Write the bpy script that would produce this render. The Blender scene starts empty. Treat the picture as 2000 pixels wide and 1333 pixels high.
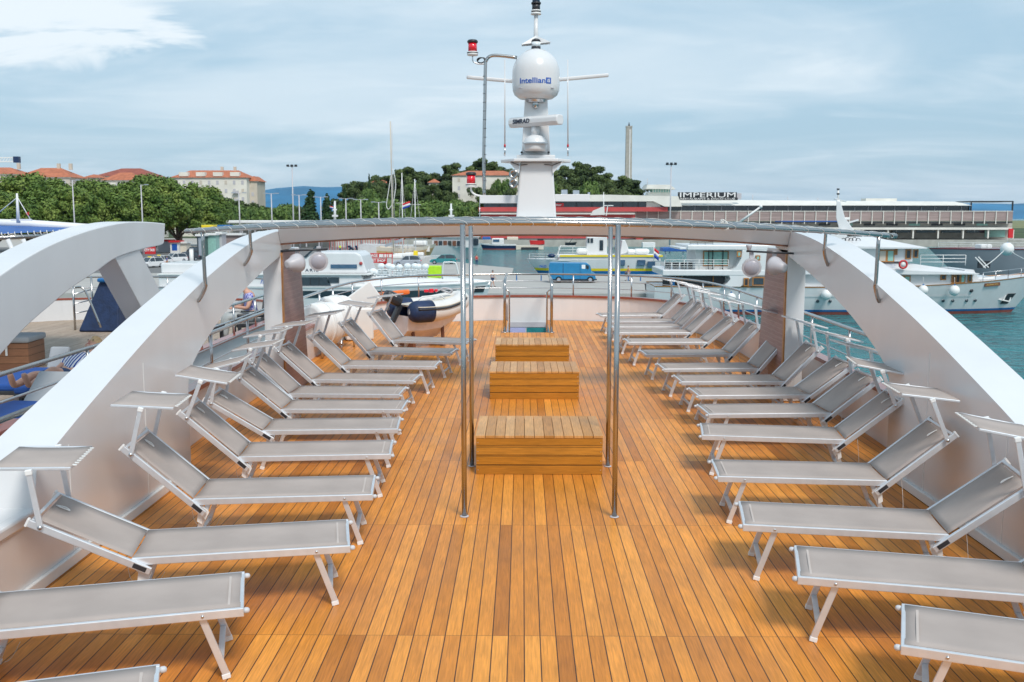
import bpy, math, random
from mathutils import Vector, Matrix, noise
random.seed(7)
rad = math.radians
SC = bpy.context.scene
COL = SC.collection
FPX, PITCH, YAW = 1944.0, rad(7.07), math.atan(20/1944)
CAM = Vector((0, 0, 2.22))
RC = Matrix.Rotation(YAW, 3, 'Z') @ Matrix.Rotation(math.pi/2-PITCH, 3, 'X')
def ray(px, py):
    return RC @ Vector(((px-1000)/FPX, (666.5-py)/FPX, -1))
def G(px, py, z):                     # where the sight line meets height z
    d = ray(px, py); return CAM + d*((z-CAM.z)/d.z)
def D(px, py, Y):                     # where it meets depth Y
    d = ray(px, py); return CAM + d*(Y/d.y)
def PXL(px, py, x):                   # where it meets the plane x
    d = ray(px, py); return CAM + d*(x/d.x)

# ---------------------------------------------------------------- materials
def new_mat(name):
    m = bpy.data.materials.new(name); m.use_nodes = True
    nt = m.node_tree; b = nt.nodes['Principled BSDF']
    return m, nt, b
def mk(name, col, rough=.5, metal=0, var=.08, scale=6, bump=0, stretch=(1,1,1), spec=.5, coat=0, trans=0, ior=1.45, bscale=None):
    m, nt, b = new_mat(name); N = nt.nodes; L = nt.links
    tc = N.new('ShaderNodeTexCoord'); mp = N.new('ShaderNodeMapping'); mp.inputs['Scale'].default_value = stretch
    L.new(tc.outputs['Object'], mp.inputs[0])
    n = N.new('ShaderNodeTexNoise'); n.inputs['Scale'].default_value = scale; n.inputs['Detail'].default_value = 4
    L.new(mp.outputs[0], n.inputs['Vector'])
    r = N.new('ShaderNodeValToRGB'); r.color_ramp.elements[0].position = .3; r.color_ramp.elements[1].position = .7
    r.color_ramp.elements[0].color = [max(0, c*(1-var)) for c in col]+[1]
    r.color_ramp.elements[1].color = [min(1, c*(1+var)) for c in col]+[1]
    L.new(n.outputs['Fac'], r.inputs[0]); L.new(r.outputs[0], b.inputs['Base Color'])
    b.inputs['Roughness'].default_value = rough; b.inputs['Metallic'].default_value = metal
    b.inputs['Specular IOR Level'].default_value = spec
    b.inputs['Coat Weight'].default_value = coat; b.inputs['Coat Roughness'].default_value = .15
    if trans: b.inputs['Transmission Weight'].default_value = trans; b.inputs['IOR'].default_value = ior
    if bump:
        n2 = N.new('ShaderNodeTexNoise'); n2.inputs['Scale'].default_value = bscale or scale*3; n2.inputs['Detail'].default_value = 3
        L.new(mp.outputs[0], n2.inputs['Vector'])
        bp = N.new('ShaderNodeBump'); bp.inputs['Strength'].default_value = bump; bp.inputs['Distance'].default_value = .02
        L.new(n2.outputs['Fac'], bp.inputs['Height']); L.new(bp.outputs[0], b.inputs['Normal'])
    return m
def planks(name, tones, w, seam, gap=.0045, along='Y', off=0, soff=0, rough=.42, gapcol=(.03,.012,.005), wz=False):
    """boards of width w laid side by side, butted every `seam` metres, each with its own tone and grain"""
    m, nt, b = new_mat(name); N = nt.nodes; L = nt.links
    tc = N.new('ShaderNodeTexCoord'); sx = N.new('ShaderNodeSeparateXYZ'); L.new(tc.outputs['Object'], sx.inputs[0])
    across = sx.outputs['Z'] if wz else (sx.outputs['X'] if along == 'Y' else sx.outputs['Y'])
    alongo = sx.outputs['Y'] if along == 'Y' else sx.outputs['X']
    def M(op, a, bb=None, c=None):
        n = N.new('ShaderNodeMath'); n.operation = op
        for i, v in enumerate((a, bb, c)):
            if v is None: continue
            if isinstance(v, (int, float)): n.inputs[i].default_value = v
            else: L.new(v, n.inputs[i])
        return n.outputs[0]
    u = M('DIVIDE', M('ADD', across, off), w); v = M('DIVIDE', M('ADD', alongo, soff), seam)
    fu, fv = M('FLOOR', u), M('FLOOR', v)
    cb = N.new('ShaderNodeCombineXYZ'); L.new(fu, cb.inputs[0]); L.new(fv, cb.inputs[1])
    wn = N.new('ShaderNodeTexWhiteNoise'); wn.noise_dimensions = '2D'; L.new(cb.outputs[0], wn.inputs['Vector'])
    ramp = N.new('ShaderNodeValToRGB'); el = ramp.color_ramp.elements
    el[0].position, el[1].position = 0, 1; el[0].color = tones[0]+(1,); el[1].color = tones[-1]+(1,)
    for i in range(1, len(tones)-1):
        e = el.new(i/(len(tones)-1)); e.color = tones[i]+(1,)
    L.new(wn.outputs['Value'], ramp.inputs[0])
    # grain, shifted from board to board
    cg = N.new('ShaderNodeCombineXYZ')
    L.new(M('MULTIPLY', across, 110), cg.inputs[0]); L.new(M('ADD', M('MULTIPLY', alongo, 5.5), M('MULTIPLY', wn.outputs['Value'], 37)), cg.inputs[1])
    L.new(M('MULTIPLY', fv, 3.3), cg.inputs[2])
    g = N.new('ShaderNodeTexNoise'); g.inputs['Scale'].default_value = 1; g.inputs['Detail'].default_value = 6; g.inputs['Distortion'].default_value = .6
    L.new(cg.outputs[0], g.inputs['Vector'])
    st = N.new('ShaderNodeTexNoise'); st.inputs['Scale'].default_value = 1.3; st.inputs['Detail'].default_value = 5; L.new(tc.outputs['Object'], st.inputs['Vector'])
    cl = N.new('ShaderNodeCombineXYZ'); L.new(M('MULTIPLY', across, 9), cl.inputs[0]); L.new(M('ADD', M('MULTIPLY', alongo, 2.6), M('MULTIPLY', fu, 7.7)), cl.inputs[1])
    bl = N.new('ShaderNodeTexNoise'); bl.inputs['Scale'].default_value = 1; bl.inputs['Detail'].default_value = 3; L.new(cl.outputs[0], bl.inputs['Vector'])
    k = M('MULTIPLY', M('MULTIPLY_ADD', g.outputs['Fac'], .9, .55), M('MULTIPLY_ADD', st.outputs['Fac'], .4, .8))
    k = M('MULTIPLY', k, M('MULTIPLY_ADD', bl.outputs['Fac'], .5, .75))
    mul = N.new('ShaderNodeMix'); mul.data_type = 'RGBA'; mul.blend_type = 'MULTIPLY'; mul.inputs['Factor'].default_value = 1
    L.new(ramp.outputs[0], mul.inputs['A']); L.new(k, mul.inputs['B'])
    eu = M('MINIMUM', M('FRACT', u), M('SUBTRACT', 1, M('FRACT', u)))
    ev = M('MINIMUM', M('FRACT', v), M('SUBTRACT', 1, M('FRACT', v)))
    e1 = M('LESS_THAN', eu, gap/2/w); e2 = M('LESS_THAN', ev, gap*.35/seam)
    e = M('MAXIMUM', e1, M('MULTIPLY', e2, .75))
    mx = N.new('ShaderNodeMix'); mx.data_type = 'RGBA'; L.new(e, mx.inputs['Factor']); L.new(mul.outputs['Result'], mx.inputs['A']); mx.inputs['B'].default_value = gapcol+(1,)
    L.new(mx.outputs['Result'], b.inputs['Base Color']); b.inputs['Specular IOR Level'].default_value = .32
    L.new(M('MULTIPLY_ADD', st.outputs['Fac'], .3, rough-.15), b.inputs['Roughness'])
    bp = N.new('ShaderNodeBump'); bp.inputs['Strength'].default_value = .35; bp.inputs['Distance'].default_value = .004
    L.new(M('SUBTRACT', M('MULTIPLY', g.outputs['Fac'], .25), e), bp.inputs['Height']); L.new(bp.outputs[0], b.inputs['Normal'])
    return m
TEAK = [(.44,.148,.020), (.72,.272,.040), (.61,.218,.030), (.78,.312,.052), (.67,.248,.034), (.50,.170,.022), (.74,.288,.048), (.57,.205,.036)]
M_deck = planks('teak_deck', TEAK, .0846, 1.93, off=.41+.0846*60, soff=.70+1.93*4, gap=.0058, rough=.42, gapcol=(.05,.02,.008))
M_boxtop = planks('teak_box_top', [(.42,.18,.04),(.60,.30,.10),(.50,.23,.06),(.66,.35,.13)], .0854, 9, gap=.0035, off=.555+.0854*10, soff=3)  # lid tones paler than the sides, sky reflection put into the colour
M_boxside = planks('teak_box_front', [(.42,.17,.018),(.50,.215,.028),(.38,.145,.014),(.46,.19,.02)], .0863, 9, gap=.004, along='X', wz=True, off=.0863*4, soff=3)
M_olddeck = planks('weathered_teak', [(.33,.25,.19),(.42,.33,.26),(.37,.29,.22)], .06, 4, gap=.006, gapcol=(.1,.08,.06), rough=.7, off=30, soff=10)
M_clad = planks('pillar_cladding', [(.27,.15,.14),(.34,.20,.185),(.30,.17,.16)], .055, 4, gap=.004, along='Y', wz=True, off=1, rough=.35, gapcol=(.42,.32,.28))
M_oldbox = planks('box_boards', [(.2,.09,.05),(.27,.13,.07)], .11, 4, gap=.006, along='X', wz=True, off=1, rough=.6)
M_white = mk('white_gelcoat', (.70,.705,.715), .25, var=.035, scale=1.6, stretch=(1,1,.35), coat=.35, bump=.12, bscale=1.3)
M_whitem = mk('white_matt_paint', (.76,.76,.75), .5, var=.05, scale=2)
M_bulw = mk('bulwark_paint', (.74,.715,.71), .35, var=.03, scale=1.5)
M_cap = mk('varnished_cap', (.30,.075,.045), .3, var=.2, scale=9, coat=.4)
M_steel = mk('polished_steel', (.46,.45,.44), .2, metal=1, var=.06, scale=8)
M_steel2 = mk('brushed_steel', (.60,.60,.61), .3, metal=1, var=.08, scale=20)
M_alu = mk('satin_aluminium', (.72,.74,.77), .38, metal=.55, var=.05, scale=15)
M_rope = mk('white_rope', (.72,.72,.70), .8, var=.1, scale=60)
M_plastic = mk('white_plastic', (.8,.8,.79), .45, var=.03)
M_grey = mk('grey_housing', (.50,.49,.52), .4, var=.05)
M_dark = mk('dark_plastic', (.03,.032,.038), .4, var=.2)
M_black = mk('black_rubber', (.015,.015,.017), .6, var=.2)
M_navy = mk('navy_fabric', (.010,.028,.085), .6, var=.25, scale=9, bump=.3)
M_cream = mk('cream_tube', (.66,.60,.50), .45, var=.05)
M_creamw = mk('pale_tube', (.72,.70,.67), .4, var=.05)
M_red = mk('red_paint', (.55,.02,.025), .4, var=.1)
M_redlens = mk('red_lens', (.75,.012,.03), .12, var=.05, coat=.5)
M_blue = mk('blue_canvas', (.015,.10,.36), .6, var=.15, scale=3)
M_sign = mk('sign_blue', (.01,.09,.42), .4, var=.02)
M_lblue = mk('van_blue', (.015,.20,.42), .35, var=.08, scale=1.5, coat=.3)
M_teal = mk('teal_paint', (.02,.22,.24), .3, var=.08, coat=.4)
M_silver = mk('silver_paint', (.42,.46,.52), .3, metal=.4, var=.05)
M_wcar = mk('white_car_paint', (.78,.79,.8), .25, var=.02, coat=.5)
M_dcar = mk('dark_car_paint', (.05,.055,.07), .25, var=.1, coat=.5)
M_glass = mk('dark_glass', (.03,.045,.06), .06, var=.3, scale=1, spec=.8)
M_glassb = mk('bluish_window', (.05,.11,.19), .08, var=.3, scale=1, spec=.8)
M_glassg = mk('pale_green_curtain', (.28,.52,.46), .3, var=.12, scale=3)
M_wood = mk('varnished_wood', (.42,.18,.05), .35, var=.2, scale=14)
M_woodd = mk('dark_wood', (.16,.06,.03), .5, var=.25, scale=12)
M_yellow = mk('yellow_paint', (.82,.62,.02), .4, var=.05)
M_hullb = mk('blue_hull_paint', (.01,.13,.36), .35, var=.08)
M_anti = mk('red_antifouling', (.33,.08,.06), .6, var=.15)
M_navyh = mk('navy_hull_paint', (.012,.03,.09), .3, var=.1)
M_orange = mk('orange_plastic', (.8,.19,.04), .4, var=.06)
M_lime = mk('lime_fabric', (.42,.70,.02), .55, var=.08)
M_hivis = mk('yellow_vest', (.7,.8,.02), .6, var=.05)
M_greyh = mk('grey_hull_paint', (.30,.31,.35), .45, var=.06, scale=.4)
M_glassw = mk('clear_plastic', (.75,.8,.82), .15, var=.05, scale=8)
M_concrete = mk('pale_concrete', (.42,.40,.36), .85, var=.14, scale=.6, bump=.2)
M_asph = mk('quay_paving', (.40,.385,.36), .85, var=.12, scale=.35, stretch=(1,4,1), bump=.15)
M_road = mk('asphalt', (.16,.16,.16), .85, var=.12, scale=.4)
M_land = mk('dry_land', (.18,.19,.08), .95, var=.4, scale=.08)
M_hill = mk('wooded_slope', (.045,.075,.022), .95, var=.5, scale=.1)
M_mount = mk('haze_blue_slope', (.015,.155,.31), .95, var=.3, scale=.0022)  # blue of the distance haze is mixed into the slope colour
M_stone = mk('pale_wall', (.74,.71,.64), .8, var=.1, scale=.3)
M_stone2 = mk('beige_wall', (.58,.52,.44), .8, var=.1, scale=.3)
M_roof = mk('terracotta_tiles', (.43,.145,.075), .8, var=.22, scale=.8, bump=.4, bscale=3)
M_roof2 = mk('dark_terracotta', (.28,.08,.055), .8, var=.2, scale=.8)
M_roofw = mk('white_roofing', (.70,.69,.64), .7, var=.08, scale=.3)
M_redband = mk('red_cladding', (.46,.06,.06), .6, var=.1, scale=.3)
M_mesh = mk('perforated_screen', (.29,.225,.215), .7, var=.22, scale=.35, stretch=(.3,1,6))
M_bark = mk('bark', (.10,.07,.05), .9, var=.3, scale=4)
M_skin = mk('skin', (.58,.32,.23), .5, var=.06, scale=12)
M_hairb = mk('blond_hair', (.50,.34,.18), .7, var=.2, scale=40)
M_haird = mk('dark_hair', (.05,.035,.028), .7, var=.2, scale=40)
M_denim = mk('blue_shorts', (.03,.06,.14), .8, var=.2)
M_greytr = mk('grey_trousers', (.38,.40,.40), .8, var=.1)
M_shirtw = mk('pale_shirt', (.6,.58,.62), .8, var=.1)
M_shirto = mk('orange_shirt', (.6,.3,.12), .8, var=.1)
M_cushion = mk('grey_cushion', (.33,.35,.37), .8, var=.08, scale=4)
M_cushb = mk('blue_mattress', (.01,.07,.30), .7, var=.1)
M_txtw = mk('white_lettering', (.8,.8,.8), .5, var=.01)
M_txtd = mk('dark_lettering', (.03,.04,.07), .5, var=.01)
M_gold = mk('gilt_lettering', (.6,.4,.12), .4, var=.05)
M_flagr = mk('flag_red', (.6,.02,.03), .7); M_flagw = mk('flag_white', (.75,.75,.77), .7); M_flagb = mk('flag_blue', (.01,.05,.35), .7)
def stripes(name, a, bcol, scale, axis='Z', thr=.5):
    m, nt, b = new_mat(name); N = nt.nodes; L = nt.links
    tc = N.new('ShaderNodeTexCoord'); w = N.new('ShaderNodeTexWave'); w.bands_direction = axis; w.inputs['Scale'].default_value = scale; w.inputs['Distortion'].default_value = .6
    L.new(tc.outputs['Object'], w.inputs['Vector'])
    r = N.new('ShaderNodeValToRGB'); r.color_ramp.interpolation = 'CONSTANT'; r.color_ramp.elements[0].color = a+(1,); r.color_ramp.elements[1].color = bcol+(1,); r.color_ramp.elements[1].position = thr
    L.new(w.outputs['Fac'], r.inputs[0]); L.new(r.outputs[0], b.inputs['Base Color']); b.inputs['Roughness'].default_value = .8
    return m
M_stripe = stripes('striped_jersey', (.03,.07,.30), (.72,.72,.75), 7.5, 'Y')
def checks():
    m, nt, b = new_mat('checked_shirt'); N = nt.nodes; L = nt.links
    tc = N.new('ShaderNodeTexCoord'); w = N.new('ShaderNodeTexChecker'); w.inputs['Scale'].default_value = 22
    w.inputs['Color1'].default_value = (.12,.13,.5,1); w.inputs['Color2'].default_value = (.5,.5,.72,1)
    L.new(tc.outputs['Object'], w.inputs['Vector']); L.new(w.outputs['Color'], b.inputs['Base Color']); b.inputs['Roughness'].default_value = .8
    return m
M_check = checks()
def sling(name, col):
    """woven mesh fabric: a fine weave in colour and relief, a shade lighter where it is stretched"""
    m, nt, b = new_mat(name); N = nt.nodes; L = nt.links
    tc = N.new('ShaderNodeTexCoord')
    ws = []
    for d, s in (('X', 75), ('Y', 75)):
        w = N.new('ShaderNodeTexWave'); w.bands_direction = d; w.inputs['Scale'].default_value = s; L.new(tc.outputs['Object'], w.inputs['Vector']); ws.append(w)
    mu = N.new('ShaderNodeMath'); mu.operation = 'MULTIPLY'; L.new(ws[0].outputs['Fac'], mu.inputs[0]); L.new(ws[1].outputs['Fac'], mu.inputs[1])
    n = N.new('ShaderNodeTexNoise'); n.inputs['Scale'].default_value = 3; n.inputs['Detail'].default_value = 3; L.new(tc.outputs['Object'], n.inputs['Vector'])
    ad = N.new('ShaderNodeMath'); ad.operation = 'MULTIPLY_ADD'; ad.inputs[1].default_value = .35; L.new(mu.outputs[0], ad.inputs[0]); L.new(n.outputs['Fac'], ad.inputs[2])
    r = N.new('ShaderNodeValToRGB'); r.color_ramp.elements[0].color = [c*.86 for c in col]+[1]; r.color_ramp.elements[1].color = [c*1.12 for c in col]+[1]
    r.color_ramp.elements[0].position = .3; r.color_ramp.elements[1].position = .95
    L.new(ad.outputs[0], r.inputs[0]); L.new(r.outputs[0], b.inputs['Base Color'])
    b.inputs['Roughness'].default_value = .85; b.inputs['Specular IOR Level'].default_value = .15
    bp = N.new('ShaderNodeBump'); bp.inputs['Strength'].default_value = .3; bp.inputs['Distance'].default_value = .001
    L.new(mu.outputs[0], bp.inputs['Height']); L.new(bp.outputs[0], b.inputs['Normal'])
    return m
M_sling = sling('taupe_mesh_fabric', (.42,.36,.33))
M_hem = mk('hem_tape', (.52,.45,.41), .7); M_capg = mk('grey_end_cap', (.55,.56,.58), .5)
def leaf_mat(name, a, bcol, c, scale):
    m, nt, b = new_mat(name); N = nt.nodes; L = nt.links
    tc = N.new('ShaderNodeTexCoord'); n = N.new('ShaderNodeTexNoise'); n.inputs['Scale'].default_value = scale; n.inputs['Detail'].default_value = 4
    L.new(tc.outputs['Object'], n.inputs['Vector'])
    r = N.new('ShaderNodeValToRGB'); e = r.color_ramp.elements
    e[0].position, e[0].color = .36, a+(1,); e[1].position, e[1].color = .66, c+(1,); x = e.new(.5); x.color = bcol+(1,)
    L.new(n.outputs['Fac'], r.inputs[0]); L.new(r.outputs[0], b.inputs['Base Color'])
    b.inputs['Roughness'].default_value = .6; b.inputs['Specular IOR Level'].default_value = .25
    b.inputs['Subsurface Weight'].default_value = 0
    return m
M_leaf = leaf_mat('broadleaf', (.055,.11,.02), (.12,.19,.038), (.24,.30,.07), .22)
M_leaf2 = leaf_mat('pine_needles', (.035,.06,.02), (.07,.105,.03), (.13,.17,.05), .18)
M_leaf3 = leaf_mat('bush_leaves', (.05,.10,.025), (.10,.17,.04), (.18,.26,.07), .5)
M_leaf4 = leaf_mat('cypress_leaves', (.015,.04,.014), (.025,.06,.018), (.045,.09,.025), .8)
def water():
    m, nt, b = new_mat('harbour_water'); N = nt.nodes; L = nt.links
    tc = N.new('ShaderNodeTexCoord')
    b.inputs['Base Color'].default_value = (.018,.18,.20,1); b.inputs['Roughness'].default_value = .12; b.inputs['IOR'].default_value = 1.33
    prev = None
    for s, st, d, dt in ((.16, 1, 1.6, 3), (.8, 1.0, .9, 4), (3.2, .8, .16, 3)):
        n = N.new('ShaderNodeTexNoise'); n.inputs['Scale'].default_value = s; n.inputs['Detail'].default_value = dt; n.inputs['Distortion'].default_value = .4
        L.new(tc.outputs['Object'], n.inputs['Vector'])
        bp = N.new('ShaderNodeBump'); bp.inputs['Strength'].default_value = st; bp.inputs['Distance'].default_value = d
        L.new(n.outputs['Fac'], bp.inputs['Height'])
        if prev: L.new(prev.outputs[0], bp.inputs['Normal'])
        prev = bp
    L.new(prev.outputs[0], b.inputs['Normal'])
    return m
M_water = water()

# ---------------------------------------------------------------- objects
def tag(o, label=None, cat=None, group=None, kind=None):
    if label: o['label'] = label
    if cat: o['category'] = cat
    if group: o['group'] = group
    if kind: o['kind'] = kind
    return o
def thing(name, loc, rz, label, cat, group=None):
    o = bpy.data.objects.new(name, None); COL.objects.link(o); o.empty_display_size = .2
    o.location = loc; o.rotation_euler = (0, 0, rz)
    return tag(o, label, cat, group)
def base_matrix(o):
    M = Matrix.Translation(o.location) @ o.rotation_euler.to_matrix().to_4x4()
    return base_matrix(o.parent) @ M if o.parent else M
class MB:
    """collects shapes; build() links them as one mesh object"""
    def __init__(s): s.v = []; s.f = []; s.sm = []
    def add(s, vs, fs, smooth=False):
        b = len(s.v); s.v += [Vector(v) for v in vs]; s.f += [[i+b for i in f] for f in fs]; s.sm += [smooth]*len(fs)
        return s
    def box(s, c, d, rz=0, ry=0, rx=0, taper=1):
        M = Matrix.Rotation(rz, 3, 'Z') @ Matrix.Rotation(ry, 3, 'Y') @ Matrix.Rotation(rx, 3, 'X'); c = Vector(c); vs = []
        for z in (-1, 1):
            k = taper if z > 0 else 1
            for x, y in ((-1,-1),(1,-1),(1,1),(-1,1)): vs.append(c + M @ Vector((x*d[0]/2*k, y*d[1]/2*k, z*d[2]/2)))
        return s.add(vs, [[3,2,1,0],[4,5,6,7],[0,1,5,4],[1,2,6,5],[2,3,7,6],[3,0,4,7]])
    def rect(s, x0, x1, y0, y1, z0, z1):
        return s.box(((x0+x1)/2, (y0+y1)/2, (z0+z1)/2), (abs(x1-x0), abs(y1-y0), abs(z1-z0)))
    def bar(s, p, q, w, h, up=(0,0,1)):
        p, q = Vector(p), Vector(q); d = (q-p).normalized(); u = Vector(up); r = d.cross(u)
        if r.length < 1e-4: r = d.cross(Vector((1,0,0)))
        r.normalize(); u = r.cross(d); vs = []
        for e in (p, q):
            for a, b in ((-1,-1),(1,-1),(1,1),(-1,1)): vs.append(e + r*a*w/2 + u*b*h/2)
        return s.add(vs, [[0,1,2,3],[7,6,5,4],[4,5,1,0],[5,6,2,1],[6,7,3,2],[7,4,0,3]])
    def tube(s, pts, r, n=10, closed=False, r1=None):
        pts = [Vector(p) for p in pts]; m = len(pts); vs = []; prev = None
        for i, p in enumerate(pts):
            a = pts[i-1] if (i or closed) else p; b = pts[(i+1) % m] if (i < m-1 or closed) else p
            t = (b-a).normalized()
            if prev is None:
                u = t.cross(Vector((0,0,1)));
                if u.length < 1e-3: u = t.cross(Vector((1,0,0)))
            else: u = prev - t*prev.dot(t)
            u.normalize(); prev = u; w = t.cross(u)
            k = r if r1 is None else r + (r1-r)*i/(m-1)
            if isinstance(r, (list, tuple)): k = r[i]
            for j in range(n):
                g = 2*math.pi*j/n; vs.append(p + (u*math.cos(g)+w*math.sin(g))*k)
        fs = [[i*n+j, i*n+(j+1) % n, ((i+1) % m)*n+(j+1) % n, ((i+1) % m)*n+j] for i in range(m if closed else m-1) for j in range(n)]
        s.add(vs, fs, True)
        if not closed:
            b = len(s.v)-len(vs)
            s.f += [[b+j for j in range(n)][::-1], [b+(m-1)*n+j for j in range(n)]]; s.sm += [False, False]
        return s
    def cyl(s, p, q, r, n=12, r1=None): return s.tube([p, q], r, n, r1=r if r1 is None else r1)
    def lathe(s, c, prof, n=24, axis=(0,0,1), smooth=True):
        c = Vector(c); M = Vector((0,0,1)).rotation_difference(Vector(axis)).to_matrix(); vs = []
        for r, z in prof:
            for j in range(n):
                g = 2*math.pi*j/n; vs.append(c + M @ Vector((r*math.cos(g), r*math.sin(g), z)))
        m = len(prof); fs = [[i*n+j, i*n+(j+1) % n, (i+1)*n+(j+1) % n, (i+1)*n+j] for i in range(m-1) for j in range(n)]
        s.add(vs, fs, smooth); b = len(s.v)-len(vs)
        s.f += [[b+j for j in range(n)][::-1], [b+(m-1)*n+j for j in range(n)]]; s.sm += [False, False]
        return s
    def ball(s, c, r, n=12, sq=(1,1,1)):
        prof = [(max(.001, math.sin(math.pi*i/n)), -math.cos(math.pi*i/n)) for i in range(n+1)]
        b = len(s.v); s.lathe((0,0,0), prof, n*2)
        c = Vector(c)
        for i in range(b, len(s.v)):
            v = s.v[i]; s.v[i] = c + Vector((v.x*r*sq[0], v.y*r*sq[1], v.z*r*sq[2]))
        return s
    def prism(s, poly, a0, a1, axis='X'):
        """poly: 2D outline in the plane square to axis, given thickness a0..a1"""
        n = len(poly)
        def P(a, p):
            return {'X': (a, p[0], p[1]), 'Y': (p[0], a, p[1]), 'Z': (p[0], p[1], a)}[axis]
        vs = [P(a0, p) for p in poly]+[P(a1, p) for p in poly]
        area = sum(poly[i][0]*poly[(i+1) % n][1]-poly[(i+1) % n][0]*poly[i][1] for i in range(n))
        flip = (area > 0) ^ (axis == 'Y') ^ (a1 < a0)
        f0, f1 = list(range(n)), list(range(n, 2*n))
        fs = [f0[::-1], f1] if flip else [f0, f1[::-1]]
        for i in range(n):
            j = (i+1) % n; q = [i, j, j+n, i+n]; fs.append(q if flip else q[::-1])
        return s.add(vs, fs)
    def strip(s, A, B, smooth=False):
        n = len(A); return s.add(list(A)+list(B), [[i, i+1, n+i+1, n+i] for i in range(n-1)], smooth)
    def build(s, name, mat, parent=None, world=False, origin=None, bevel=0, solid=0, shift=None):
        vs = s.v
        if parent is not None and world:
            I = base_matrix(parent).inverted(); vs = [I @ v for v in vs]
        if parent is None and origin is not None:
            o_ = Vector(origin); vs = [v-o_ for v in vs]
        me = bpy.data.meshes.new(name); me.from_pydata([tuple(v) for v in vs], [], s.f); me.update()
        me.polygons.foreach_set('use_smooth', s.sm)
        me.materials.append(mat)
        o = bpy.data.objects.new(name, me); COL.objects.link(o)
        if parent is not None: o.parent = parent
        elif origin is not None: o.location = origin
        if solid:
            m = o.modifiers.new('s', 'SOLIDIFY'); m.thickness = solid; m.offset = 0
        if bevel:
            m = o.modifiers.new('b', 'BEVEL'); m.width = bevel; m.segments = 2; m.limit_method = 'ANGLE'; m.angle_limit = rad(40)
            m.harden_normals = False
        return o
def struct(o): o['kind'] = 'structure'; return o
def copy_tree(o, parent=None):
    kids = [c for c in COL.objects if c.parent == o]
    c = o.copy(); COL.objects.link(c)
    if parent is not None: c.parent = parent
    for k in kids: copy_tree(k, c)
    return c
def text_mesh(s, size, depth=.002, spacing=1.0, shear=0, bold=0):
    cu = bpy.data.curves.new('t', 'FONT'); cu.body = s; cu.size = size; cu.extrude = depth; cu.space_character = spacing; cu.shear = shear; cu.offset = bold
    cu.align_x = 'CENTER'; cu.align_y = 'CENTER'
    o = bpy.data.objects.new('t', cu); COL.objects.link(o); bpy.context.view_layer.update()
    me = bpy.data.meshes.new_from_object(o.evaluated_get(bpy.context.evaluated_depsgraph_get()))
    vs = [v.co.copy() for v in me.vertices]; fs = [list(p.vertices) for p in me.polygons]
    bpy.data.objects.remove(o); bpy.data.meshes.remove(me)
    return vs, fs
def lettering(s, width, height, place, depth=.01, **k):
    """flat letters scaled to width x height; place maps (u, v, w) to a point"""
    vs, fs = text_mesh(s, 1, .02, **k)
    x0, x1 = min(v.x for v in vs), max(v.x for v in vs); y0, y1 = min(v.y for v in vs), max(v.y for v in vs)
    m = MB(); m.add([place((v.x-(x0+x1)/2)/(x1-x0)*width, (v.y-(y0+y1)/2)/(y1-y0)*height, v.z/.02*depth) for v in vs], fs); return m
def smooth_curve(pts, k=6):
    pts = [Vector(p) for p in pts]; out = []
    for i in range(len(pts)-1):
        p0 = pts[max(0, i-1)]; p1 = pts[i]; p2 = pts[i+1]; p3 = pts[min(len(pts)-1, i+2)]
        for j in range(k):
            t = j/k; out.append(.5*((2*p1)+(p2-p0)*t+(2*p0-5*p1+4*p2-p3)*t*t+(3*p1-p0-3*p2+p3)*t**3))
    out.append(pts[-1]); return out
# ================================================================ our ship
CX = .15
PATH = [(3.50,8.3),(3.56,10),(3.60,12),(3.62,14),(3.62,16),(3.60,17.5),(3.48,18.8),(3.2,19.8),(2.75,20.6),(2.1,21.2),(1.1,21.55),(.15,21.65)]
RIGHT = [Vector((x, y, 0)) for x, y in PATH]; LEFT = [Vector((2*CX-x, y, 0)) for x, y in PATH]
EDGE = smooth_curve(RIGHT, 4) + smooth_curve(LEFT, 4)[::-1][1:]      # right side aft -> bow -> left side aft
def hw(y):                                     # half width of the deck at y
    if y <= PATH[0][1]: return 3.38
    for (x0, y0), (x1, y1) in zip(PATH, PATH[1:]):
        if y0 <= y <= y1: return x0-CX + (x1-x0)*(y-y0)/(y1-y0)
    return .2
HX0, HX1, HY0, HY1 = -.31, .54, 19.25, 21.47
m = MB(); ys = [-1.5]+[8.3]+[i*.5+9 for i in range(21)]+[19.25,19.6,20,20.4,20.8,21.1,21.3,21.47,21.6]
for a, b in zip(ys, ys[1:]):
    la, lb = hw(a), hw(b)
    if a >= HY0-.01 and b <= HY1+.01:
        m.add([(CX-la,a,0),(HX0,a,0),(HX0,b,0),(CX-lb,b,0)], [[0,1,2,3]]); m.add([(HX1,a,0),(CX+la,a,0),(CX+lb,b,0),(HX1,b,0)], [[0,1,2,3]])
    else: m.add([(CX-la,a,0),(CX+la,a,0),(CX+lb,b,0),(CX-lb,b,0)], [[0,1,2,3]])
struct(tag(m.build('deck', M_deck), 'varnished teak plank sun deck of the ship', 'deck'))

ship = thing('ship_superstructure', (0, 11.9, 0), 0, 'white curved arches, low side walls and crossbeam around the teak sun deck', 'ship')
def build_w(m, name, mat, parent=ship, **k): return m.build(name, mat, parent, world=True, **k)
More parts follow.
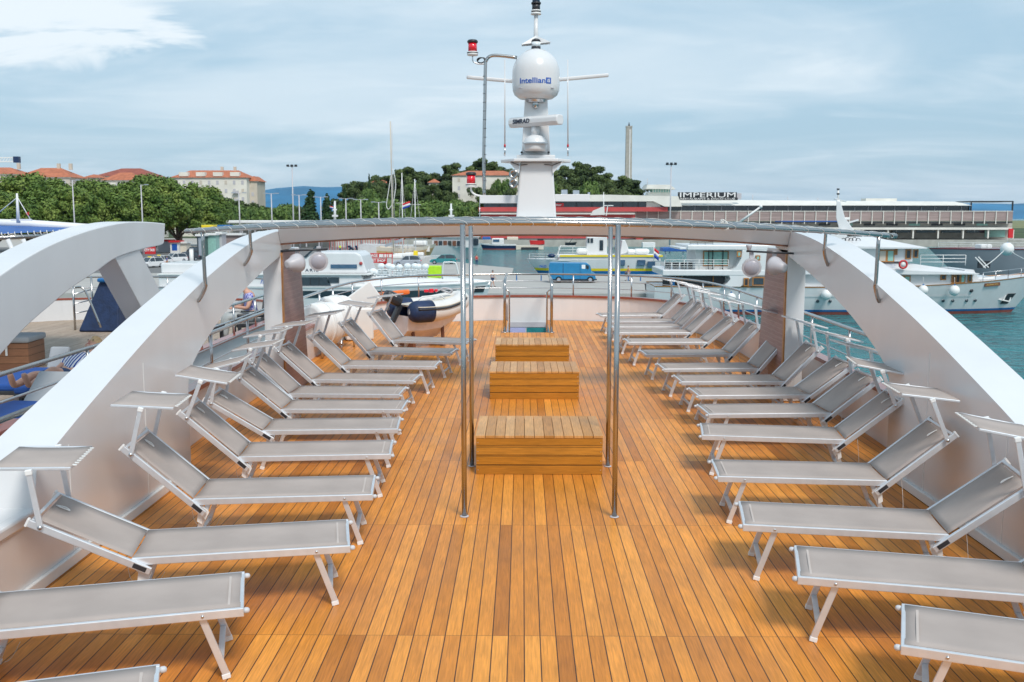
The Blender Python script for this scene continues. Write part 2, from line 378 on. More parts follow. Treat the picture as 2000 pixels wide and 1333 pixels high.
# hull and bulwark
def offset(path, d):
    out = []
    for i, p in enumerate(path):
        t = (path[min(i+1, len(path)-1)]-path[max(i-1, 0)]).normalized(); out.append(p + Vector((t.y, -t.x, 0))*d)
    return out
def ribbon(path, d0, d1, z0, z1):
    a, b = offset(path, d0), offset(path, d1); m = MB()
    up = lambda P, z: [Vector((p.x, p.y, z)) for p in P]
    m.strip(up(a, z0), up(a, z1)); m.strip(up(a, z1), up(b, z1)); m.strip(up(b, z1), up(b, z0)); m.strip(up(b, z0), up(a, z0)); return m
FULL = [Vector((3.5, -1.5, 0)), Vector((3.5, 4, 0))]+EDGE+[Vector((-3.2, 4, 0)), Vector((-3.2, -1.5, 0))]
build_w(ribbon(EDGE, .0, .07, .0, .50), 'bulwark', M_bulw)
build_w(ribbon(EDGE, -.03, .11, .503, .548), 'cap_rail', M_cap, bevel=.01)
build_w(ribbon(FULL, .075, .10, -6.6, -.02), 'hull', M_white)
# stair opening in the deck
m = MB(); m.rect(HX0-.05, HX0, HY0, HY1, -2.3, -.004); m.rect(HX1, HX1+.05, HY0, HY1, -2.3, -.004); m.rect(HX0-.05, HX1+.05, HY0-.05, HY0, -2.3, -.004); m.rect(HX0, HX1, HY1, HY1+.04, -.5, .495)
build_w(m, 'stairwell', M_white)
build_w(MB().rect(HX0+.02, HX1-.02, HY1-.02, HY1-.003, -.135, -.03), 'shade_band', M_grey)  # grey strip painted for the darkness below deck level
build_w(MB().rect(HX0+.02, HX0+.38, HY1-.02, HY1-.003, -.48, -.15), 'shut_panel', mk('lilac_panel', (.42,.45,.72), .4))
build_w(MB().rect(HX0+.41, HX1-.02, HY1-.02, HY1-.003, -.48, -.15), 'water_tint_pane', M_teal)  # opaque teal stands for the water mirrored in the pane

# arches: outline in the y-z plane, real thickness outwards
LTOP = [(PXL(px, py, -2.9).y, PXL(px, py, -2.9).z) for px, py in [(505,468),(455,502),(410,535),(350,590),(317,631),(248,700),(198,763),(139,832),(113,865)]]
LLOW = [(PXL(px, py, -2.9).y, PXL(px, py, -2.9).z) for px, py in [(560,493),(500,547),(449,604),(410,655),(383,700),(372,730),(370,760)]]
RTOP = [(PXL(px, py, 3.17).y, PXL(px, py, 3.17).z) for px, py in [(1604,474),(1636,498),(1708,550),(1744,582),(1800,630),(1890,729),(1950,792),(1992,840)]]
RLOW = [(PXL(px, py, 3.17).y, PXL(px, py, 3.17).z) for px, py in [(1566,519),(1620,570),(1668,624),(1710,678),(1731,708),(1740,735),(1742,765)]]
ATOP = [(11.8,2.06),(11.2,2.015),(10.6,1.945),(10,1.845),(9.5,1.75),(9,1.645),(8.5,1.525),(8,1.40),(7.5,1.262),(7,1.115),(6.5,.965),(6.05,.82)]
ALOW = [(12.2,1.80),(11.6,1.71),(10.9,1.585),(10.3,1.46),(9.6,1.285),(9.05,1.11),(8.72,.98),(8.55,.86),(8.50,.74)]
def arch(top, low, x0, x1, aft, wa, wb):
    t = smooth_curve([(0,)+tuple(p) for p in ATOP], 4); l = smooth_curve([(0,)+tuple(p) for p in ALOW], 4)
    poly = [(12.55, 2.075), (11.8, 2.055)] + [(p.y, p.z) for p in t] + aft + [(l[-1].y, .006)] + [(p.y, p.z) for p in l[::-1]] + [(12.55, 1.85)]
    m = MB().prism(poly, x0, x1, 'X'); n = len(poly)
    for i in range(n, 2*n): v = m.v[i]; k = min(1, max(0, (v.y-6)/6)); v.x = x0+math.copysign(wa+(wb-wa)*k**.6, x1-x0)
    return m
AFT = [(5.78, .74), (5.72, .50), (-1.5, .44), (-1.5, .006)]
build_w(arch(LTOP, LLOW, -2.9, -3.27, AFT, .42, .21), 'arch', M_white, bevel=.012)
build_w(arch(RTOP, RLOW, 3.17, 3.54, [(5.8, .76), (5.2, .58), (-1.5, .5), (-1.5, .006)], .37, .30), 'arch', M_white, bevel=.012)
m = MB(); m.rect(-2.9, -2.872, -1.4, 8.45, .003, .075); build_w(m, 'baseboard', M_whitem, bevel=.006)
m = MB(); m.rect(3.142, 3.17, -1.4, 8.38, .003, .075); build_w(m, 'baseboard', M_whitem, bevel=.006)
m = MB(); m.rect(-2.97, -2.885, -1.4, 5.70, .43, .50); build_w(m, 'ledge', M_white, bevel=.015)
build_w(MB().lathe((-2.899, 5.18, .17), [(.035,0),(.035,.006),(.022,.008),(.001,.008)], 20, axis=(1,0,0)), 'drain_port', M_steel2)
build_w(MB().lathe((-2.893, 5.18, .17), [(.021,0),(.021,.006),(.001,.006)], 20, axis=(1,0,0)), 'drain_hole', M_black)
build_w(MB().lathe((-3.02, 5.2, .52), [(.03,0),(.035,.02),(.02,.05),(.03,.06),(.001,.075)], 16), 'bollard_knob', M_cap)
# plate joints on the inner faces of the side walls
for xw, s, ys_ in ((-2.9, 1, (1.2, 3.1, 4.9, 6.2, 7.5)), (3.17, -1, (1.0, 2.9, 4.7, 6.4, 7.7))):
    for y in ys_:
        zt_ = .40 if y < 5.7 else .78+.26*(y-6.2)
        build_w(MB().rect(xw, xw+s*.0022, y, y+.010, .08, zt_), 'plate_joint', M_whitem)
# crossbeam, bowed
def beamz(x, top):
    s = (x-CX)/3.2
    return (2.205-.13*s*s if top else 2.02-.13*s*s) - .012*s
xs = [CX-3.42+6.84*i/24 for i in range(25)]
poly = [(x, beamz(x, 1)) for x in xs] + [(x, beamz(x, 0)) for x in xs[::-1]]
xi = [x for x in xs if -2.9 < x < 3.17]; xi = [-2.897]+xi+[3.167]
poly = [(x, beamz(x, 1)) for x in xi]+[(x, beamz(x, 0)) for x in xi[::-1]]
n = len(poly); bt = [beamz(x, 0) for x, z in poly]; tp = [beamz(x, 1) for x, z in poly]
ft = [Vector((x, 11.83+.13*(tp[i]-z)/(tp[i]-bt[i]), z)) for i, (x, z) in enumerate(poly)]; bk_ = [Vector((x, 12.5, z)) for x, z in poly]
hm = n//2; fs = []
for i in range(hm-1): j = n-1-i; fs += [[i, i+1, j-1, j][::-1], [i+n, i+1+n, j-1+n, j+n], [i, i+1, i+1+n, i+n], [j, j-1, j-1+n, j+n][::-1]]
fs += [[0, n, 2*n-1, n-1], [hm-1, hm, hm+n, hm-1+n]]
build_w(MB().add(ft+bk_, fs), 'crossbeam', M_white)
poly = [(x, beamz(x, 0)-.003) for x in xi]+[(x, beamz(x, 0)-.02) for x in xi[::-1]]
build_w(MB().prism(poly, 11.955, 12.51, 'Y'), 'beam_underside_trim', M_woodd)
# pillars, timber clad on the inner face
for s, xi_, xo in ((-1, -2.9, -3.12), (1, 3.17, 3.39)):
    w = 0 if s < 0 else 0
    m = MB(); a0, a1 = (min(xi_, xo), max(xi_, xo))
    p = build_w(MB().prism([(11.95, .004), (13.35, .004), (12.95, 1.84), (11.95, 1.84)], xi_, xo, 'X'), 'pillar', M_white, bevel=.008)
    k = .012*(-s)
    m = MB().prism([(12.02, .01), (13.33, .01), (12.93, 1.80), (12.02, 1.80)], xi_, xi_+(.012 if s < 0 else -.012), 'X')
    build_w(m, 'cladding', M_clad)
    m = MB().prism([(11.955, .01), (12.02, .01), (12.02, 1.80), (11.955, 1.80)], xi_, xi_+(.016 if s < 0 else -.016), 'X')
    build_w(m, 'edge_trim', M_wood)

# ---------------------------------------------------------------- railing round the foredeck
rail = thing('deck_railing', (CX, 21.7, .55), 0, 'stainless railing on the red cap of our foredeck, with a gap for the stair', 'railing')
R0 = [p for p in offset(EDGE, .04) if p.y > 9.2]
def lift(P, z): return [Vector((p.x, p.y, z)) for p in P]
rp = lift(R0, 1.0)
rp = [rp[0]+Vector((0,-.06,-.22)), rp[0]+Vector((0,-.05,-.06))]+rp+[rp[-1]+Vector((0,-.05,-.06)), rp[-1]+Vector((0,-.06,-.22))]
MB().tube(rp, .022, 10).build('top_rail', M_steel, rail, world=True)
for z in (.70, .85): MB().tube(lift(R0, z), .008, 8).build('mid_rail', M_steel2, rail, world=True)
acc = 0; last = R0[0]; n = 0
for p in R0:
    acc += (p-last).length; last = p
    if n == 0 or acc > 1.05:
        if abs(p.x-.11) > .6 or p.y < 20:
            MB().cyl((p.x, p.y, .55), (p.x, p.y, .99), .016, 10).build('post', M_steel2, rail, world=True)
        acc = 0; n += 1
for sx, x in ((1, .57), (-1, -.34)):
    g = thing('stair_handrail', (x, HY0, 0), 0, 'stainless stair posts and bent handrail on the %s side of the deck opening' % ('starboard right' if sx > 0 else 'port left'), 'handrail', 'handrails at the deck stair')
    MB().tube([(x, HY0-.02, .0), (x, HY0-.02, .9), (x, HY0+.05, 1.0), (x-.0, HY0+1, 1.0), (x, 21.62, 1.0)], .028, 10).build('handrail', M_steel, g, world=True)
    xx = x-sx*.09
    MB().tube([(x, HY0+.02, .80), (x-sx*.04, HY0+.02, .83), (xx, HY0+.03, .78), (xx, HY0+.05, .1), (xx, HY0+.25, -.9)], .016, 10).build('inner_handrail', M_steel, g, world=True)
    MB().cyl((x, HY0-.02, .003), (x, HY0-.02, .014), .06, 16).build('base_flange', M_steel2, g, world=True)
    MB().cyl((x-sx*.0, HY0+.5, .003), (x, HY0+.5, .99), .016, 10).build('post', M_steel2, g, world=True)

# ---------------------------------------------------------------- awning frame: two bows on four poles
aw = thing('pipe_gantry', (CX, 7.22, 0), 0, 'stainless pipe gantry, two rope lashed bows on four slim poles above the deck', 'gantry')
def bow(Y0, dz=0, ext=0):
    out = []
    for i in range(41):
        x = -3.02+6.36*i/40; s = (x-CX)/3.17
        out.append(Vector((x, Y0+1.75*s*s, 2.183-.105*s*s-.02*s+dz)))
    return out
for Y0, dz, r in ((7.22, 0, .022), (8.74, .015, .030)):
    P = bow(Y0, dz); MB().tube(P, r, 14).build('bow', M_steel, aw, world=True)
    m = MB(); turn = []; n_t = 38
    for k in range(n_t*12+1):                    # one rope wound round the tube, crossing over the top at a slant
        g = 2*math.pi*k/12; f = (k/12+.32*math.sin(g)+.08*math.sin(k*.011*7))/n_t; f = min(.9999, max(0, f))*40; i = int(f); a, b = P[i], P[min(i+1, 40)]
        c = a+(b-a)*(f-i); t = (P[min(i+1,40)]-P[max(0,i-1)]).normalized() if i else (b-a).normalized(); rr = r+.0018
        turn.append(c + Vector((0,0,1))*math.cos(g)*rr + t.cross(Vector((0,0,1))).normalized()*math.sin(g)*rr)
    m.tube(turn, .0018, 5)
    m.build('rope_lashing', M_rope, aw, world=True)
    for s in (-1, 1):
        x = -2.8 if s < 0 else 3.1
        sx = (x-CX)/3.17; y = Y0+1.75*sx*sx; zt = 2.183-.105*sx*sx-.02*sx+dz
        zb = (1.68 if Y0 < 8 else 1.93)
        w = -2.895 if s < 0 else 3.165
        MB().tube(smooth_curve([(x, y, zt-.01), (x, y+.02, zb), (x+s*.0, y+.03, zb-.06), ((x+w)/2, y+.06, zb-.15), (w, y+.1, zb-.2)], 4), .017, 10).build('bracket_leg', M_steel, aw, world=True)
for x, y in ((-.43, 7.22), (.69, 7.22), (-.45, 8.74), (.77, 8.74)):
    zt = 2.17 if y < 8 else 2.19
    MB().cyl((x, y, .008), (x, y, zt), .0195, 16).build('pole', M_steel, aw, world=True)
    MB().lathe((x, y, .002), [(.034,0),(.034,.005),(.022,.007)], 16).build('pole_foot', M_grey, aw, world=True)
# rope knot on the starboard bow
kc = Vector((1.52, 7.55, 2.16)); m = MB()
for k in range(4):
    a = k*.8; m.tube([kc+Vector((.03*math.cos(t+a), .01*math.sin(2*t), .035*math.sin(t)+.004*k)) for t in [2*math.pi*i/12 for i in range(12)]], .0035, 5, closed=True)
m.build('rope_knot', M_rope, aw, world=True)

# ---------------------------------------------------------------- teak boxes
def teak_box(Y, label):
    t = thing('deck_box', (CX, Y+.43, 0), 0, label, 'wooden box', 'teak boxes along the middle of the deck')
    w, d, h = 1.11, .87, .345
    m = MB()
    for i in range(13):
        x = -w/2+.0854*i
        m.box((x+.0427, 0, h-.011+random.uniform(-.0007,.0007)), (.0814, d, .022))
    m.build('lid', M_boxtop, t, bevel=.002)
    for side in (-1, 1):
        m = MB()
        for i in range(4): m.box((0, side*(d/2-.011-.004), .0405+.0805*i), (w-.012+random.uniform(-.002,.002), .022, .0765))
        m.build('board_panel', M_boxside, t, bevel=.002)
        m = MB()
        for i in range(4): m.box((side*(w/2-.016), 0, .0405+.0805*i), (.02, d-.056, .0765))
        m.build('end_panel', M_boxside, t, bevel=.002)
        m = MB()
        if side < 0:
            for i in range(4):
                for sx in (-1, 1): m.cyl((sx*(w/2-.022), -d/2+.0045, .0405+.0805*i), (sx*(w/2-.022), -d/2+.001, .0405+.0805*i), .0045, 8)
            m.build('screws', M_steel2, t)
    MB().box((0, 0, .17), (w-.06, d-.06, .28)).build('carcass', M_woodd, t)
teak_box(8.46, 'largest looking teak box, nearest one, standing between the four steel poles')
teak_box(12.08, 'middle teak box, with a wooden box both in front of and behind it')
teak_box(14.70, 'farthest teak box, right before the stair opening in the foredeck')

# ---------------------------------------------------------------- sunbeds
SL, SW, SZ = 1.19, .52, .36
def make_bed(mesh_cache={}):
    """local: hinge at the origin, foot towards +x, head towards -x (backrest built flat, swung per bed)"""
    root = thing('sunbed', (0,0,0), 0, 'x', 'sunbed')
    m = MB()
    for s in (-1, 1): m.box((SL/2, s*(SW/2-.011), SZ-.022), (SL, .022, .044))
    m.box((SL-.010, 0, SZ-.020), (.020, SW-.046, .036)); m.box((.02, 0, SZ-.035), (.02, SW-.046, .02))
    m.build('frame', M_alu, root, bevel=.004)
    m = MB(); nx, ny = 18, 6; vs = []; y0 = SW/2-.02
    for i in range(nx+1):
        for j in range(ny+1):
            x = .005+(SL-.02)*i/nx; y = -y0+2*y0*j/ny; sag = -.010*(1-(y/y0)**2)
            vs.append((x, y, SZ+.001+sag))
    m.add(vs, [[i*(ny+1)+j, (i+1)*(ny+1)+j, (i+1)*(ny+1)+j+1, i*(ny+1)+j+1] for i in range(nx) for j in range(ny)], True)
    m.build('seat', M_sling, root, solid=.003)
    m = MB(); m.box((SL-.07, 0, SZ-.002), (.012, SW-.08, .003)); m.build('seat_hem', M_hem, root)
    # front legs (tilt to the foot) and rear legs (tilt to the head), each pair with a crossbar
    for x0, x1, tz in ((SL-.20, SL-.09, 1), (.10, -.02, 1)):
        for s in (-1, 1):
            y = s*(SW/2-.035)
            l = MB().bar((x0, y, SZ-.03), (x1, y, .014), .018, .034, up=(1,0,.3)).build('leg', M_alu, root, bevel=.003)
            MB().bar((x1+(x0-x1)*.05, y, .026), (x1, y, .001), .024, .040, up=(1,0,.3)).build('leg_foot', M_plastic, l, bevel=.003)
        k = .25; xc = x1+(x0-x1)*k
        MB().bar((xc, -SW/2+.045, (SZ-.03)*k), (xc, SW/2-.045, (SZ-.03)*k), .03, .014).build('crossbar', M_alu, root)
    for s in (-1, 1):
        MB().lathe((SL, s*(SW/2-.02), SZ-.02), [(.012,0),(.0145,.006),(.0145,.018),(.009,.026),(.001,.028)], 12, axis=(1,0,0)).build('end_cap', M_capg, root)
        MB().lathe((SL-.19, s*(SW/2+.0005), SZ-.024), [(.007,0),(.007,.004),(.001,.006)], 10, axis=(0,s,0)).build('bolt', M_steel2, root)
        # white moulded hinge bracket hanging below the frame
        MB().prism([(-.02,SZ-.02),(.06,SZ-.05),(.10,SZ-.10),(.075,SZ-.15),(.055,SZ-.13),(.05,SZ-.18),(.02,SZ-.16),(.03,SZ-.09)], s*(SW/2-.028), s*(SW/2-.016), 'Y').build('hinge_bracket', M_plastic, root)
    # backrest: swings about the hinge line; built along -x, its origin on the hinge line
    back = bpy.data.objects.new('backrest', None)
    m = MB(); BL = .56; W2 = SW/2+.012
    m2 = MB()
    for s in (-1, 1): m2.box((-BL/2+.06, s*(W2+.001), -.022), (BL+.13, .024, .042))
    m2.box((-BL+.012, 0, -.010), (.02, 2*W2-.026, .02))
    vs = []; nx = 12
    for i in range(nx+1):
        for j in range(ny+1):
            x = -.0-(BL-.035)*i/nx; y = -y0+2*y0*j/ny; sag = -.012*(1-(y/y0)**2)*math.sin(math.pi*min(1, .15+i/nx*.8))
            vs.append((x, y, .001+sag))
    m.add(vs, [[i*(ny+1)+j, i*(ny+1)+j+1, (i+1)*(ny+1)+j+1, (i+1)*(ny+1)+j] for i in range(nx) for j in range(ny)], True)
    bk = m.build('backrest', M_sling, root, solid=.003); bk.location = (0, 0, SZ)
    m2.build('backrest_frame', M_alu, bk, bevel=.004)
    for s in (-1, 1):
        MB().box((-BL-.008, s*(W2+.001), -.022), (.014, .03, .048)).build('frame_cap', M_plastic, bk, bevel=.003)
        MB().box((.062, s*(W2+.0135), -.022), (.075, .003, .026)).build('maker_plate', M_dark, bk)
    MB().tube(smooth_curve([(-BL+.05,.05,.004),(-BL+.10,.055,.012),(-BL+.13,.045,.008),(-BL+.11,.035,.01),(-BL+.06,.045,.004)], 3), .0035, 6).build('pull_loop', M_plastic, bk)
    # canopy: two arms and a hinged flat shade
    sh = MB(); PL = .40
    vs = []; y1 = SW/2-.012
    for i in range(9):
        for j in range(5):
            x = -PL/2+PL*i/8; y = -y1+2*y1*j/4; vs.append((x, y, .0-.006*math.sin(math.pi*i/8)))
    sh.add(vs, [[i*5+j, (i+1)*5+j, (i+1)*5+j+1, i*5+j+1] for i in range(8) for j in range(4)], True)
    c = sh.build('canopy', M_sling, root, solid=.003)
    m = MB()
    for s in (-1, 1): m.box((0, s*(SW/2-.010), -.008), (PL, .018, .016)); m.box((s*(PL/2-.006), 0, -.009), (.012, SW-.04, .014))
    m.build('canopy_frame', M_alu, c, bevel=.003)
    m = MB()
    for j in range(9): m.box((PL/2+.008, -SW/2+.06+.05*j, 0), (.022, .022, .004))
    m.build('lacing', M_rope, c)
    for s in (-1, 1):
        a = MB().bar((0, s*(SW/2+.040), 0), (0, s*(SW/2+.040), .30), .016, .030, up=(1,0,0)).build('canopy_arm', M_alu, root, bevel=.003)
        MB().lathe((0, s*(SW/2+.050), 0), [(.012,0),(.012,.006),(.001,.008)], 10, axis=(0,s,0)).build('arm_bolt', M_steel2, a)
        MB().box((0, s*(SW/2+.040), .305), (.036, .026, .03)).build('arm_cap', M_plastic, a, bevel=.005)
    # slack cord below the backrest
    MB().tube(smooth_curve([(-.10,.24,SZ+.02),(-.12,.245,.12),(-.06,.22,.010),(.03,.24,.006),(.09,.235,.10)], 4), .0016, 5).build('cord', M_rope, root)
    return root
proto = make_bed()
def pose_bed(o, N, ang, side, back, lean, tilt, arm=.30):
    """N: near foot corner on the ground plan; side -1: near rail is local -y, +1: local +y"""
    a = rad(ang); u = Vector((math.cos(a), math.sin(a), 0)); v = Vector((-u.y, u.x, 0))
    o.location = Vector((N[0], N[1], 0)) - u*SL - v*(side*SW/2); o.rotation_euler = (0, 0, a)
    b = rad(back); hx, hz = -math.cos(b)*.50, SZ+math.sin(b)*.50-.012
    l = rad(lean); tx, tz = hx+math.sin(l)*arm, hz+math.cos(l)*arm
    for c in [c for c in COL.objects if c.parent == o]:
        n = c.name.split('.')[0]
        if n == 'backrest': c.rotation_euler = (0, b, 0)
        elif n == 'canopy_arm': c.location = (hx, 0, hz); c.rotation_euler = (0, l, 0); c.scale = (1, 1, arm/.30)
        elif n == 'canopy': c.location = (tx, 0, tz+.02); c.rotation_euler = (0, rad(tilt), 0)
ORD = ['first','second','third','fourth','fifth','sixth','seventh','eighth','ninth','tenth','eleventh','twelfth','thirteenth','fourteenth','fifteenth']
LB = [  # near foot corner x, y, heading, backrest angle, arm lean, canopy tilt
    ((-1.36,3.475), 18, 50, 12, 4), ((-1.335,4.57), 15, 34, -6, 3), ((-.98,5.49), 11, 27, -8, 2), ((-1.01,6.55), 6, 42, 14, 4), ((-1.04,7.71), 5, 42, 22, 10),
    ((-1.10,8.66), 4, 32, 10, -14), ((-1.17,9.56), 0, 40, 22, -8), ((-1.30,10.38), -2, 43, 18, -8), ((-1.25,11.28), -4, 42, 20, -6),
    ((-1.10,12.39), -3, 44, 18, -8), ((-.99,13.64), -7, 48, 24, 6), ((-.85,14.82), -14, 50, 26, -6)]
RB = [
    ((1.66,4.18), 159, 36, 12, -8), ((1.44,5.02), 167, 36, 12, -8), ((1.35,5.91), 171, 38, 12, -10), ((1.42,7.05), 175, 40, 22, -6),
    ((1.55,8.43), 172, 40, 22, -10), ((1.78,9.36), -177, 38, 10, -12), ((1.86,10.35), -177, 37, 8, -12), ((1.82,11.24), -178, 46, 12, -14),
    ((1.76,12.21), -177, 50, 14, -12), ((1.70,13.51), -176, 47, 10, -14), ((1.60,14.86), -178, 40, 16, -12), ((1.55,16.13), -179, 44, 14, -10),
    ((1.55,17.0), -179, 47, 12, -12), ((1.56,17.95), 178, 46, 14, -10), ((1.52,19.0), -174, 44, 16, -8)]
for side, row, word in ((-1, LB, 'left'), (1, RB, 'right')):
    for i, (N, ang, back, lean, tilt) in enumerate(row):
        o = proto if (side == -1 and i == 0) else copy_tree(proto)
        pose_bed(o, N, ang, side, back, lean, tilt)
        if i == 0: w = 'nearest taupe sunbed of the %s row, cut off by the bottom corner' % word
        elif i == len(row)-1: w = 'farthest taupe sunbed of the %s row, beside the %s' % (word, 'grey dinghy' if side < 0 else 'front bulwark')
        else: w = '%s taupe sunbed from the camera in the %s row, raised back and canopy' % (ORD[i], word)
        tag(o, w, 'sunbed', 'sunbeds in the %s row on the teak deck' % word)

# ---------------------------------------------------------------- floodlights under the beam
fb = {}
for s, xa, xb in ((-1, 548, 640), (1, 1458, 1560)):
    A, B = D(xa, 491, 11.7), D(xb, 496 if s > 0 else 487, 11.7)
    o = MB().tube([A, B], .012, 8).build('lamp_bar', M_dark, origin=A)
    tag(o, 'dark steel bar holding the two floodlights at the %s end of the crossbeam' % ('left' if s < 0 else 'right'), 'bar', 'lamp bars below the crossbeam')
def flood(px, py, Y, fx, label):
    c = D(px, py, Y); t = thing('floodlight', c+Vector((0,0,.17)), 0, label, 'floodlight', 'round floodlights below the crossbeam')
    ax = Vector((fx, -.75, -.1)).normalized()
    r = .112
    if abs(fx) > .25:
        pr = [(.03,-.16),(.055,-.15),(.075,-.08),(.105,-.03),(r,0),(r,.03),(.09,.035)]
        MB().lathe(c, [(a, -b) for a, b in pr][::-1], 24, axis=ax).build('lamp_housing', M_grey, t, world=True)
    else:
        MB().lathe(c, [(.05,-.14),(.09,-.09),(r*1.02,-.01),(r*1.02,.02),(.095,.024)], 12, axis=ax, smooth=False).build('lamp_housing', M_grey, t, world=True)
        MB().lathe(c+ax*.0245, [(.086,0),(.084,.004),(.001,.007)], 24, axis=ax).build('lens', mk('frosted_lens', (.42,.41,.46), .3), t, world=True)
    MB().bar(c+Vector((0,.03,.09)), c+Vector((0,.03,.175)), .05, .02, up=(0,1,0)).build('bracket', M_grey, t, world=True, bevel=.004)
flood(580, 514, 11.7, -.5, 'outer left round grey floodlight, shell side showing, beside the clad pillar')
flood(622, 511, 11.7, .12, 'inner left round grey floodlight showing its lens under the crossbeam')
flood(1468, 523, 11.7, -.12, 'inner right round grey floodlight showing its lens under the crossbeam')
flood(1513, 520, 11.7, .5, 'outer right round grey floodlight, shell side showing, before the right pillar')
c = D(1463, 483, 11.9)
tag(MB().lathe(c-Vector((0,0,.05)), [(.012,0),(.02,.01),(.035,.06),(.036,.075)], 16).build('deck_speaker', M_grey, origin=c), 'small cone shaped speaker hanging under the crossbeam near the right floodlights', 'speaker')

# ---------------------------------------------------------------- mast
YM = 12.15
def P(px, py, Y=YM): return D(px, py, Y)
mast = thing('radar_mast', (.16, YM, 2.2), 0, 'tall white radar mast with dome, scanner bars and red lamps on the crossbeam', 'mast')
def W(m, name, mat, par=mast, **k): return m.build(name, mat, par, world=True, **k)
def frustum(xa0, xa1, ya, xb0, xb1, yb, d0, d1, Y=YM):
    a0, a1, b0, b1 = P(xa0, ya, Y), P(xa1, ya, Y), P(xb0, yb, Y), P(xb1, yb, Y)
    vs = [(a0.x, Y-d0, a0.z), (a1.x, Y-d0, a1.z), (a1.x, Y+d0, a1.z), (a0.x, Y+d0, a0.z), (b0.x, Y-d1, b0.z), (b1.x, Y-d1, b1.z), (b1.x, Y+d1, b1.z), (b0.x, Y+d1, b0.z)]
    return MB().add(vs, [[3,2,1,0],[4,5,6,7],[0,1,5,4],[1,2,6,5],[2,3,7,6],[3,0,4,7]])
W(frustum(1008, 1086, 432, 1016, 1079, 318, .20, .15), 'trunk', M_white, bevel=.02)
W(frustum(1018, 1075, 309, 1025, 1069, 195, .10, .08), 'upper_trunk', M_white, bevel=.012)
zp = P(1046, 318).z
m = MB(); poly = [(-.42,-.02),(-.26,-.26),(.26,-.26),(.42,-.02),(.42,.06),(.26,.26),(-.26,.26),(-.42,.06)]
m.prism([(.16+x, YM+y) for x, y in poly], zp, zp+.035, 'Z'); W(m, 'platform', M_white, bevel=.008)
m = MB(); m.prism([(.16-.23, YM-.20), (.16+.23, YM-.20), (.16+.2, YM+.2), (.16-.2, YM+.2)], zp+.035, zp+.08, 'Z'); W(m, 'platform_collar', M_white, bevel=.01)
for s in (-1, 1):
    a = MB().add([(.16+s*.19, YM-.17, zp), (.16+s*.32, YM-.17, zp), (.16+s*.20, YM-.19, zp-.14), (.16+s*.19, YM-.13, zp), (.16+s*.32, YM-.13, zp), (.16+s*.20, YM-.14, zp-.14)],
              [[0,1,2],[3,5,4],[0,2,5,3],[1,4,5,2],[0,3,4,1]]); W(a, 'gusset', M_white)
    W(MB().tube([(.16+s*.30, YM-.2, zp-.002),(.16+s*.2, YM-.19, zp-.04),(.16+s*.1, YM-.17, zp-.03)], .005, 6), 'cable', M_dark)
# white cross spars at the foot
a, b = P(937, 391), P(1010, 388); W(MB().rect(a.x, .16-.2, YM-.05, YM+.05, a.z-.04, a.z+.055), 'spar', M_white, bevel=.006)
a, b = P(1083, 389), P(1151, 389); W(MB().rect(.16+.2, b.x, YM-.05, YM+.05, a.z-.03, a.z+.055), 'spar', M_white, bevel=.006)
W(MB().cyl(P(937, 396), P(937, 440), .006, 6), 'stay', M_steel2)
W(MB().tube([P(1066,425,11.9), P(1120, 428, 11.9), P(1165,431,11.9)], .004, 5), 'stay', M_steel2)
# pedestal and lower equipment
c = P(1045, 283); W(MB().lathe((c.x, YM-.16, c.z-.09), [(.13,0),(.14,.03),(.14,.09),(.125,.14),(.09,.175),(.05,.19),(.001,.195)], 28), 'scanner_pedestal', M_white)
W(MB().box((c.x, YM-.26, c.z), (.30, .12, .016)), 'shelf', M_steel2)
for s in (-1, 1):
    W(MB().lathe((c.x+s*.16, YM-.115, c.z-.10), [(.014,0),(.014,.012),(.001,.012)], 10, axis=(0,-1,0)), 'deck_lamp', M_dark)
    W(MB().lathe((c.x+s*.16, YM-.115, c.z-.135), [(.014,0),(.014,.012),(.001,.012)], 10, axis=(0,-1,0)), 'deck_lamp', M_dark)
W(MB().cyl((c.x, YM-.15, c.z+.1), (c.x, YM-.15, P(1045,250).z), .05, 16), 'scanner_neck', M_white)
# open array scanner bar, turned, with its lettering
c = P(1046, 240); sa = rad(-38); Rz = Matrix.Rotation(sa, 3, 'Z'); cc = Vector((c.x, YM-.16, c.z))
prof = [(-.055,-.055),(.05,-.06),(.075,-.02),(.075,.03),(.04,.06),(-.05,.06),(-.07,0)]
vs = []
for k, x in enumerate((-.36, .36)):
    for y, z in prof: vs.append(cc + Rz @ Vector((x, -y, z)))
n = len(prof); W(MB().add(vs, [list(range(n))[::-1], list(range(n, 2*n))]+[[i, (i+1) % n, (i+1) % n+n, i+n] for i in range(n)]), 'scanner_bar', M_white, bevel=.012)
W(lettering('SIMRAD', .25, .055, lambda u, v, w: cc + Rz @ Vector((u-.16, -.079-w, v+.005)), depth=.002, bold=.02, shear=.1), 'lettering', M_txtd)
# long thin scanner behind the dome
for x0, y0, x1, y1 in ((911, 151, 1003, 159), (1090, 156, 1189, 147)):
    W(MB().bar(P(x0, y0, YM+.35), P(x1, y1, YM+.35), .05, .045), 'antenna_blade', M_white, bevel=.015)
W(MB().cyl((.16, YM+.35, P(1046,200).z), (.16, YM+.35, P(1046,155).z), .05, 12), 'antenna_post', M_white)
W(MB().bar((.16, YM, P(1046,205).z), (.16, YM+.38, P(1046,203).z), .06, .05), 'antenna_bracket', M_white)
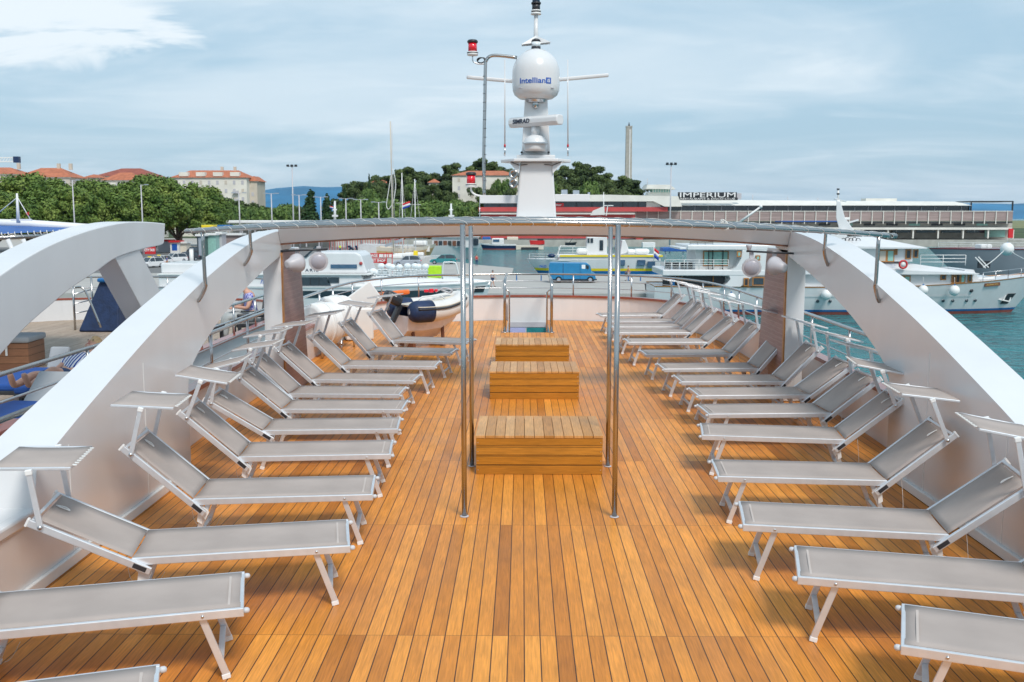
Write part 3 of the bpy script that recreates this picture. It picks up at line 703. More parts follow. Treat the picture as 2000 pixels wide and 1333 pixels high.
# dome
c = P(1046, 195); R_ = .282; zt = P(1046, 97).z; H_ = zt-c.z
pr = [(.13,-.012),(.135,0),(.20,.005),(.255,.045),(.277,.10),(R_,.16),(R_,H_-R_*1.02)]+[(R_*math.cos(a), H_-R_*1.02+R_*1.02*math.sin(a)) for a in [math.pi/2*i/10 for i in range(1, 10)]]+[(.002, H_)]
dome = W(MB().lathe((.16, YM-.05, c.z), pr, 48), 'antenna_dome', M_white)
W(MB().lathe((.16, YM-.05, c.z-.045), [(.10,0),(.12,.01),(.12,.03),(.135,.035)], 24), 'dome_base', M_steel2)
zt2 = P(1046, 157, YM-.33).z
def ondome(off):
    def f(u, v, w):
        g = (u+off)/R_; r = R_+.0015+w
        return Vector((.16+r*math.sin(g), YM-.05-r*math.cos(g), zt2+v))
    return f
W(lettering('Intellian', .315, .062, ondome(-.048), depth=.001, bold=.018), 'lettering', M_sign, dome)
m = MB(); vs = []
for i in range(9):
    for z in (-.034, .034): vs.append(ondome(.150)(-.034+.068*i/8, z, 0))
m.add(vs, [[2*i, 2*i+2, 2*i+3, 2*i+1] for i in range(8)]); W(m, 'logo_square', M_sign, dome)
W(lettering('i5', .034, .040, lambda u, v, w: ondome(.150)(u, v, w+.002), depth=.001, bold=.02), 'logo_figures', M_txtw, dome)
for s in (-1, 1): W(MB().box((.16+s*.19, YM-.05-.205, c.z+.105), (.05, .012, .010), rz=s*.75), 'dome_latch', M_grey, dome)
c = P(1046, 207, YM-.1); W(MB().lathe((c.x, YM-.11, c.z-.04), [(.01,0),(.035,.02),(.04,.07),(.03,.09)], 16), 'camera_pod', M_steel)
# lamps above the dome
c = P(1046, 97); W(MB().lathe((.16, YM, zt+.0), [(.05,0),(.055,.01),(.055,.03),(.052,.03),(.052,.09),(.055,.09),(.05,.11),(.02,.125),(.001,.125)], 20), 'masthead_lamp', M_dark)
W(MB().lathe((.16, YM, zt+.032), [(.0535,0),(.0535,.052)], 20), 'lamp_lens', M_glassw)
W(MB().cyl((.16, YM+.06, zt-.05), (.16, YM+.06, P(1046,25).z), .032, 16, r1=.024), 'topmast', M_white)
a = P(1046, 80).z
m = MB(); m.add([(.16-.17, YM-.02, a-.045), (.16, YM+.03, a+.06), (.16+.17, YM-.02, a-.02), (.16-.17, YM+.10, a-.045), (.16, YM+.10, a+.06), (.16+.17, YM+.10, a-.02), (.16-.06, YM, a-.03), (.16+.06, YM, a-.03)],
      [[0,1,6],[1,2,7],[6,1,7],[3,4,1,0],[1,4,5,2],[3,5,4]]); W(m, 'lamp_shield', M_white, solid=.008)
a = P(1046, 27).z
for k, (z0, z1, r, mt, nm) in enumerate(((0,.02,.062,M_plastic,'lamp_base'),(.02,.035,.055,M_dark,'lamp_ring'),(.035,.05,.060,M_plastic,'lamp_base'),(.05,.12,.048,M_dark,'lamp_body'),(.12,.14,.058,M_dark,'lamp_ring'),(.14,.22,.045,M_glassb,'lamp_lens'),(.22,.24,.055,M_dark,'lamp_cap'))):
    W(MB().cyl((.16, YM+.06, a+z0), (.16, YM+.06, a+z1), r, 20), nm, mt)
# whip aerials
for px, lab in ((986, 'left'), (1109, 'right')):
    b_, t_ = P(px, 304), P(px+(0 if px < 1000 else 0), 117)
    t = thing('whip_aerial', b_, 0, 'thin white whip aerial standing on the %s end of the mast platform' % lab, 'aerial', 'whip aerials on the mast platform')
    MB().cyl(b_-Vector((0,0,.01)), b_+Vector((0,0,.10)), .010, 8).build('base_ferrule', M_steel2, t, world=True)
    MB().cyl(b_+Vector((0,0,.10)), b_+Vector((0,0,.13)), .012, 8).build('red_band', M_red, t, world=True)
    MB().cyl(b_+Vector((0,0,.13)), t_, .009, 8, r1=.006).build('whip', M_white, t, world=True)
# bent steel pipe with two red lamps
pp = smooth_curve([P(946, 392), P(945, 300), P(947, 200), P(948, 130), P(950, 118), P(958, 110), P(975, 109), P(1010, 113)], 4)
pipe = W(MB().tube(pp, .020, 12), 'side_pipe', M_steel)
m = MB()
for k in range(14): q = P(946.5, 150+k*17); m.lathe(q, [(.0215,0),(.0225,.003),(.0215,.006)], 12)
W(m, 'cable_ties', M_dark, pipe)
def redlamp(px, py, sc, name, par):
    c = P(px, py); x, y, z = c
    W(MB().cyl((x, y, z-.055*sc), (x, y, z+.045*sc), .052*sc, 20), 'red_lamp', M_redlens, par)
    W(MB().lathe((x, y, z+.045*sc), [(.06*sc,0),(.065*sc,.02*sc),(.05*sc,.035*sc),(.001,.04*sc)], 20), 'lamp_cap', M_dark, par)
    W(MB().lathe((x, y, z-.10*sc), [(.062*sc,0),(.066*sc,.012*sc),(.066*sc,.02*sc),(.058*sc,.03*sc),(.066*sc,.035*sc),(.055*sc,.045*sc)], 20), 'lamp_base', M_plastic, par)
    W(MB().cyl((x, y, z-.075*sc), (x, y, z-.066*sc), .067*sc, 20), 'lamp_seal', M_dark, par)
redlamp(923, 92, 1, 'upper', mast); redlamp(920, 350, 1, 'lower', mast)
W(MB().tube(smooth_curve([P(923, 110), P(924, 120), P(933, 125), P(946, 125)], 4), .008, 8), 'lamp_arm', M_steel2)
m = MB(); q = P(939, 118)
for k in range(3): m.tube([q+Vector((.045*math.cos(t)+.004*k, .01*k, .03*math.sin(t)+.006*math.cos(t)*k)) for t in [2*math.pi*i/16 for i in range(16)]], .006, 6, closed=True)
W(m, 'coiled_cable', M_dark)
W(MB().tube(smooth_curve([P(920, 366), P(921, 374), P(929, 381), P(944, 384)], 4), .012, 8), 'lamp_arm', M_plastic)
for k, py in enumerate((342, 360)):
    q = P(1003, py); q.y = YM-.2
    W(MB().lathe(q, [(.012,-.22),(.014,-.12),(.022,-.05),(.035,-.015),(.055,0),(.056,.003),(.034,.0),(.02,-.03),(.001,-.05)], 24, axis=(-.25,-1,0)), 'horn', M_steel)
    W(MB().bar(q+Vector((.02,.12,0)), (.16-.16, YM-.1, q.z), .02, .02), 'horn_bracket', M_white)

# ---------------------------------------------------------------- dinghy on its cradle
A = Vector((-2.02, 17.0, .62))                   # stern, centre of tubes
hd = Vector((.82, .57, 0)).normalized(); sd = Vector((hd.y, -hd.x, 0))
din = thing('dinghy', (A.x, A.y, 0), 0, 'grey and cream inflatable dinghy with navy cover and outboard, parked on the left foredeck', 'dinghy')
def dp(u, v, z): return A + hd*(u*.53) + sd*v*.82 + Vector((0,0,z))
def dtube(s):
    return smooth_curve([dp(-.22, s*.46, .03), dp(.3, s*.47, .02), (dp(1.0, s*.46, .03)), dp(1.6, s*.36, .09), dp(2.0, s*.16, .15), dp(2.1, 0, .17)], 5)
for s in (-1, 1):
    m = MB(); pts = dtube(s); r = [.18*(1-.2*(i/(len(pts)-1))) for i in range(len(pts))]; r[0] = .05; r[1] = .12; r[2] = .16
    m.tube(pts, r, 18); m.build('inflatable_tube', M_creamw, din, world=True)
    m = MB(); cp = [p for p in pts[0:8]]; m.tube(cp, [.06,.14,.175]+[.187]*(len(cp)-3), 18); m.build('tube_cover', M_navy, din, world=True)
    m = MB(); m.tube([p+sd*s*.178+Vector((0,0,.05)) for p in pts[2:]], .018, 6); m.build('rubbing_strake', M_dark, din, world=True)
    m = MB(); m.tube([p+sd*s*.17+Vector((0,0,.085)) for p in pts[2:]], .010, 6); m.build('strake_piping', M_cream, din, world=True)
MB().add([dp(.0,-.34,.10), dp(.0,.34,.10), dp(1.5,.30,.15), dp(1.95,.06,.24), dp(1.95,-.06,.24), dp(1.5,-.30,.15)], [[0,1,2,3,4,5]]).build('deck_cover', M_cream, din, world=True, solid=.03)
# V hull
st = [(-.15,.36,-.50), (.5,.38,-.52), (1.2,.32,-.46), (1.8,.15,-.22), (2.05,.02,.05)]
vs = []
for u, w, k in st: vs += [dp(u, -w, -.06), dp(u, -w*.8, (k-.06)*.55), dp(u, 0, k), dp(u, w*.8, (k-.06)*.55), dp(u, w, -.06)]
m = MB(); m.add(vs, [[i*5+j, i*5+j+1, (i+1)*5+j+1, (i+1)*5+j] for i in range(4) for j in range(4)]+[[0,1,2,3,4]], False); m.build('hull', mk('dinghy_gelcoat', (.78,.74,.74), .35), din, world=True)
c = dp(-.42, 0, .24)
m = MB(); m.box(c, (.34,.22,.20), rz=math.atan2(hd.y, hd.x), ry=.45); eng = m.build('outboard_engine', M_dark, din, world=True, bevel=.07)
m = MB(); m.box(dp(-.30,0,-.02), (.09,.10,.34), rz=math.atan2(hd.y, hd.x), ry=.5); m.build('engine_leg', M_dark, din, world=True, bevel=.02)
MB().box(dp(-.44, .13, .26), (.05,.006,.06), rz=math.atan2(hd.y, hd.x), ry=.45).build('engine_badge', M_plastic, din, world=True)
MB().tube([dp(.15,.30,.16), dp(.4,.30,.26), dp(1.1,.28,.27), dp(1.3,.26,.18)], .012, 8).build('grab_rail', M_plastic, din, world=True)
MB().tube(smooth_curve([dp(1.3,-.15,.3), dp(1.5,-.02,.37), dp(1.7,.1,.33), dp(1.75,-.05,.28), dp(1.5,-.12,.33)], 4), .016, 6).build('mooring_line', M_grey, din, world=True)
MB().box(dp(.55,.62,-.05), (.22,.02,.05), rz=math.atan2(hd.y, hd.x)).build('carry_handle', M_black, din, world=True, bevel=.01)
for u in (.1, 1.2):
    m = MB(); m.bar(dp(u,-.30,-.56), dp(u,.30,-.56), .06, .10); m.bar(dp(u,-.26,-.54), dp(u,-.22,-.22), .05, .05); m.bar(dp(u,.26,-.54), dp(u,.22,-.22), .05, .05)
    m.build('cradle', M_woodd, din, world=True, bevel=.01)
# red and white pennant lying on the dinghy
m = MB(); q = dp(.9, -.1, .33)
for k in range(3): m.box(q+hd*(.10*k), (.08,.05,.05+.02*(k % 2)), rz=k*.7)
tag(m.build('red_cloth', M_redlens, origin=q, bevel=.012), 'small crumpled red cloth lying on top of the grey dinghy', 'cloth')

# ---------------------------------------------------------------- life raft canisters and their stand
for k, (px, py, Y, R_, L_, lab) in enumerate(((628, 634, 15.9, .35, .44, 'nearer white ribbed life raft canister beside the left pillar'), (655, 619, 17.0, .36, .46, 'farther white ribbed life raft canister beside the tilted white locker'))):
    q = D(px, py, Y); ax = Vector((.62, .78, 0)).normalized()
    t = thing('life_raft', (q.x, q.y, 0), 0, lab, 'life raft', 'life rafts on the left side deck')
    pr = []
    for i in range(25):
        u = -L_/2+L_*i/24; e = min(1, (1-abs(u)/(L_/2))*5); r = R_*(.80+.20*math.sqrt(max(0, e)))*(1+.007*math.cos(u*62)); pr.append((r, u))
    MB().lathe(q, pr, 36, axis=ax).build('canister', M_plastic, t, world=True)
    MB().lathe(q, [(R_*1.03,-.02),(R_*1.055,-.015),(R_*1.055,.015),(R_*1.03,.02)], 36, axis=ax).build('band', M_whitem, t, world=True)
    m = MB(); s2 = Vector((ax.y, -ax.x, 0))
    for a in (-.2, .2):
        for b in (-.24, .24):
            f = q+ax*a+s2*b; m.cyl((f.x, f.y, .004), (f.x, f.y, q.z-R_*.7), .018, 8)
        m.bar(q+ax*a-s2*.28-Vector((0,0,R_*.92)), q+ax*a+s2*.28-Vector((0,0,R_*.92)), .03, .03)
    m.build('stand', M_steel2, t, world=True)
q = D(712, 585, 18.0)
t = thing('tilted_locker', (q.x, q.y, 0), 0, 'white equipment locker with a tilted lid behind the life rafts', 'locker')
MB().box((q.x, q.y, q.z+.02), (.52,.05,.40), rz=.3, ry=-.62).build('lid', M_whitem, t, world=True, bevel=.02)
MB().box((q.x-.14, q.y+.12, .30), (.50,.42,.58), rz=.3).build('body', M_whitem, t, world=True, bevel=.03)
MB().box((q.x-.10, q.y-.045, q.z+.0), (.05,.02,.03), rz=.3).build('latch', M_steel2, t, world=True)
q = D(778, 573, 20.5)
tag(MB().bar(D(735, 577, 20.2), D(800, 570, 20.2), .10, .10).build('orange_float', M_orange, origin=q, bevel=.03), 'long orange float lying behind the outboard engine', 'float')
# ================================================================ setting: water, quays, hill, mountain
ZW, ZQ = -6.2, -4.9
def X_(px, Y): return D(px, 425, Y).x
def Z_(py, Y): return D(1020, py, Y).z
def tri(m, pts, z): m.add([(x, y, z) for x, y in pts], [list(range(len(pts)))])
m = MB(); m.add([(-12000,-3000,ZW),(12000,-3000,ZW),(12000,14000,ZW),(-12000,14000,ZW)], [[0,1,2,3]])
struct(tag(m.build('water', M_water), 'blue green harbour water with small ripples', 'water'))
g = lambda px, py: (G(px, py, ZQ).x, G(px, py, ZQ).y)
pts = [(-900, 93), g(1330, 574), g(1330, 537), g(1000, 534), g(1003, 524), g(935, 518), g(870, 508), g(800, 494), g(720, 480), (-40, 292), (900, 292), (900, 345), (-900, 345)]
struct(tag(MB().prism(pts, ZW-3, ZQ, 'Z').build('quay', M_asph, origin=(0,93,ZQ)), 'pale paved quay round the harbour basin', 'quay'))
struct(tag(MB().rect(-60, 300, 291.2, 291.95, ZW-1, ZQ+.75).build('harbour_wall', M_concrete, origin=(0,291.5,ZW)), 'low pale stone sea wall along the far quay', 'sea wall'))
m = MB(); m.add([(x, y, ZQ+.004) for x, y in [(-200,128),(X_(560,128),128),(X_(700,200),200),(X_(690,240),240),(-200,240)]], [[0,1,2,3,4]])
struct(tag(m.build('road', M_road), 'asphalt quay road where taxis wait', 'road'))
CREST = [(560,-2),(650,2),(690,8),(740,12),(800,17),(860,14),(920,19),(960,20),(1000,17),(1060,16),(1110,18),(1160,17),(1200,12),(1240,9),(1275,2),(1320,-2)]
def crest(px):
    if px <= CREST[0][0] or px >= CREST[-1][0]: return 0
    for (a, b), (c, d) in zip(CREST, CREST[1:]):
        if a <= px <= c: return max(0, b+(d-b)*(px-a)/(c-a))
    return 0
def hillz(x, Y):
    px = 1020+x/Y*FPX; s = min(1, max(0, (Y-365)/75)); s = s*s*(3-2*s)
    if Y > 460: s = max(0, 1-(Y-460)/120)
    return ZQ+.05+crest(px)*s + (.8*noise.noise(Vector((x*.05, Y*.05, 0))) if s > 0 else 0)*s
def grid(nx, ny, f): return [f(i, j) for i in range(nx+1) for j in range(ny+1)], [[i*(ny+1)+j, (i+1)*(ny+1)+j, (i+1)*(ny+1)+j+1, i*(ny+1)+j+1] for i in range(nx) for j in range(ny)]
v, f_ = grid(80, 24, lambda i, j: (-420+i*15, 345+j*14, hillz(-420+i*15, 345+j*14)))
struct(tag(MB().add(v, f_, True).build('hill', M_hill), 'low wooded hill behind the harbour', 'hill'))
m = MB(); m.add([(-2500,680,ZQ),(2500,680,ZQ),(2500,2500,ZQ),(-2500,2500,ZQ)], [[0,1,2,3]]); m.add([(-2500,345,ZQ-.1),(-420,345,ZQ-.1),(-420,681,ZQ-.1),(-2500,681,ZQ-.1)], [[0,1,2,3]]); m2_ = MB(); struct(tag(m2_.add([(780,345,ZQ-.1),(2500,345,ZQ-.1),(2500,681,ZQ-.1),(780,681,ZQ-.1)], [[0,1,2,3]]).build('far_quay', M_concrete), 'pale far quay right of the terminal', 'quay'))
if 0: m.add([(780,345,ZQ-.1),(2500,345,ZQ-.1),(2500,681,ZQ-.1),(780,681,ZQ-.1)], [[0,1,2,3]])
struct(tag(m.build('land', M_land), 'flat dry land beyond the harbour', 'land'))
MT = [(-400,376),(200,372),(500,373),(545,366),(600,363),(640,364),(690,367),(800,380),(1000,395),(1400,402),(1700,400),(1850,396),(1950,397),(2100,395),(2500,398)]
def mt(px):
    for (a, b), (c, d) in zip(MT, MT[1:]):
        if a <= px <= c: return b+(d-b)*(px-a)/(c-a)
    return 398
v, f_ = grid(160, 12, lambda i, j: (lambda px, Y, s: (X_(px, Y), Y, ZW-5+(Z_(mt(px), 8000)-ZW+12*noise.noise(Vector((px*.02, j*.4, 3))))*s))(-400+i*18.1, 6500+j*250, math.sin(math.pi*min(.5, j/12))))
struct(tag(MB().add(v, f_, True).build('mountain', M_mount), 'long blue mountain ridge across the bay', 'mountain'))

# ---------------------------------------------------------------- trees
def leaf_cloud(blobs, n, size, seed, mat, name='crown', droop=0):
    R_ = random.Random(seed); m = MB(); wts = [b[1][0]*b[1][2] for b in blobs]
    for c, r in blobs:
        prof = [(max(.02, math.sin(math.pi*i/7))*.66, -math.cos(math.pi*i/7)*.66) for i in range(8)]
        b0 = len(m.v); m.lathe((0,0,0), prof, 9, smooth=False)
        for i in range(b0, len(m.v)):
            q = m.v[i]; k = 1+.22*noise.noise(q*2.5+Vector(c)); m.v[i] = Vector(c)+Vector((q.x*r[0]*k, q.y*r[1]*k, q.z*r[2]*k))
    vs, fs = [], []
    for _ in range(n):
        c, r = R_.choices(blobs, wts)[0]
        while True:
            d = Vector((R_.gauss(0,1), R_.gauss(0,1), R_.gauss(0,1)))
            if d.length > .1: break
        d.normalize()
        if d.z < -.3 and R_.random() < .5: d.z = -d.z
        k = R_.uniform(.62, 1.12)*(1+.20*noise.noise(d*2.2+Vector(c)*.7))
        p = Vector(c)+Vector((d.x*r[0]*k, d.y*r[1]*k, d.z*r[2]*k))
        nn = (d+Vector((R_.gauss(0,.5), R_.gauss(0,.5), R_.gauss(0,.5)+.3))).normalized()
        u = nn.cross(Vector((R_.gauss(0,1), R_.gauss(0,1), R_.gauss(0,1)))).normalized(); w_ = nn.cross(u)
        s = size*R_.uniform(.55, 1.35); b0 = len(vs)
        vs += [p+u*s+w_*s*.2, p+w_*s*.7, p-u*s-w_*s*.1, p-w_*s*.75]; fs.append([b0, b0+1, b0+2, b0+3])
    m.add(vs, fs); me = m.build(name, mat); return me
def make_tree(name, label, cat, mat, H, R_, kind, seed, n, leaf):
    rr = random.Random(seed); root = thing(name, (0,0,0), 0, label, cat)
    blobs = []
    if kind == 'round':
        for i in range(34):
            a = 2.4*i; zt_ = rr.uniform(-.55, 1); d = R_*.78*math.sqrt(1-zt_*zt_*.8)*rr.uniform(.8, 1.05); r = R_*rr.uniform(.20, .32)
            blobs.append(((math.cos(a)*d, math.sin(a)*d, H*(.60+.30*zt_)), (r, r, r*rr.uniform(.8, 1.1))))
        blobs.append(((0, 0, H*.60), (R_*.72, R_*.72, H*.27))); th = .5
    elif kind == 'pine':
        for i in range(24):
            a = 2.4*i; d = R_*rr.uniform(.1, .95); r = R_*rr.uniform(.20, .34)
            blobs.append(((math.cos(a)*d, math.sin(a)*d, H*(rr.uniform(.34, .93)-.14*d/R_)), (r, r, r*rr.uniform(.5, .9))))
        th = .72
    elif kind == 'bush':
        for i in range(22):
            a = 2.4*i; zt_ = rr.uniform(-.3, 1); d = R_*.75*math.sqrt(1-zt_*zt_*.8); r = R_*rr.uniform(.22, .34)
            blobs.append(((math.cos(a)*d, math.sin(a)*d, H*(.5+.34*zt_)), (r, r, r*.8)))
        blobs.append(((0, 0, H*.45), (R_*.7, R_*.7, H*.38)))
        th = .3
    else:
        for i in range(7): blobs.append(((rr.uniform(-.08,.08)*R_, rr.uniform(-.08,.08)*R_, H*(.16+.12*i)), (R_*(1-.125*i)*.9, R_*(1-.125*i)*.9, H*.12)))
        th = .3
    m = MB(); m.tube([(0,0,0), (rr.uniform(-.3,.3), 0, H*.25), (rr.uniform(-.4,.4), rr.uniform(-.3,.3), H*th)], [R_*.075, R_*.06, R_*.04], 8)
    for i in range(4):
        b = blobs[i][0]; m.tube([(0, 0, H*.2), (b[0]*.5, b[1]*.5, H*.36), (b[0], b[1], b[2])], [R_*.045, R_*.035, R_*.015], 6)
    m.build('trunk', M_bark, root)
    leaf_cloud(blobs, n, leaf, seed, mat).parent = root
    return root
TREES = {}
NORD = ['first','second','third','fourth','fifth','sixth','seventh','eighth','ninth','tenth','eleventh','twelfth','thirteenth','fourteenth','fifteenth','sixteenth','seventeenth','eighteenth','nineteenth','twentieth',
        'twenty-first','twenty-second','twenty-third','twenty-fourth','twenty-fifth','twenty-sixth','twenty-seventh','twenty-eighth','twenty-ninth','thirtieth','thirty-first','thirty-second','thirty-third','thirty-fourth','thirty-fifth','thirty-sixth']
for key, args in {'round': ('plane_tree', 'x', 'tree', M_leaf, 15, 6.5, 'round', 11, 9500, .30), 'round2': ('plane_tree', 'x', 'tree', M_leaf, 15, 6.5, 'round', 12, 9500, .30),
                  'pine': ('pine_tree', 'x', 'tree', M_leaf2, 13, 6.0, 'pine', 13, 6500, .36), 'pine2': ('pine_tree', 'x', 'tree', M_leaf2, 13, 6.0, 'pine', 14, 6500, .36),
                  'bush': ('broad_bush', 'x', 'bush', M_leaf3, 8, 5.5, 'bush', 15, 5000, .34), 'cyp': ('cypress_tree', 'x', 'tree', M_leaf4, 12, 2.6, 'cyp', 16, 2500, .30)}.items():
    TREES[key] = [make_tree(*args), False]
def put_tree(key, x, y, z, H, R_, rot, label, group):
    t = TREES[key]; o = copy_tree(t[0]) if t[1] else t[0]; t[1] = True
    bH, bR = {'round': (15, 6.5), 'round2': (15, 6.5), 'pine': (13, 6), 'pine2': (13, 6), 'bush': (8, 5.5), 'cyp': (12, 2.6)}[key]
    o.location = (x, y, z); o.rotation_euler = (0, 0, rot); o.scale = (R_/bR, R_/bR, H/bH)
    tag(o, label, None, group); return o
rt = random.Random(5)
# plane trees along the promenade (two rows)
k = 0
for px, yt, Y in [(-40,352,205),(50,340,215),(120,345,222),(190,352,230),(255,352,236),(300,342,240),(350,345,246),(395,366,254)]:
    H = Z_(yt, Y)-ZQ
    put_tree('round' if k % 2 else 'round2', X_(px, Y), Y, ZQ, H, 7.4, rt.uniform(0, 6), '%s large green tree from the left in the back row on the promenade' % NORD[k], 'plane trees on the promenade, back row'); k += 1
k = 0
for px, yt, Y in [(-15,372,170),(60,366,176),(135,362,182),(215,364,190),(285,366,198),(345,372,206),(392,392,216)]:
    H = Z_(yt, Y)-ZQ
    put_tree('round2' if k % 2 else 'round', X_(px, Y), Y, ZQ, H, 5.6, rt.uniform(0, 6), '%s large green tree from the left in the front row on the promenade' % NORD[k], 'plane trees on the promenade, front row'); k += 1
# greenery right of the apartment block
k = 0
for px, yt, Y, r, key in [(430,392,300,5,'bush'),(455,398,310,5,'bush'),(470,380,330,6,'pine'),(500,402,320,5,'bush'),(515,395,350,4,'pine'),(540,403,330,5,'bush'),(560,396,345,5,'bush'),(585,400,350,5,'pine2'),(440,385,340,6,'bush'),(668,398,330,4,'bush'),(660,392,350,5,'pine')]:
    H = Z_(yt, Y)-ZQ
    put_tree(key, X_(px, Y), Y, ZQ-.2, H, r, rt.uniform(0, 6), '%s green clump from the left between the apartment block and the wooded hill' % NORD[k], 'greenery beside the apartment block'); k += 1
k = 0
for px, yt, Y, r in [(608,370,300,4.3),(640,378,310,3.4),(674,364,380,1.9),(722,340,400,1.5)]:
    z0 = hillz(X_(px, Y), Y)
    put_tree('cyp', X_(px, Y), Y, z0-.2, Z_(yt, Y)-z0, r, rt.uniform(0, 6), '%s dark pointed cypress from the left before the blue mountain' % NORD[k], 'cypresses by the wooded hill'); k += 1
# pines on the hill
for k in range(22):
    px = 700+24.5*k; Y = 414+rt.uniform(-5, 5); x = X_(px, Y); z0 = hillz(x, Y); yt = 425-(425-min(((a, b) for a, b in [(690,352),(738,340),(795,326),(846,344),(888,320),(945,310),(992,332),(1080,330),(1130,316),(1184,338),(1242,358)]), key=lambda t: abs(t[0]-px))[1])*rt.uniform(.80,.90)
    if 870 < px < 1010: yt = max(yt, 352)
    put_tree(('pine', 'pine2')[k % 2], x, Y, z0-.2, max(6, Z_(yt, Y)-z0), 6.2, rt.uniform(0, 6), '%s pine from the left in the middle row of the wooded hill' % NORD[k], 'pines halfway up the hill')
k = 0
TOP = [(690,352),(715,346),(738,340),(765,336),(795,324),(822,326),(846,342),(868,338),(888,316),(915,326),(945,306),(968,314),(992,330),(1020,330),(1080,330),(1104,322),(1130,314),(1158,318),(1184,336),(1206,344),(1228,346),(1242,356)]
for px, yt in TOP:
    Y = 432+rt.uniform(-6, 6); x = X_(px, Y); z0 = hillz(x, Y); H = max(7, Z_(yt, Y)-z0)
    put_tree('pine' if k % 2 else 'pine2', x, Y, z0-.2, H, 6.6+rt.uniform(-.8, 1.6), rt.uniform(0, 6), '%s dark pine from the left along the crest of the wooded hill' % NORD[k], 'pines along the hill crest'); k += 1
k = 0
for i in range(26):
    px = 700+21.5*i; Y = 392+rt.uniform(-14, 14)
    if 880 < px < 905 or 925 < px < 935: Y = 385
    x = X_(px, Y); z0 = hillz(x, Y)
    yt = 425-(425-min(TOP, key=lambda t: abs(t[0]-px))[1])*rt.uniform(.58, .78)
    H = max(5, Z_(yt, Y)-z0); kk = ('pine', 'bush', 'pine2', 'pine')[i % 4]
    if 876 < px < 930: H *= .6
    put_tree(kk, x, Y, z0-.2, H, 4.8+rt.uniform(-.5, 1.2), rt.uniform(0, 6), '%s green tree from the left on the lower slope of the wooded hill' % NORD[k], 'trees on the lower hill slope'); k += 1
k = 0
for px, yt, Y, r in [(700,392,325,6),(728,384,328,7.5),(758,386,322,6.5),(780,392,326,5),(838,388,332,7),(868,392,330,5),(912,392,335,6),(945,398,335,5),(968,402,330,4),(990,396,338,5)]:
    put_tree('bush', X_(px, Y), Y, ZQ-.2, Z_(yt, Y)-ZQ, r, rt.uniform(0, 6), '%s rounded light green bush from the left at the foot of the hill' % NORD[k], 'rounded bushes at the foot of the hill'); k += 1
for t in TREES.values():
    if not t[1]: print('unused tree')

# ---------------------------------------------------------------- buildings
def building(name, label, px0, px1, ye, yr, Y, depth, mat, roofm, rows, cols, wpx=None, inset=None, dormers=0, chim=(), z0=None, rot=0, eave=.6, winm=None, rh=None):
    x0, x1 = X_(px0, Y), X_(px1, Y); ze = Z_(ye, Y); z0 = ZQ if z0 is None else z0
    zr = Z_(yr, Y+depth/2)
    w_, h = x1-x0, ze-z0; cx_ = (x0+x1)/2
    t = thing(name, (cx_, Y+depth/2, z0), rot, label, 'building')
    MB().box((0, 0, h/2), (w_, depth, h)).build('wall', mat, t)
    ins = inset if inset is not None else min(w_, depth)*.45
    e = eave; rr = [(-w_/2-e, -depth/2-e, h), (w_/2+e, -depth/2-e, h), (w_/2+e, depth/2+e, h), (-w_/2-e, depth/2+e, h)]
    hr = zr-z0
    a, b = (-w_/2+ins, 0, hr), (w_/2-ins, 0, hr)
    if w_ < depth: a, b = (0, -depth/2+ins, hr), (0, depth/2-ins, hr)
    vs = rr+[a, b]; fs = [[0,1,5,4],[2,3,4,5],[1,2,5],[3,0,4],[3,2,1,0]] if w_ >= depth else [[1,2,5,4],[3,0,4,5],[0,1,4],[2,3,5],[3,2,1,0]]
    rf = MB().add(vs, fs).build('roof', roofm, t)
    MB().box((0,-depth/2-e*.5,h-.15),(w_+2*e,.12,.22)).build('eave_board', M_stone, t)
    for cxp in chim: MB().box((cxp*w_/2, 0, hr+.4), (1.0, .8, 2.0)).build('chimney', M_stone2, rf)
    for i in range(dormers):
        xd = -w_/2+w_*(i+.7)/(dormers+.4)
        d = MB().box((xd, -depth/2+1.2, h+(hr-h)*.42), (w_/dormers*.48, 2.2, (hr-h)*.5)).build('dormer', M_stone, rf)
    wm = winm or M_glassb
    for i in range(cols):
        for j in range(rows):
            x = -w_/2+w_*(i+.5)/cols; z = h-(j+.6)*3.1
            if z < 1: continue
            MB().box((x, -depth/2-.02, z), (.95, .12, 1.5)).build('window', M_grey if (i+j) % 3 else M_stone2, t)
    return t
building('red_roofed_house', 'leftmost terracotta roofed house above the promenade trees', -60, 40, 340, 327, 330, 12, M_stone2, M_roof, 2, 6, chim=(-.2,.7))
building('red_roofed_house', 'terracotta roofed house with two chimneys right of the leftmost one', 36, 140, 346, 328, 320, 12, M_stone2, M_roof, 2, 5, chim=(.3,.75))
building('dark_roofed_house', 'house with wide dark red hipped roof behind the trees', 192, 300, 344, 329, 350, 14, M_stone, M_roof2, 2, 6)
building('low_roofed_house', 'small house with orange roof before the dark red roofed house', 205, 275, 352, 337, 335, 9, M_stone, M_roof, 2, 4)
building('low_roofed_house', 'small orange roofed house at the left of the dark red roof', 168, 196, 347, 341, 340, 8, M_stone2, M_roof, 1, 2)
ap = building('apartment_block', 'large pale apartment block with orange roof, white dormers and balconies', 338, 484, 347, 333, 380, 15, M_stone, M_roof, 5, 9, dormers=4, chim=(.2,.55), inset=5)
w_ = X_(484,380)-X_(338,380); h = Z_(347,380)-ZQ
for i, j in ((.32,1),(.62,1),(.86,1),(.62,2),(.32,3),(.86,3),(.86,2)):
    m = MB(); x = -w_/2+w_*i; z = h-(j+.9)*3.1; m.box((x,-8.1,z),(2.4,1.2,.15)); m.box((x,-8.65,z+.5),(2.4,.06,.9)); m.build('balcony', M_grey, ap)
building('apartment_wing', 'narrow pale wing at the right end of the apartment block', 486, 504, 354, 345, 384, 12, M_stone2, M_roof, 5, 1)
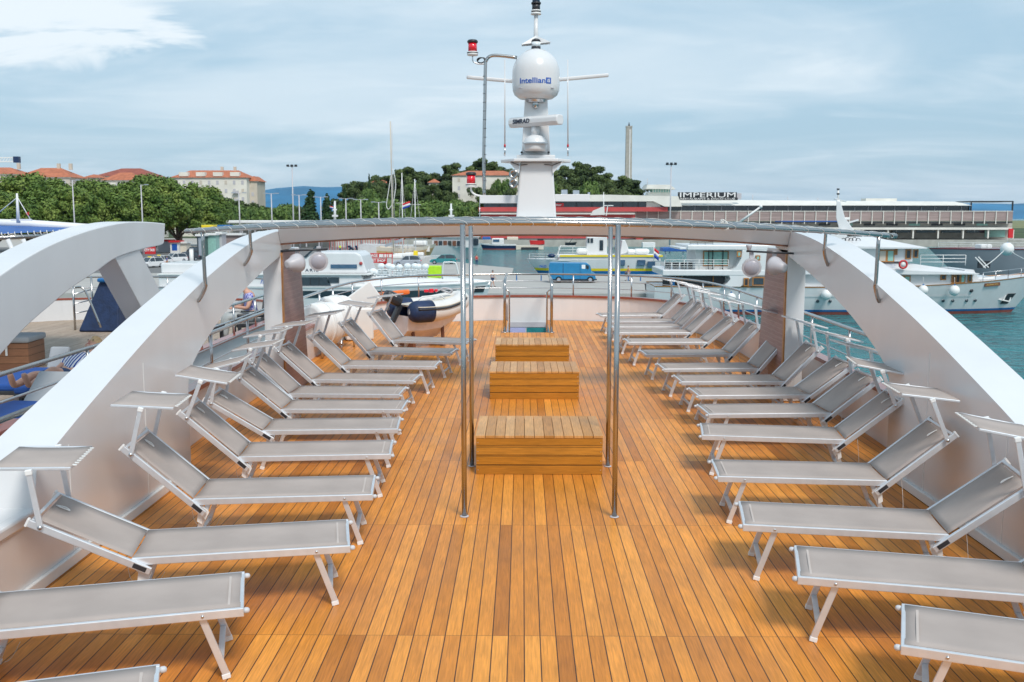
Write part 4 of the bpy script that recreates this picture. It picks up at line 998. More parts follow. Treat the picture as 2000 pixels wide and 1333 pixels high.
building('hillside_house', 'white house with long low orange roof among the pines left of the mast', 884, 1012, 343, 334, 398, 12, M_stone, M_roof, 4, 5, z0=ZQ, inset=6)
building('hill_house', 'half hidden orange roofed house between the hilltop pines', 722, 760, 358, 350, 425, 9, M_stone2, M_roof, 2, 3, z0=5)
building('hill_house', 'half hidden pale house under the pines right of the tall wooden mast', 838, 858, 357, 350, 420, 9, M_stone, M_roof, 2, 2, z0=5)
# tall concrete chimney tower
c = Vector((X_(1226, 470), 470, 0)); z1 = Z_(250, 470)
t = thing('concrete_tower', (c.x, 470, ZQ), 0, 'tall slim concrete tower above the wooded hill', 'tower')
MB().add([(x*2.9/2*k, y*2.9/2*k, z) for z, k in ((0,1.15),(z1-ZQ,.92)) for x, y in ((-1,-1),(1,-1),(1,1),(-1,1))], [[3,2,1,0],[4,5,6,7],[0,1,5,4],[1,2,6,5],[2,3,7,6],[3,0,4,7]]).build('shaft', M_concrete, t)
m = MB(); m.box((.35,-1.46,(z1-ZQ)/2),(.5,.4,z1-ZQ-2)); m.build('shaft_rib', M_whitem, t)
MB().box((0,0,z1-ZQ+.3),(2.9,2.9,.8)).build('cap', M_concrete, t); MB().cyl((0,0,z1-ZQ+.6),(0,0,z1-ZQ+2.4),.5,8,r1=.1).build('top_lamp', M_dark, t)

# ---------------------------------------------------------------- ferry terminal and club
def pb(m, px0, px1, py0, py1, Y, d): return m.rect(X_(px0, Y), X_(px1, Y), Y, Y+d, Z_(py1, Y), Z_(py0, Y))
YT = 330
te = thing('ferry_terminal', (X_(1640,YT), YT, ZQ), 0, 'long two storey ferry terminal with dark glass band and brown mesh screen', 'building')
def T(m, n, mt_): return m.build(n, mt_, te, world=True)
m = MB(); x0, x1 = X_(1305,YT), X_(1895,YT); za, zb = Z_(402,YT), Z_(391,YT+12)
m.add([(x0,YT-1,za),(x1,YT-1,za),(x1,YT+16,za),(x0,YT+16,za),(x0+3,YT+5,zb),(x1-3,YT+5,Z_(395,YT+12)),(x1-3,YT+12,Z_(395,YT+12)),(x0+3,YT+12,zb)], [[3,2,1,0],[4,5,6,7],[0,1,5,4],[1,2,6,5],[2,3,7,6],[3,0,4,7]]); T(m, 'roof', M_roofw)
T(pb(MB(), 1305, 1893, 402.5, 413, YT+1, 12), 'window_band', M_glass)
for i in range(22): T(pb(MB(), 1330+26*i, 1331.5+26*i, 402.5, 413, YT+.8, .2), 'mullion', M_grey)
T(pb(MB(), 1240, 1978, 413, 432, YT-2.5, .25), 'mesh_screen', M_mesh)
T(pb(MB(), 1240, 1978, 412.4, 413.6, YT-2.7, .3), 'handrail', M_roofw)
for i in range(34): T(pb(MB(), 1241+22*i, 1242.2+22*i, 412, 438, YT-2.9, .35), 'screen_post', M_roofw)
T(pb(MB(), 1240, 1978, 433, 436, YT-2.4, 16), 'floor_slab', M_dark)
T(pb(MB(), 1300, 1978, 436, 449, YT, 10), 'back_wall', M_concrete)
for i in range(8): T(pb(MB(), 1600+44*i, 1622+44*i, 437, 441, YT-.2, .2), 'upper_window', M_glassg if i % 3 == 1 else M_dark)
T(pb(MB(), 1240, 1978, 445, 449, YT-8, 10), 'canopy', M_roofw)
for i in range(16): T(pb(MB(), 1245+49*i, 1247.5+49*i, 449, 466, YT-7.6, .5), 'column', M_roofw)
T(pb(MB(), 1240, 1978, 449, 466.5, YT+2, 10), 'ground_wall', M_concrete)
for i in range(14): T(pb(MB(), 1252+49*i, 1290+49*i, 450, 455, YT+1.8, .2), 'ground_window', M_glass)
T(pb(MB(), 1925, 1965, 450, 463, YT+1.7, .2), 'shopfront', M_glassg); T(pb(MB(), 1972, 1981, 447, 465, YT-8.3, .6), 'red_panel', M_red)
T(pb(MB(), 1895, 1978, 393, 395, YT, 12), 'end_frame', M_dark)
for px in (1896, 1977): T(pb(MB(), px-1, px+1, 395, 413, YT, .5), 'end_post', M_dark)
T(pb(MB(), 1690, 1750, 388, 395, YT+8, 5), 'roof_plant', M_roofw)
for px, y in ((1380,378),(1395,374),(1480,380),(1550,384),(1610,386)): T(MB().cyl((X_(px,YT),YT+8,Z_(396,YT)),(X_(px,YT),YT+8,Z_(y,YT)),.12,6), 'roof_aerial', M_grey)
# the club: white roof, red band, dark windows, control cabin
cl = thing('club_building', (X_(1190,325), 325, ZQ), 0, 'low club building with thick white roof, dark windows and red band', 'building')
def C_(m, n, mt_): return m.build(n, mt_, cl, world=True)
YC = 325
m = MB().prism([(X_(940,YC),Z_(394,YC)),(X_(1275,YC),Z_(394,YC)),(X_(1296,YC),Z_(404,YC)),(X_(1330,YC),Z_(404,YC)),(X_(1322,YC),Z_(384,YC)),(X_(1180,YC),Z_(381,YC)),(X_(940,YC),Z_(384,YC))], YC-2, YC+12, 'Y'); C_(m, 'roof', M_roofw)
C_(pb(MB(), 945, 1270, 394.3, 405, YC, 10), 'window_band', M_glass)
for i in range(10): C_(pb(MB(), 975+30*i, 977+30*i, 394.3, 405, YC-.2, .2), 'mullion', M_dark)
C_(pb(MB(), 1262, 1290, 395, 405, YC-.5, 9), 'white_bay', M_roofw)
C_(pb(MB(), 935, 1304, 405, 413.5, YC-1, 12), 'red_band', M_redband)
C_(pb(MB(), 940, 1240, 413.5, 417, YC-.6, 10), 'lower_wall', M_mesh); C_(pb(MB(), 935, 1240, 417, 419, YC-3, 12), 'terrace_slab', M_roofw)
C_(pb(MB(), 940, 1240, 419.2, 466, YC, 10), 'ground_wall', M_redband)
C_(pb(MB(), 1082, 1101, 397, 404, YC-.6, .3), 'red_sign', M_red)
C_(lettering('bar', 1.9, .6, lambda u, v, w: Vector((X_(1091.5,YC-.7)+u, YC-.65-w, Z_(400.5,YC)+v)), depth=.02, bold=.02), 'lettering', M_txtw)
for x0,x1,y0 in ((1096,1108,371),(1119,1131,372),(1148,1152,376)): C_(pb(MB(), x0, x1, y0, 383, YC+5, 3), 'roof_plant', M_silver)
cab = pb(MB(), 1266, 1308, 376, 386, YC+3, 8); C_(cab, 'cabin', M_roofw)
C_(pb(MB(), 1274, 1308, 369.5, 376, YC+2.7, 7), 'cabin_window', M_glassg)
for i in range(7): C_(pb(MB(), 1274+5*i, 1275.5+5*i, 369.5, 376, YC+2.4, .3), 'cabin_mullion', M_roofw)
m = MB().prism([(X_(1262,YC),Z_(369,YC)),(X_(1320,YC),Z_(370,YC)),(X_(1308,YC),Z_(361,YC)),(X_(1264,YC),Z_(361,YC))], YC+1, YC+12, 'Y'); C_(m, 'cabin_roof', M_roofw)
C_(MB().cyl((X_(1267,YC),YC+5,Z_(362,YC)),(X_(1267,YC),YC+5,Z_(348,YC)),.1,6), 'aerial', M_grey)
# roof sign
sg = thing('roof_sign', (X_(1380,YT), YT-2, Z_(391,YT)), 0, 'dark roof sign with white letters reading IMPERIUM', 'sign')
S_ = lambda m, n, mt_: m.build(n, mt_, sg, world=True)
S_(pb(MB(), 1324, 1440, 386.3, 391.5, YT-2, .3), 'lower_board', M_dark)
S_(pb(MB(), 1323, 1438, 376, 386.3, YT-1.4, .1), 'back_board', M_dark)
wd = X_(1435,YT-2)-X_(1327,YT-2); hh = Z_(376.6,YT-2)-Z_(386,YT-2)
S_(lettering('IMPERIUM', wd, hh, lambda u, v, w: Vector((X_(1381,YT-2)+u, YT-2.2-w, (Z_(376.6,YT-2)+Z_(386,YT-2))/2+v)), depth=.1, bold=.0), 'lettering', M_txtw)
S_(lettering('RESTAURANT & DISCO CLUB', wd*.98, hh*.36, lambda u, v, w: Vector((X_(1381,YT-2)+u, YT-2.2-w, Z_(388.9,YT-2)+v)), depth=.1, bold=.0), 'small_lettering', M_txtw)
S_(pb(MB(), 1437, 1447, 378, 390, YT, .2), 'back_frame', M_grey)
# long low market shelters left
ms = thing('market_shelter', (X_(535,235), 235, ZQ), 0, 'long low white roofed shelter across the quay left of the harbour', 'shelter')
pb(MB(), 440, 655, 431, 437, 235, 9).build('roof', M_whitem, ms, world=True, bevel=.2)
for i in range(9): pb(MB(), 446+25*i, 448+25*i, 437, 483, 235.5, .3).build('post', M_grey, ms, world=True)
pb(MB(), 440, 655, 450, 483, 243, .4).build('back_wall', M_concrete, ms, world=True)
for k, (x0, x1, mt_, nm) in enumerate(((392,416,M_yellow,'yellow'),(423,447,M_hullb,'blue'))):
    tag(pb(MB(), x0, x1, 440, 446, 180, 3).build('awning_roof', mt_, origin=(X_(x0,180),180,Z_(446,180)), bevel=.1), '%s flat awning roof seen above the left end of the lashed bow' % nm, 'awning')

# ---------------------------------------------------------------- lamp posts
def lamp_post(px, yt, Y, arms, label, group, zb=ZQ):
    x = X_(px, Y); zt = Z_(yt, Y); t = thing('street_lamp', (x, Y, zb), 0, label, 'lamp post', group); s = Y/200
    MB().cyl((0,0,0), (0,0,zt-zb), .17*s, 8, r1=.10*s).build('pole', M_grey, t)
    if arms == 'flood':
        m = MB(); m.box((0,0,zt-zb), (2.2*s, .2, .2)); m.build('head_bar', M_grey, t)
        for d in (-.8, 0, .8): MB().box((d*s, -.2, zt-zb+.15), (.5*s, .4, .35*s), rx=.5).build('lamp_head', M_dark, t)
    else:
        for d in (-1, 1) if arms == 2 else (1,):
            MB().bar((0,0,zt-zb-.1), (d*.9*s, 0, zt-zb), .08*s, .08*s).build('arm', M_grey, t)
            MB().box((d*1.1*s, 0, zt-zb+.02), (.8*s, .3*s, .16*s)).build('lamp_head', M_silver, t)
lamp_post(573, 325, 260, 'flood', 'tallest grey floodlight mast before the blue mountain', 'tall floodlight masts')
lamp_post(1309, 322, 200, 'flood', 'tall slim floodlight mast in front of the club sign', 'tall floodlight masts')
for i, (px, y, Y) in enumerate(((468,377,210),(531,378,220),(585,381,230),(627,385,235),(676,388,230),(705,390,270),(740,395,280))):
    lamp_post(px, y, Y, 2, '%s two armed white lamp post from the left along the quay' % NORD[i], 'lamp posts along the quay')
lamp_post(145, 352, 150, 1, 'left single headed lamp among the promenade tree tops', 'lamps in the tree tops'); lamp_post(278, 361, 150, 1, 'right single headed lamp among the promenade tree tops', 'lamps in the tree tops')
cr = thing('crane', (X_(-45,300), 300, ZQ), 0, 'white crane jib reaching in from the left above the red roofs', 'crane')
MB().cyl((0,0,0),(0,0,Z_(305,300)-ZQ),.8,6).build('tower', M_whitem, cr)
m = MB(); xb = X_(36,300)-X_(-45,300); z = Z_(311,300)-ZQ
for dy in (-.5, .5):
    for dz in (-.7, .5): m.bar((-3, dy, z+dz), (xb, dy, z+dz), .25, .25)
for i in range(18): m.bar((-3+(xb+3)*i/18, -.5, z-.7), (-3+(xb+3)*(i+1)/18, -.5, z+.5), .15, .15)
m.build('jib', M_whitem, cr); MB().box((xb+.6, 0, z-.1),(1.6,1.4,1.8)).build('jib_head', M_navyh, cr)
# ================================================================ boats
class Hull:
    """hull between stern xs and bow xb along x; centreline at y=yc"""
    def __init__(s, xs, xb, yc, beam, z1a, z1b, z1m=None, rake=1.2, stern=.8, zk=ZW-.6, full=2.6):
        s.xs, s.xb, s.yc, s.b, s.za, s.zb, s.rake, s.st, s.zk, s.full = xs, xb, yc, beam, z1a, z1b, rake, stern, zk, full
        s.zm = z1m if z1m is not None else min(z1a, z1b)
    def sheer(s, t): return (1-t)**2*s.za+2*t*(1-t)*(2*s.zm-(s.za+s.zb)/2)*1.0+t*t*s.zb if False else (s.zm+(s.za-s.zm)*(1-t)**3*1.0+(s.zb-s.zm)*max(0,(t-.45)/.55)**2)
    def pt(s, t, z, side, off=0):
        d = 1 if s.xb > s.xs else -1; H = s.sheer(t)-s.zk; v = max(0, (z-s.zk)/H)
        hb = s.b/2*(s.st+(1-s.st)*min(1, t/.3))*(1-max(0, (t-.45)/.55)**s.full)**.85
        hb *= .62+.38*v**.6 if t < .6 else (.62-.25*(t-.6)/.4)+(.38+.25*(t-.6)/.4)*v**.8
        x = s.xs+(s.xb-s.xs)*t*(1-.0)-d*s.rake*(1-v)*t**4
        return Vector((x, s.yc+side*(hb+off), z))
    def band(s, f0, f1, off=0, t0=0, t1=1, n=36, rows=5, sides=(-1, 1), cap=False):
        m = MB()
        for side in sides:
            vs = []
            for i in range(n+1):
                t = t0+(t1-t0)*i/n; a = f0(t) if callable(f0) else f0; b = f1(t) if callable(f1) else f1
                for j in range(rows+1): vs.append(s.pt(t, a+(b-a)*j/rows, side, off))
            R1 = rows+1; fs = [[i*R1+j, (i+1)*R1+j, (i+1)*R1+j+1, i*R1+j+1] if side < 0 else [i*R1+j, i*R1+j+1, (i+1)*R1+j+1, (i+1)*R1+j] for i in range(n) for j in range(rows)]
            m.add(vs, fs, True)
        if len(sides) == 2 and t0 == 0:
            a = f0(0) if callable(f0) else f0; b = f1(0) if callable(f1) else f1
            m.add([s.pt(0, a, -1, off), s.pt(0, b, -1, off), s.pt(0, b, 1, off), s.pt(0, a, 1, off)], [[0,1,2,3]])
        if cap:
            vs = []
            for i in range(n+1):
                t = t0+(t1-t0)*i/n; b = (f1(t) if callable(f1) else f1)-.02; vs += [s.pt(t, b, -1, off), s.pt(t, b, 1, off)]
            m.add(vs, [[2*i, 2*i+2, 2*i+3, 2*i+1] for i in range(n)])
        return m
def boat(name, x, y, label, cat='boat', group=None): return thing(name, (x, y, ZW), 0, label, cat, group)
def rl(m, pts, z0, h, step, r=.03, bars=2):
    pts = [Vector(p) for p in pts]
    for k in range(bars): m.tube([p+Vector((0,0,h*(k+1)/bars)) for p in pts], r, 5)
    for a, b in zip(pts, pts[1:]):
        n = max(1, int((b-a).length/step))
        for i in range(n+1): p = a+(b-a)*i/n; m.cyl(p, p+Vector((0,0,h)), r, 5)
    return m

# ---- big white yacht on the right
Y0 = 86.0
def yx(px, Y=Y0): return X_(px, Y)
def yz(py, Y=Y0): return Z_(py, Y)
yt = boat('motor_yacht', yx(1640), Y0+3, 'big white yacht with wood framed windows and blue stripe, moored on the right', 'yacht')
def B(m, n, mt_, par=None, **k): return m.build(n, mt_, par or yt, world=True, **k)
hu = Hull(yx(1283), yx(2090), Y0+3.6, 7.2, yz(561), yz(538), yz(562), rake=3.2, stern=.85, full=3.4)
B(hu.band(ZW+.42, hu.sheer, cap=True), 'hull', M_white)
B(hu.band(ZW-.5, ZW+.28, off=.01), 'red_underbody', M_anti); B(hu.band(ZW+.26, ZW+.44, off=.025), 'blue_stripe', M_hullb)
B(hu.band(lambda t: hu.sheer(t)-.02, lambda t: hu.sheer(t)+.07, off=.03), 'wooden_gunwale', M_wood)
B(hu.band(lambda t: yz(579)-.04, lambda t: yz(579)+.05, off=.06, t0=.3, t1=.80, sides=(-1,)), 'rubbing_strake', M_white)
for px in (1606,1631,1835,1868,1890,1923,1944,1500,1530):
    t = (yx(px)-hu.xs)/(hu.xb-hu.xs); p = hu.pt(t, yz(589), -1, .03)
    B(MB().lathe(p, [(.14,0),(.14,.03),(.001,.03)], 12, axis=(0,-1,0)), 'porthole', M_glass)
B(MB().lathe(hu.pt(.79, yz(569), -1, .03), [(.16,0),(.16,.03),(.001,.03)], 12, axis=(0,-1,0)), 'hawse_hole', M_dark)
# name board and anchor
a, b = hu.pt(.818, yz(558), -1, .04), hu.pt(.862, yz(556), -1, .04)
nbd = B(MB().bar(a, b, .06, .30, up=(0,0,1)), 'name_board', M_woodd); u_ = (b-a).normalized(); n_ = Vector((u_.y, -u_.x, 0))
B(lettering('ADRIATIC', (b-a).length*.8, .14, lambda u, v, w: (a+b)/2+u_*u+Vector((0,0,v))+n_*(.04+w), depth=.01), 'name_lettering', M_gold, nbd)
m = MB(); p = hu.pt(.915, yz(590), -1, .12); m.bar(p, p+Vector((.5,0,1.5)), .09, .09); m.bar(p+Vector((-.5,-.05,.1)), p+Vector((.5,-.05,-.1)), .12, .10); m.bar(p+Vector((-.5,-.05,.1)), p+Vector((-.45,-.05,.45)), .1, .1); m.bar(p+Vector((.5,-.05,-.1)), p+Vector((.6,-.05,.25)), .1, .1); B(m, 'anchor', M_whitem)
B(hu.band(lambda t: yz(598), lambda t: yz(577), off=.05, t0=.915, t1=.945, sides=(-1,)), 'anchor_recess', M_dark)
# main house: side wall, wooden windows, big overhanging white roof
B(MB().prism([(yx(1560), yz(561)), (yx(1903), yz(561)), (yx(1917), yz(553)), (yx(1907), yz(530)), (yx(1560), yz(530))], Y0+.7, Y0+6.2, 'Y'), 'deck_house', M_white)
def win(px0, px1, py0, py1, Y, glass=M_glass, fr=M_wood):
    f = B(MB().rect(yx(px0, Y), yx(px1, Y), Y-.05, Y+.05, yz(py1, Y), yz(py0, Y)), 'window_frame', fr)
    k = .10; B(MB().rect(yx(px0, Y)+k, yx(px1, Y)-k, Y-.07, Y, yz(py1, Y)+k, yz(py0, Y)-k), 'pane', glass, f)
for w_ in ((1730,1744,537,557,M_woodd),(1771,1784,538,556,M_glassg),(1744,1771,538,556,M_dark),(1843,1854,536,547,M_glass),(1865,1871,534,554,M_woodd),(1872,1882,535,553,M_dark),(1882,1892,535,553,M_glassg),(1897,1905,535,551,M_glass),(1566,1574,537,557,M_glass),(1650,1690,537,557,M_glassg)): win(w_[0], w_[1], w_[2], w_[3], Y0+.64, w_[4])
def slab(p0, p1, yb, yt0, yt1, Ya, d, n): # overhanging roof with a raised sloping top
    a, b = yx(p0, Ya), yx(p1, Ya); zb, ze, zt = yz(yb, Ya), yz(yt1, Ya), yz(yt0, Ya); L_ = b-a
    vs = [(a,Ya,zb),(b,Ya,zb),(b,Ya+d,zb),(a,Ya+d,zb),(a,Ya,ze),(b+.1,Ya,zb+.08),(b+.1,Ya+d,zb+.08),(a,Ya+d,ze),(a+L_*.1,Ya+d*.4,zt),(a+L_*.45,Ya+d*.4,zt),(a+L_*.45,Ya+d*.6,zt),(a+L_*.1,Ya+d*.6,zt)]
    return B(MB().add(vs, [[3,2,1,0],[0,1,5,4],[1,2,6,5],[2,3,7,6],[3,0,4,7],[4,5,9,8],[5,6,10,9],[6,7,11,10],[7,4,8,11],[8,9,10,11]]), n, M_white)
slab(1540, 1918, 536, 503, 518, Y0, 7.2, 'main_roof')
B(MB().prism([(yx(1905), yz(553)), (yx(1932), yz(550)), (yx(1918), yz(528)), (yx(1900), yz(528))], Y0+1, Y0+6, 'Y'), 'house_front', M_white)
B(MB().rect(yx(1925), yx(1975), Y0+2, Y0+5.5, yz(552), yz(543)), 'fore_cabin', M_white, bevel=.2)
B(MB().rect(yx(1680), yx(1797), Y0+1.2, Y0+6, yz(512), yz(484)), 'wheelhouse', M_white)
for w_ in ((1719,1735,488,512,M_stone2),(1735,1750,488,512,M_glassg),(1751,1756,486,498,M_dark),(1772,1783,487,506,M_glass),(1787,1797,487,504,M_glass)): win(w_[0], w_[1], w_[2], w_[3], Y0+1.14, w_[4])
slab(1655, 1813, 486, 464, 481, Y0+.5, 6.4, 'wheelhouse_roof')
lb = B(MB().tube([D(1764,517,Y0-.3)+Vector((.32*math.cos(a), 0, .32*math.sin(a))) for a in [2*math.pi*i/16 for i in range(16)]], .085, 8, closed=True), 'life_ring', M_red)
c = D(1764,517,Y0-.3); B(MB().lathe(c, [(.22,0),(.22,.03),(.001,.03)], 16, axis=(0,-1,0)), 'ring_disc', M_whitem, lb)
for k, s_ in enumerate(('WELCOME ON', 'BOARD')):
    B(lettering(s_, 1.0-.3*k, .14, lambda u, v, w, k=k: D(1738+3*k, 518+4*k, Y0-.04)+Vector((u, -w, v)), depth=.01), 'wall_lettering', mk('faded_blue_lettering', (.35,.45,.65), .6))
rr = rl(MB(), [(yx(1815),Y0+2,yz(503)-.1),(yx(1905),Y0+2,yz(518)-.3),], 0, .8, 1.5); m = MB(); rl(m, [(yx(1815),Y0+1.4,yz(520)),(yx(1905),Y0+1.4,yz(520))], 0, .9, 1.8, bars=3); B(m, 'upper_rail', M_whitem)
m = MB(); m.bar(D(1905,503,Y0+1.4), D(1925,524,Y0+1.4), .08, .08); m.bar(D(1911,502,Y0+1.4), D(1931,523,Y0+1.4), .08, .08); B(m, 'ladder', M_whitem)
m = MB(); rl(m, [(hu.pt(.81, hu.sheer(.81), -1, -.15)), hu.pt(.88, hu.sheer(.88), -1, -.12), hu.pt(.96, hu.sheer(.96), -1, -.05)], 0, .8, 1.2, bars=2); B(m, 'bow_rail', M_steel2)
# aft part: two open decks framed by white bulwarks, a dark sheet behind for the shaded inside
B(MB().rect(yx(1365), yx(1560), Y0+1.2, Y0+6, yz(561), yz(480)), 'saloon', M_whitem)
m = MB().prism([(yx(1345), yz(478)), (yx(1690), yz(484)), (yx(1690), yz(474)), (yx(1550), yz(474)), (yx(1470), yz(478)), (yx(1350), yz(481))][::-1], Y0-.1, Y0+7, 'Y') 
B(MB().rect(yx(1344), yx(1560), Y0-.05, Y0+7, yz(489), yz(479)), 'top_deck', M_white, bevel=.08)
B(MB().rect(yx(1330), yx(1345), Y0+.2, Y0+6.8, yz(488), yz(484)), 'top_deck_end', M_white, bevel=.05)
B(MB().rect(yx(1296), yx(1560), Y0-.05, Y0+7, yz(539), yz(527)), 'middle_deck', M_white, bevel=.08)
B(MB().prism([(yx(1452), yz(488)), (yx(1560), yz(488)), (yx(1560), yz(528)), (yx(1430), yz(528)), (yx(1440), yz(522)), (yx(1450), yz(505))], Y0-.04, Y0+1.1, 'Y'), 'deck_wing', M_white)
B(MB().prism([(yx(1427), yz(538)), (yx(1475), yz(538)), (yx(1450), yz(560)), (yx(1414), yz(560)), (yx(1424), yz(553)), (yx(1430), yz(545))], Y0-.02, Y0+1.1, 'Y'), 'lower_wing', M_white)
for a, b, c, d, Y_, mt_ in ((1375,1425,490,520,Y0+1.15,M_glassg),(1441,1450,491,502,Y0-.12,M_glassg),(1478,1487,499,509,Y0-.12,M_glassg),(1456,1466,543,559,Y0-.1,M_dark),(1473,1497,541,558,Y0-.1,M_glass)): win(a, b, c, d, Y_, mt_)
B(MB().rect(yx(1300), yx(1424), Y0+1.1, Y0+1.19, yz(561), yz(540)), 'shade_sheet', M_dark)  # flat dark sheet, colours in the shade of the open lower deck
m = MB(); rl(m, [(yx(1300),Y0,yz(526.5)),(yx(1310),Y0,yz(526.5)),(yx(1425),Y0,yz(526.5))], 0, .82, 1.1, bars=4, r=.025); B(m, 'middle_deck_rail', M_whitem)
m = MB(); rl(m, [(yx(1350),Y0+.3,yz(478.5)),(yx(1395),Y0+.3,yz(478.5))], 0, .25, .5, r=.02); B(m, 'top_deck_rail', M_dark)
for px in (1390, 1398, 1418): B(MB().cyl((yx(px),Y0+.9,yz(527)),(yx(px),Y0+.9,yz(489)), .05, 6), 'deck_post', M_dark)
for px in (1330, 1338, 1400): B(MB().cyl((yx(px),Y0+.9,yz(560)),(yx(px),Y0+.9,yz(539)), .05, 6), 'deck_post', M_wood)
m = MB()
for i in range(7): m.box((yx(1316+16*i), Y0+3, yz(523)+.0), (.5,.5,.7))
B(m, 'deck_seats', M_dark)
B(MB().rect(yx(1318), yx(1322), Y0+.5, Y0+.6, yz(560), yz(546)), 'blue_post', M_hullb)
# funnel mast
m = MB(); 
vs = [D(px, py, Y0+2.6+d) for d in (0, 1.5) for px, py in ((1634,392),(1641,392),(1650,425),(1669,452),(1640,452),(1633,425))]
m.add(vs, [[0,1,2,3,4,5][::-1], [6,7,8,9,10,11]]+[[i, (i+1) % 6, (i+1) % 6+6, i+6] for i in range(6)]); B(m, 'mast_fin', M_white, bevel=.05)
B(MB().rect(yx(1638), yx(1672), Y0+2, Y0+5, yz(474), yz(450)), 'mast_house', M_white, bevel=.15)
B(MB().cyl(D(1637,393,Y0+3.3), D(1637,372,Y0+3.3), .09, 8), 'mast_top', M_whitem)
for y in (370, 379): B(MB().cyl(D(1637,y+1.5,Y0+3.3), D(1637,y-1.5,Y0+3.3), .13, 8), 'mast_lamp', M_dark)
B(MB().bar(D(1630,389,Y0+3.3), D(1652,394,Y0+3.3), .4, .09), 'mast_wing', M_white)
B(MB().bar(D(1655,436,Y0+3.3), D(1676,430,Y0+3.3), .3, .12), 'radar_arm', M_white); B(MB().rect(yx(1668), yx(1683), Y0+3, Y0+3.7, yz(430), yz(425)), 'radar_box', M_whitem, bevel=.06)
m = MB()
for i in range(5): p = D(1648+7*i, 470-1.5*(i % 2), Y0+2); m.tube([p+Vector((.2*math.cos(a),0,.2*math.sin(a))) for a in [2*math.pi*j/10 for j in range(10)]], .03, 5, closed=True)
B(m, 'hose_coils', M_dark)
B(MB().cyl(D(1590,474,Y0+4), D(1590,462,Y0+4), .1, 8), 'vent', M_whitem)
def fender(px, py, r, Y, lab, grp='white ball fenders on the big yacht'):
    c = D(px, py, Y); t = thing('ball_fender', (c.x, c.y, c.z), 0, lab, 'fender', grp)
    MB().ball((0,0,0), r, 12, (1,1,1.02)).build('ball', M_plastic, t); MB().lathe((0,0,r*.96), [(.08,0),(.1,.04),(.06,.12),(.001,.13)], 10).build('eye', M_hullb, t)
    MB().cyl((0,0,r), (0,.1,r+.7), .015, 5).build('line', M_rope, t)
fender(1803, 567, .42, Y0-.3, 'white ball fender on the big yacht, half hidden by the arch edge')
fender(1864, 568, .45, Y0-.3, 'round white ball fender on the yacht hull, fully visible right of the arch')
fender(1428, 582, .42, Y0-.3, 'white ball fender on the yacht hull above the far right sunbeds')
fender(1614, 576, .45, Y0-.3, 'white ball fender seen through the right arch opening')
# grey ship behind on the right
gs = boat('grey_ship', X_(1980,135), 139, 'large plain grey ship hull with thin rail behind the big yacht', 'ship')
gh = Hull(X_(2330,135), X_(1842,135), 139, 9, Z_(484,135), Z_(488,135), rake=5, full=2.0)
gh.band(ZW-.3, gh.sheer, cap=True).build('hull', M_greyh, gs, world=True)
gh.band(lambda t: gh.sheer(t)-.05, lambda t: gh.sheer(t)+.12, off=.05).build('rail_strip', mk('dark_red_strip', (.2,.05,.06), .5), gs, world=True)
m = MB(); rl(m, [gh.pt(t, gh.sheer(t), -1, -.1) for t in (.35,.5,.6,.7,.8,.9,.97)], 0, .9, 1.6, r=.03, bars=3); m.build('rail', M_whitem, gs, world=True)
MB().rect(X_(1946,133), X_(1970,133), 137, 139, Z_(488,135), Z_(478,135)).build('winch_house', M_whitem, gs, world=True, bevel=.2)
MB().rect(X_(1925,133), X_(1948,133), 134.2, 134.6, Z_(524,134), Z_(510,134)).build('anchor_pocket', M_dark, gs, world=True)
fender(1967, 487, .85, 132.5, 'large white ball buoy hung between lines on the grey ship', 'buoys'); 
mr = MB().tube(smooth_curve([D(1921,522,Y0+3), D(1940,509,110), D(1961,490,132)], 4), .05, 5); tag(mr.build('mooring_rope', M_rope, origin=D(1921,522,Y0+3)), 'white rope running from the yacht foredeck up to the large buoy', 'rope')
mr = MB().tube(smooth_curve([D(1975,491,132), D(1988,500,125), D(2030,520,110)], 4), .05, 5); tag(mr.build('mooring_rope', M_rope, origin=D(1975,491,132)), 'white rope running right from the large buoy out of the frame', 'rope')

# ---- white excursion boat with yellow lines behind the van
Y1 = 138.0
eb = boat('excursion_boat', X_(1160,Y1), Y1+3, 'white excursion boat with yellow lines and blue bottom behind the blue van', 'boat')
eh = Hull(X_(1292,Y1), X_(1029,Y1), Y1+2.6, 5.2, Z_(502,Y1), Z_(507,Y1), Z_(508,Y1), rake=2.6, stern=.95, full=3.2)
def E_(m, n, mt_, **k): return m.build(n, mt_, eb, world=True, **k)
zb0, zy0, zy1 = Z_(544,Y1), Z_(530,Y1), Z_(525,Y1)
E_(eh.band(zy1, eh.sheer, cap=True), 'hull', M_white); E_(eh.band(zy0, zy1, off=.02), 'yellow_stripe', M_yellow); E_(eh.band(ZW-.4, zy0, off=.01), 'blue_bottom', M_hullb)
x0, x1 = X_(1292,Y1), X_(1090,Y1)
E_(MB().prism([(x1, Z_(510,Y1)), (x0, Z_(510,Y1)), (x0, Z_(502,Y1)), (X_(1095,Y1), Z_(502,Y1))], Y1+.15, Y1+5, 'Y'), 'saloon', M_white)
E_(MB().rect(X_(1094,Y1), X_(1296,Y1), Y1-.05, Y1+.1, Z_(502,Y1), Z_(498.5,Y1)), 'upper_yellow_line', M_yellow)
E_(MB().rect(X_(1090,Y1), X_(1296,Y1), Y1+.1, Y1+5, Z_(502.5,Y1), Z_(498.8,Y1)), 'upper_deck', M_whitem)
for a, b in ((1210,1222),(1246,1262),(1266,1281)): E_(MB().rect(X_(a,Y1), X_(b,Y1), Y1-.12, Y1+.1, Z_(523 if a > 1264 else 519,Y1), Z_(511 if a > 1264 else 508,Y1)), 'window', M_glassb, bevel=.05)
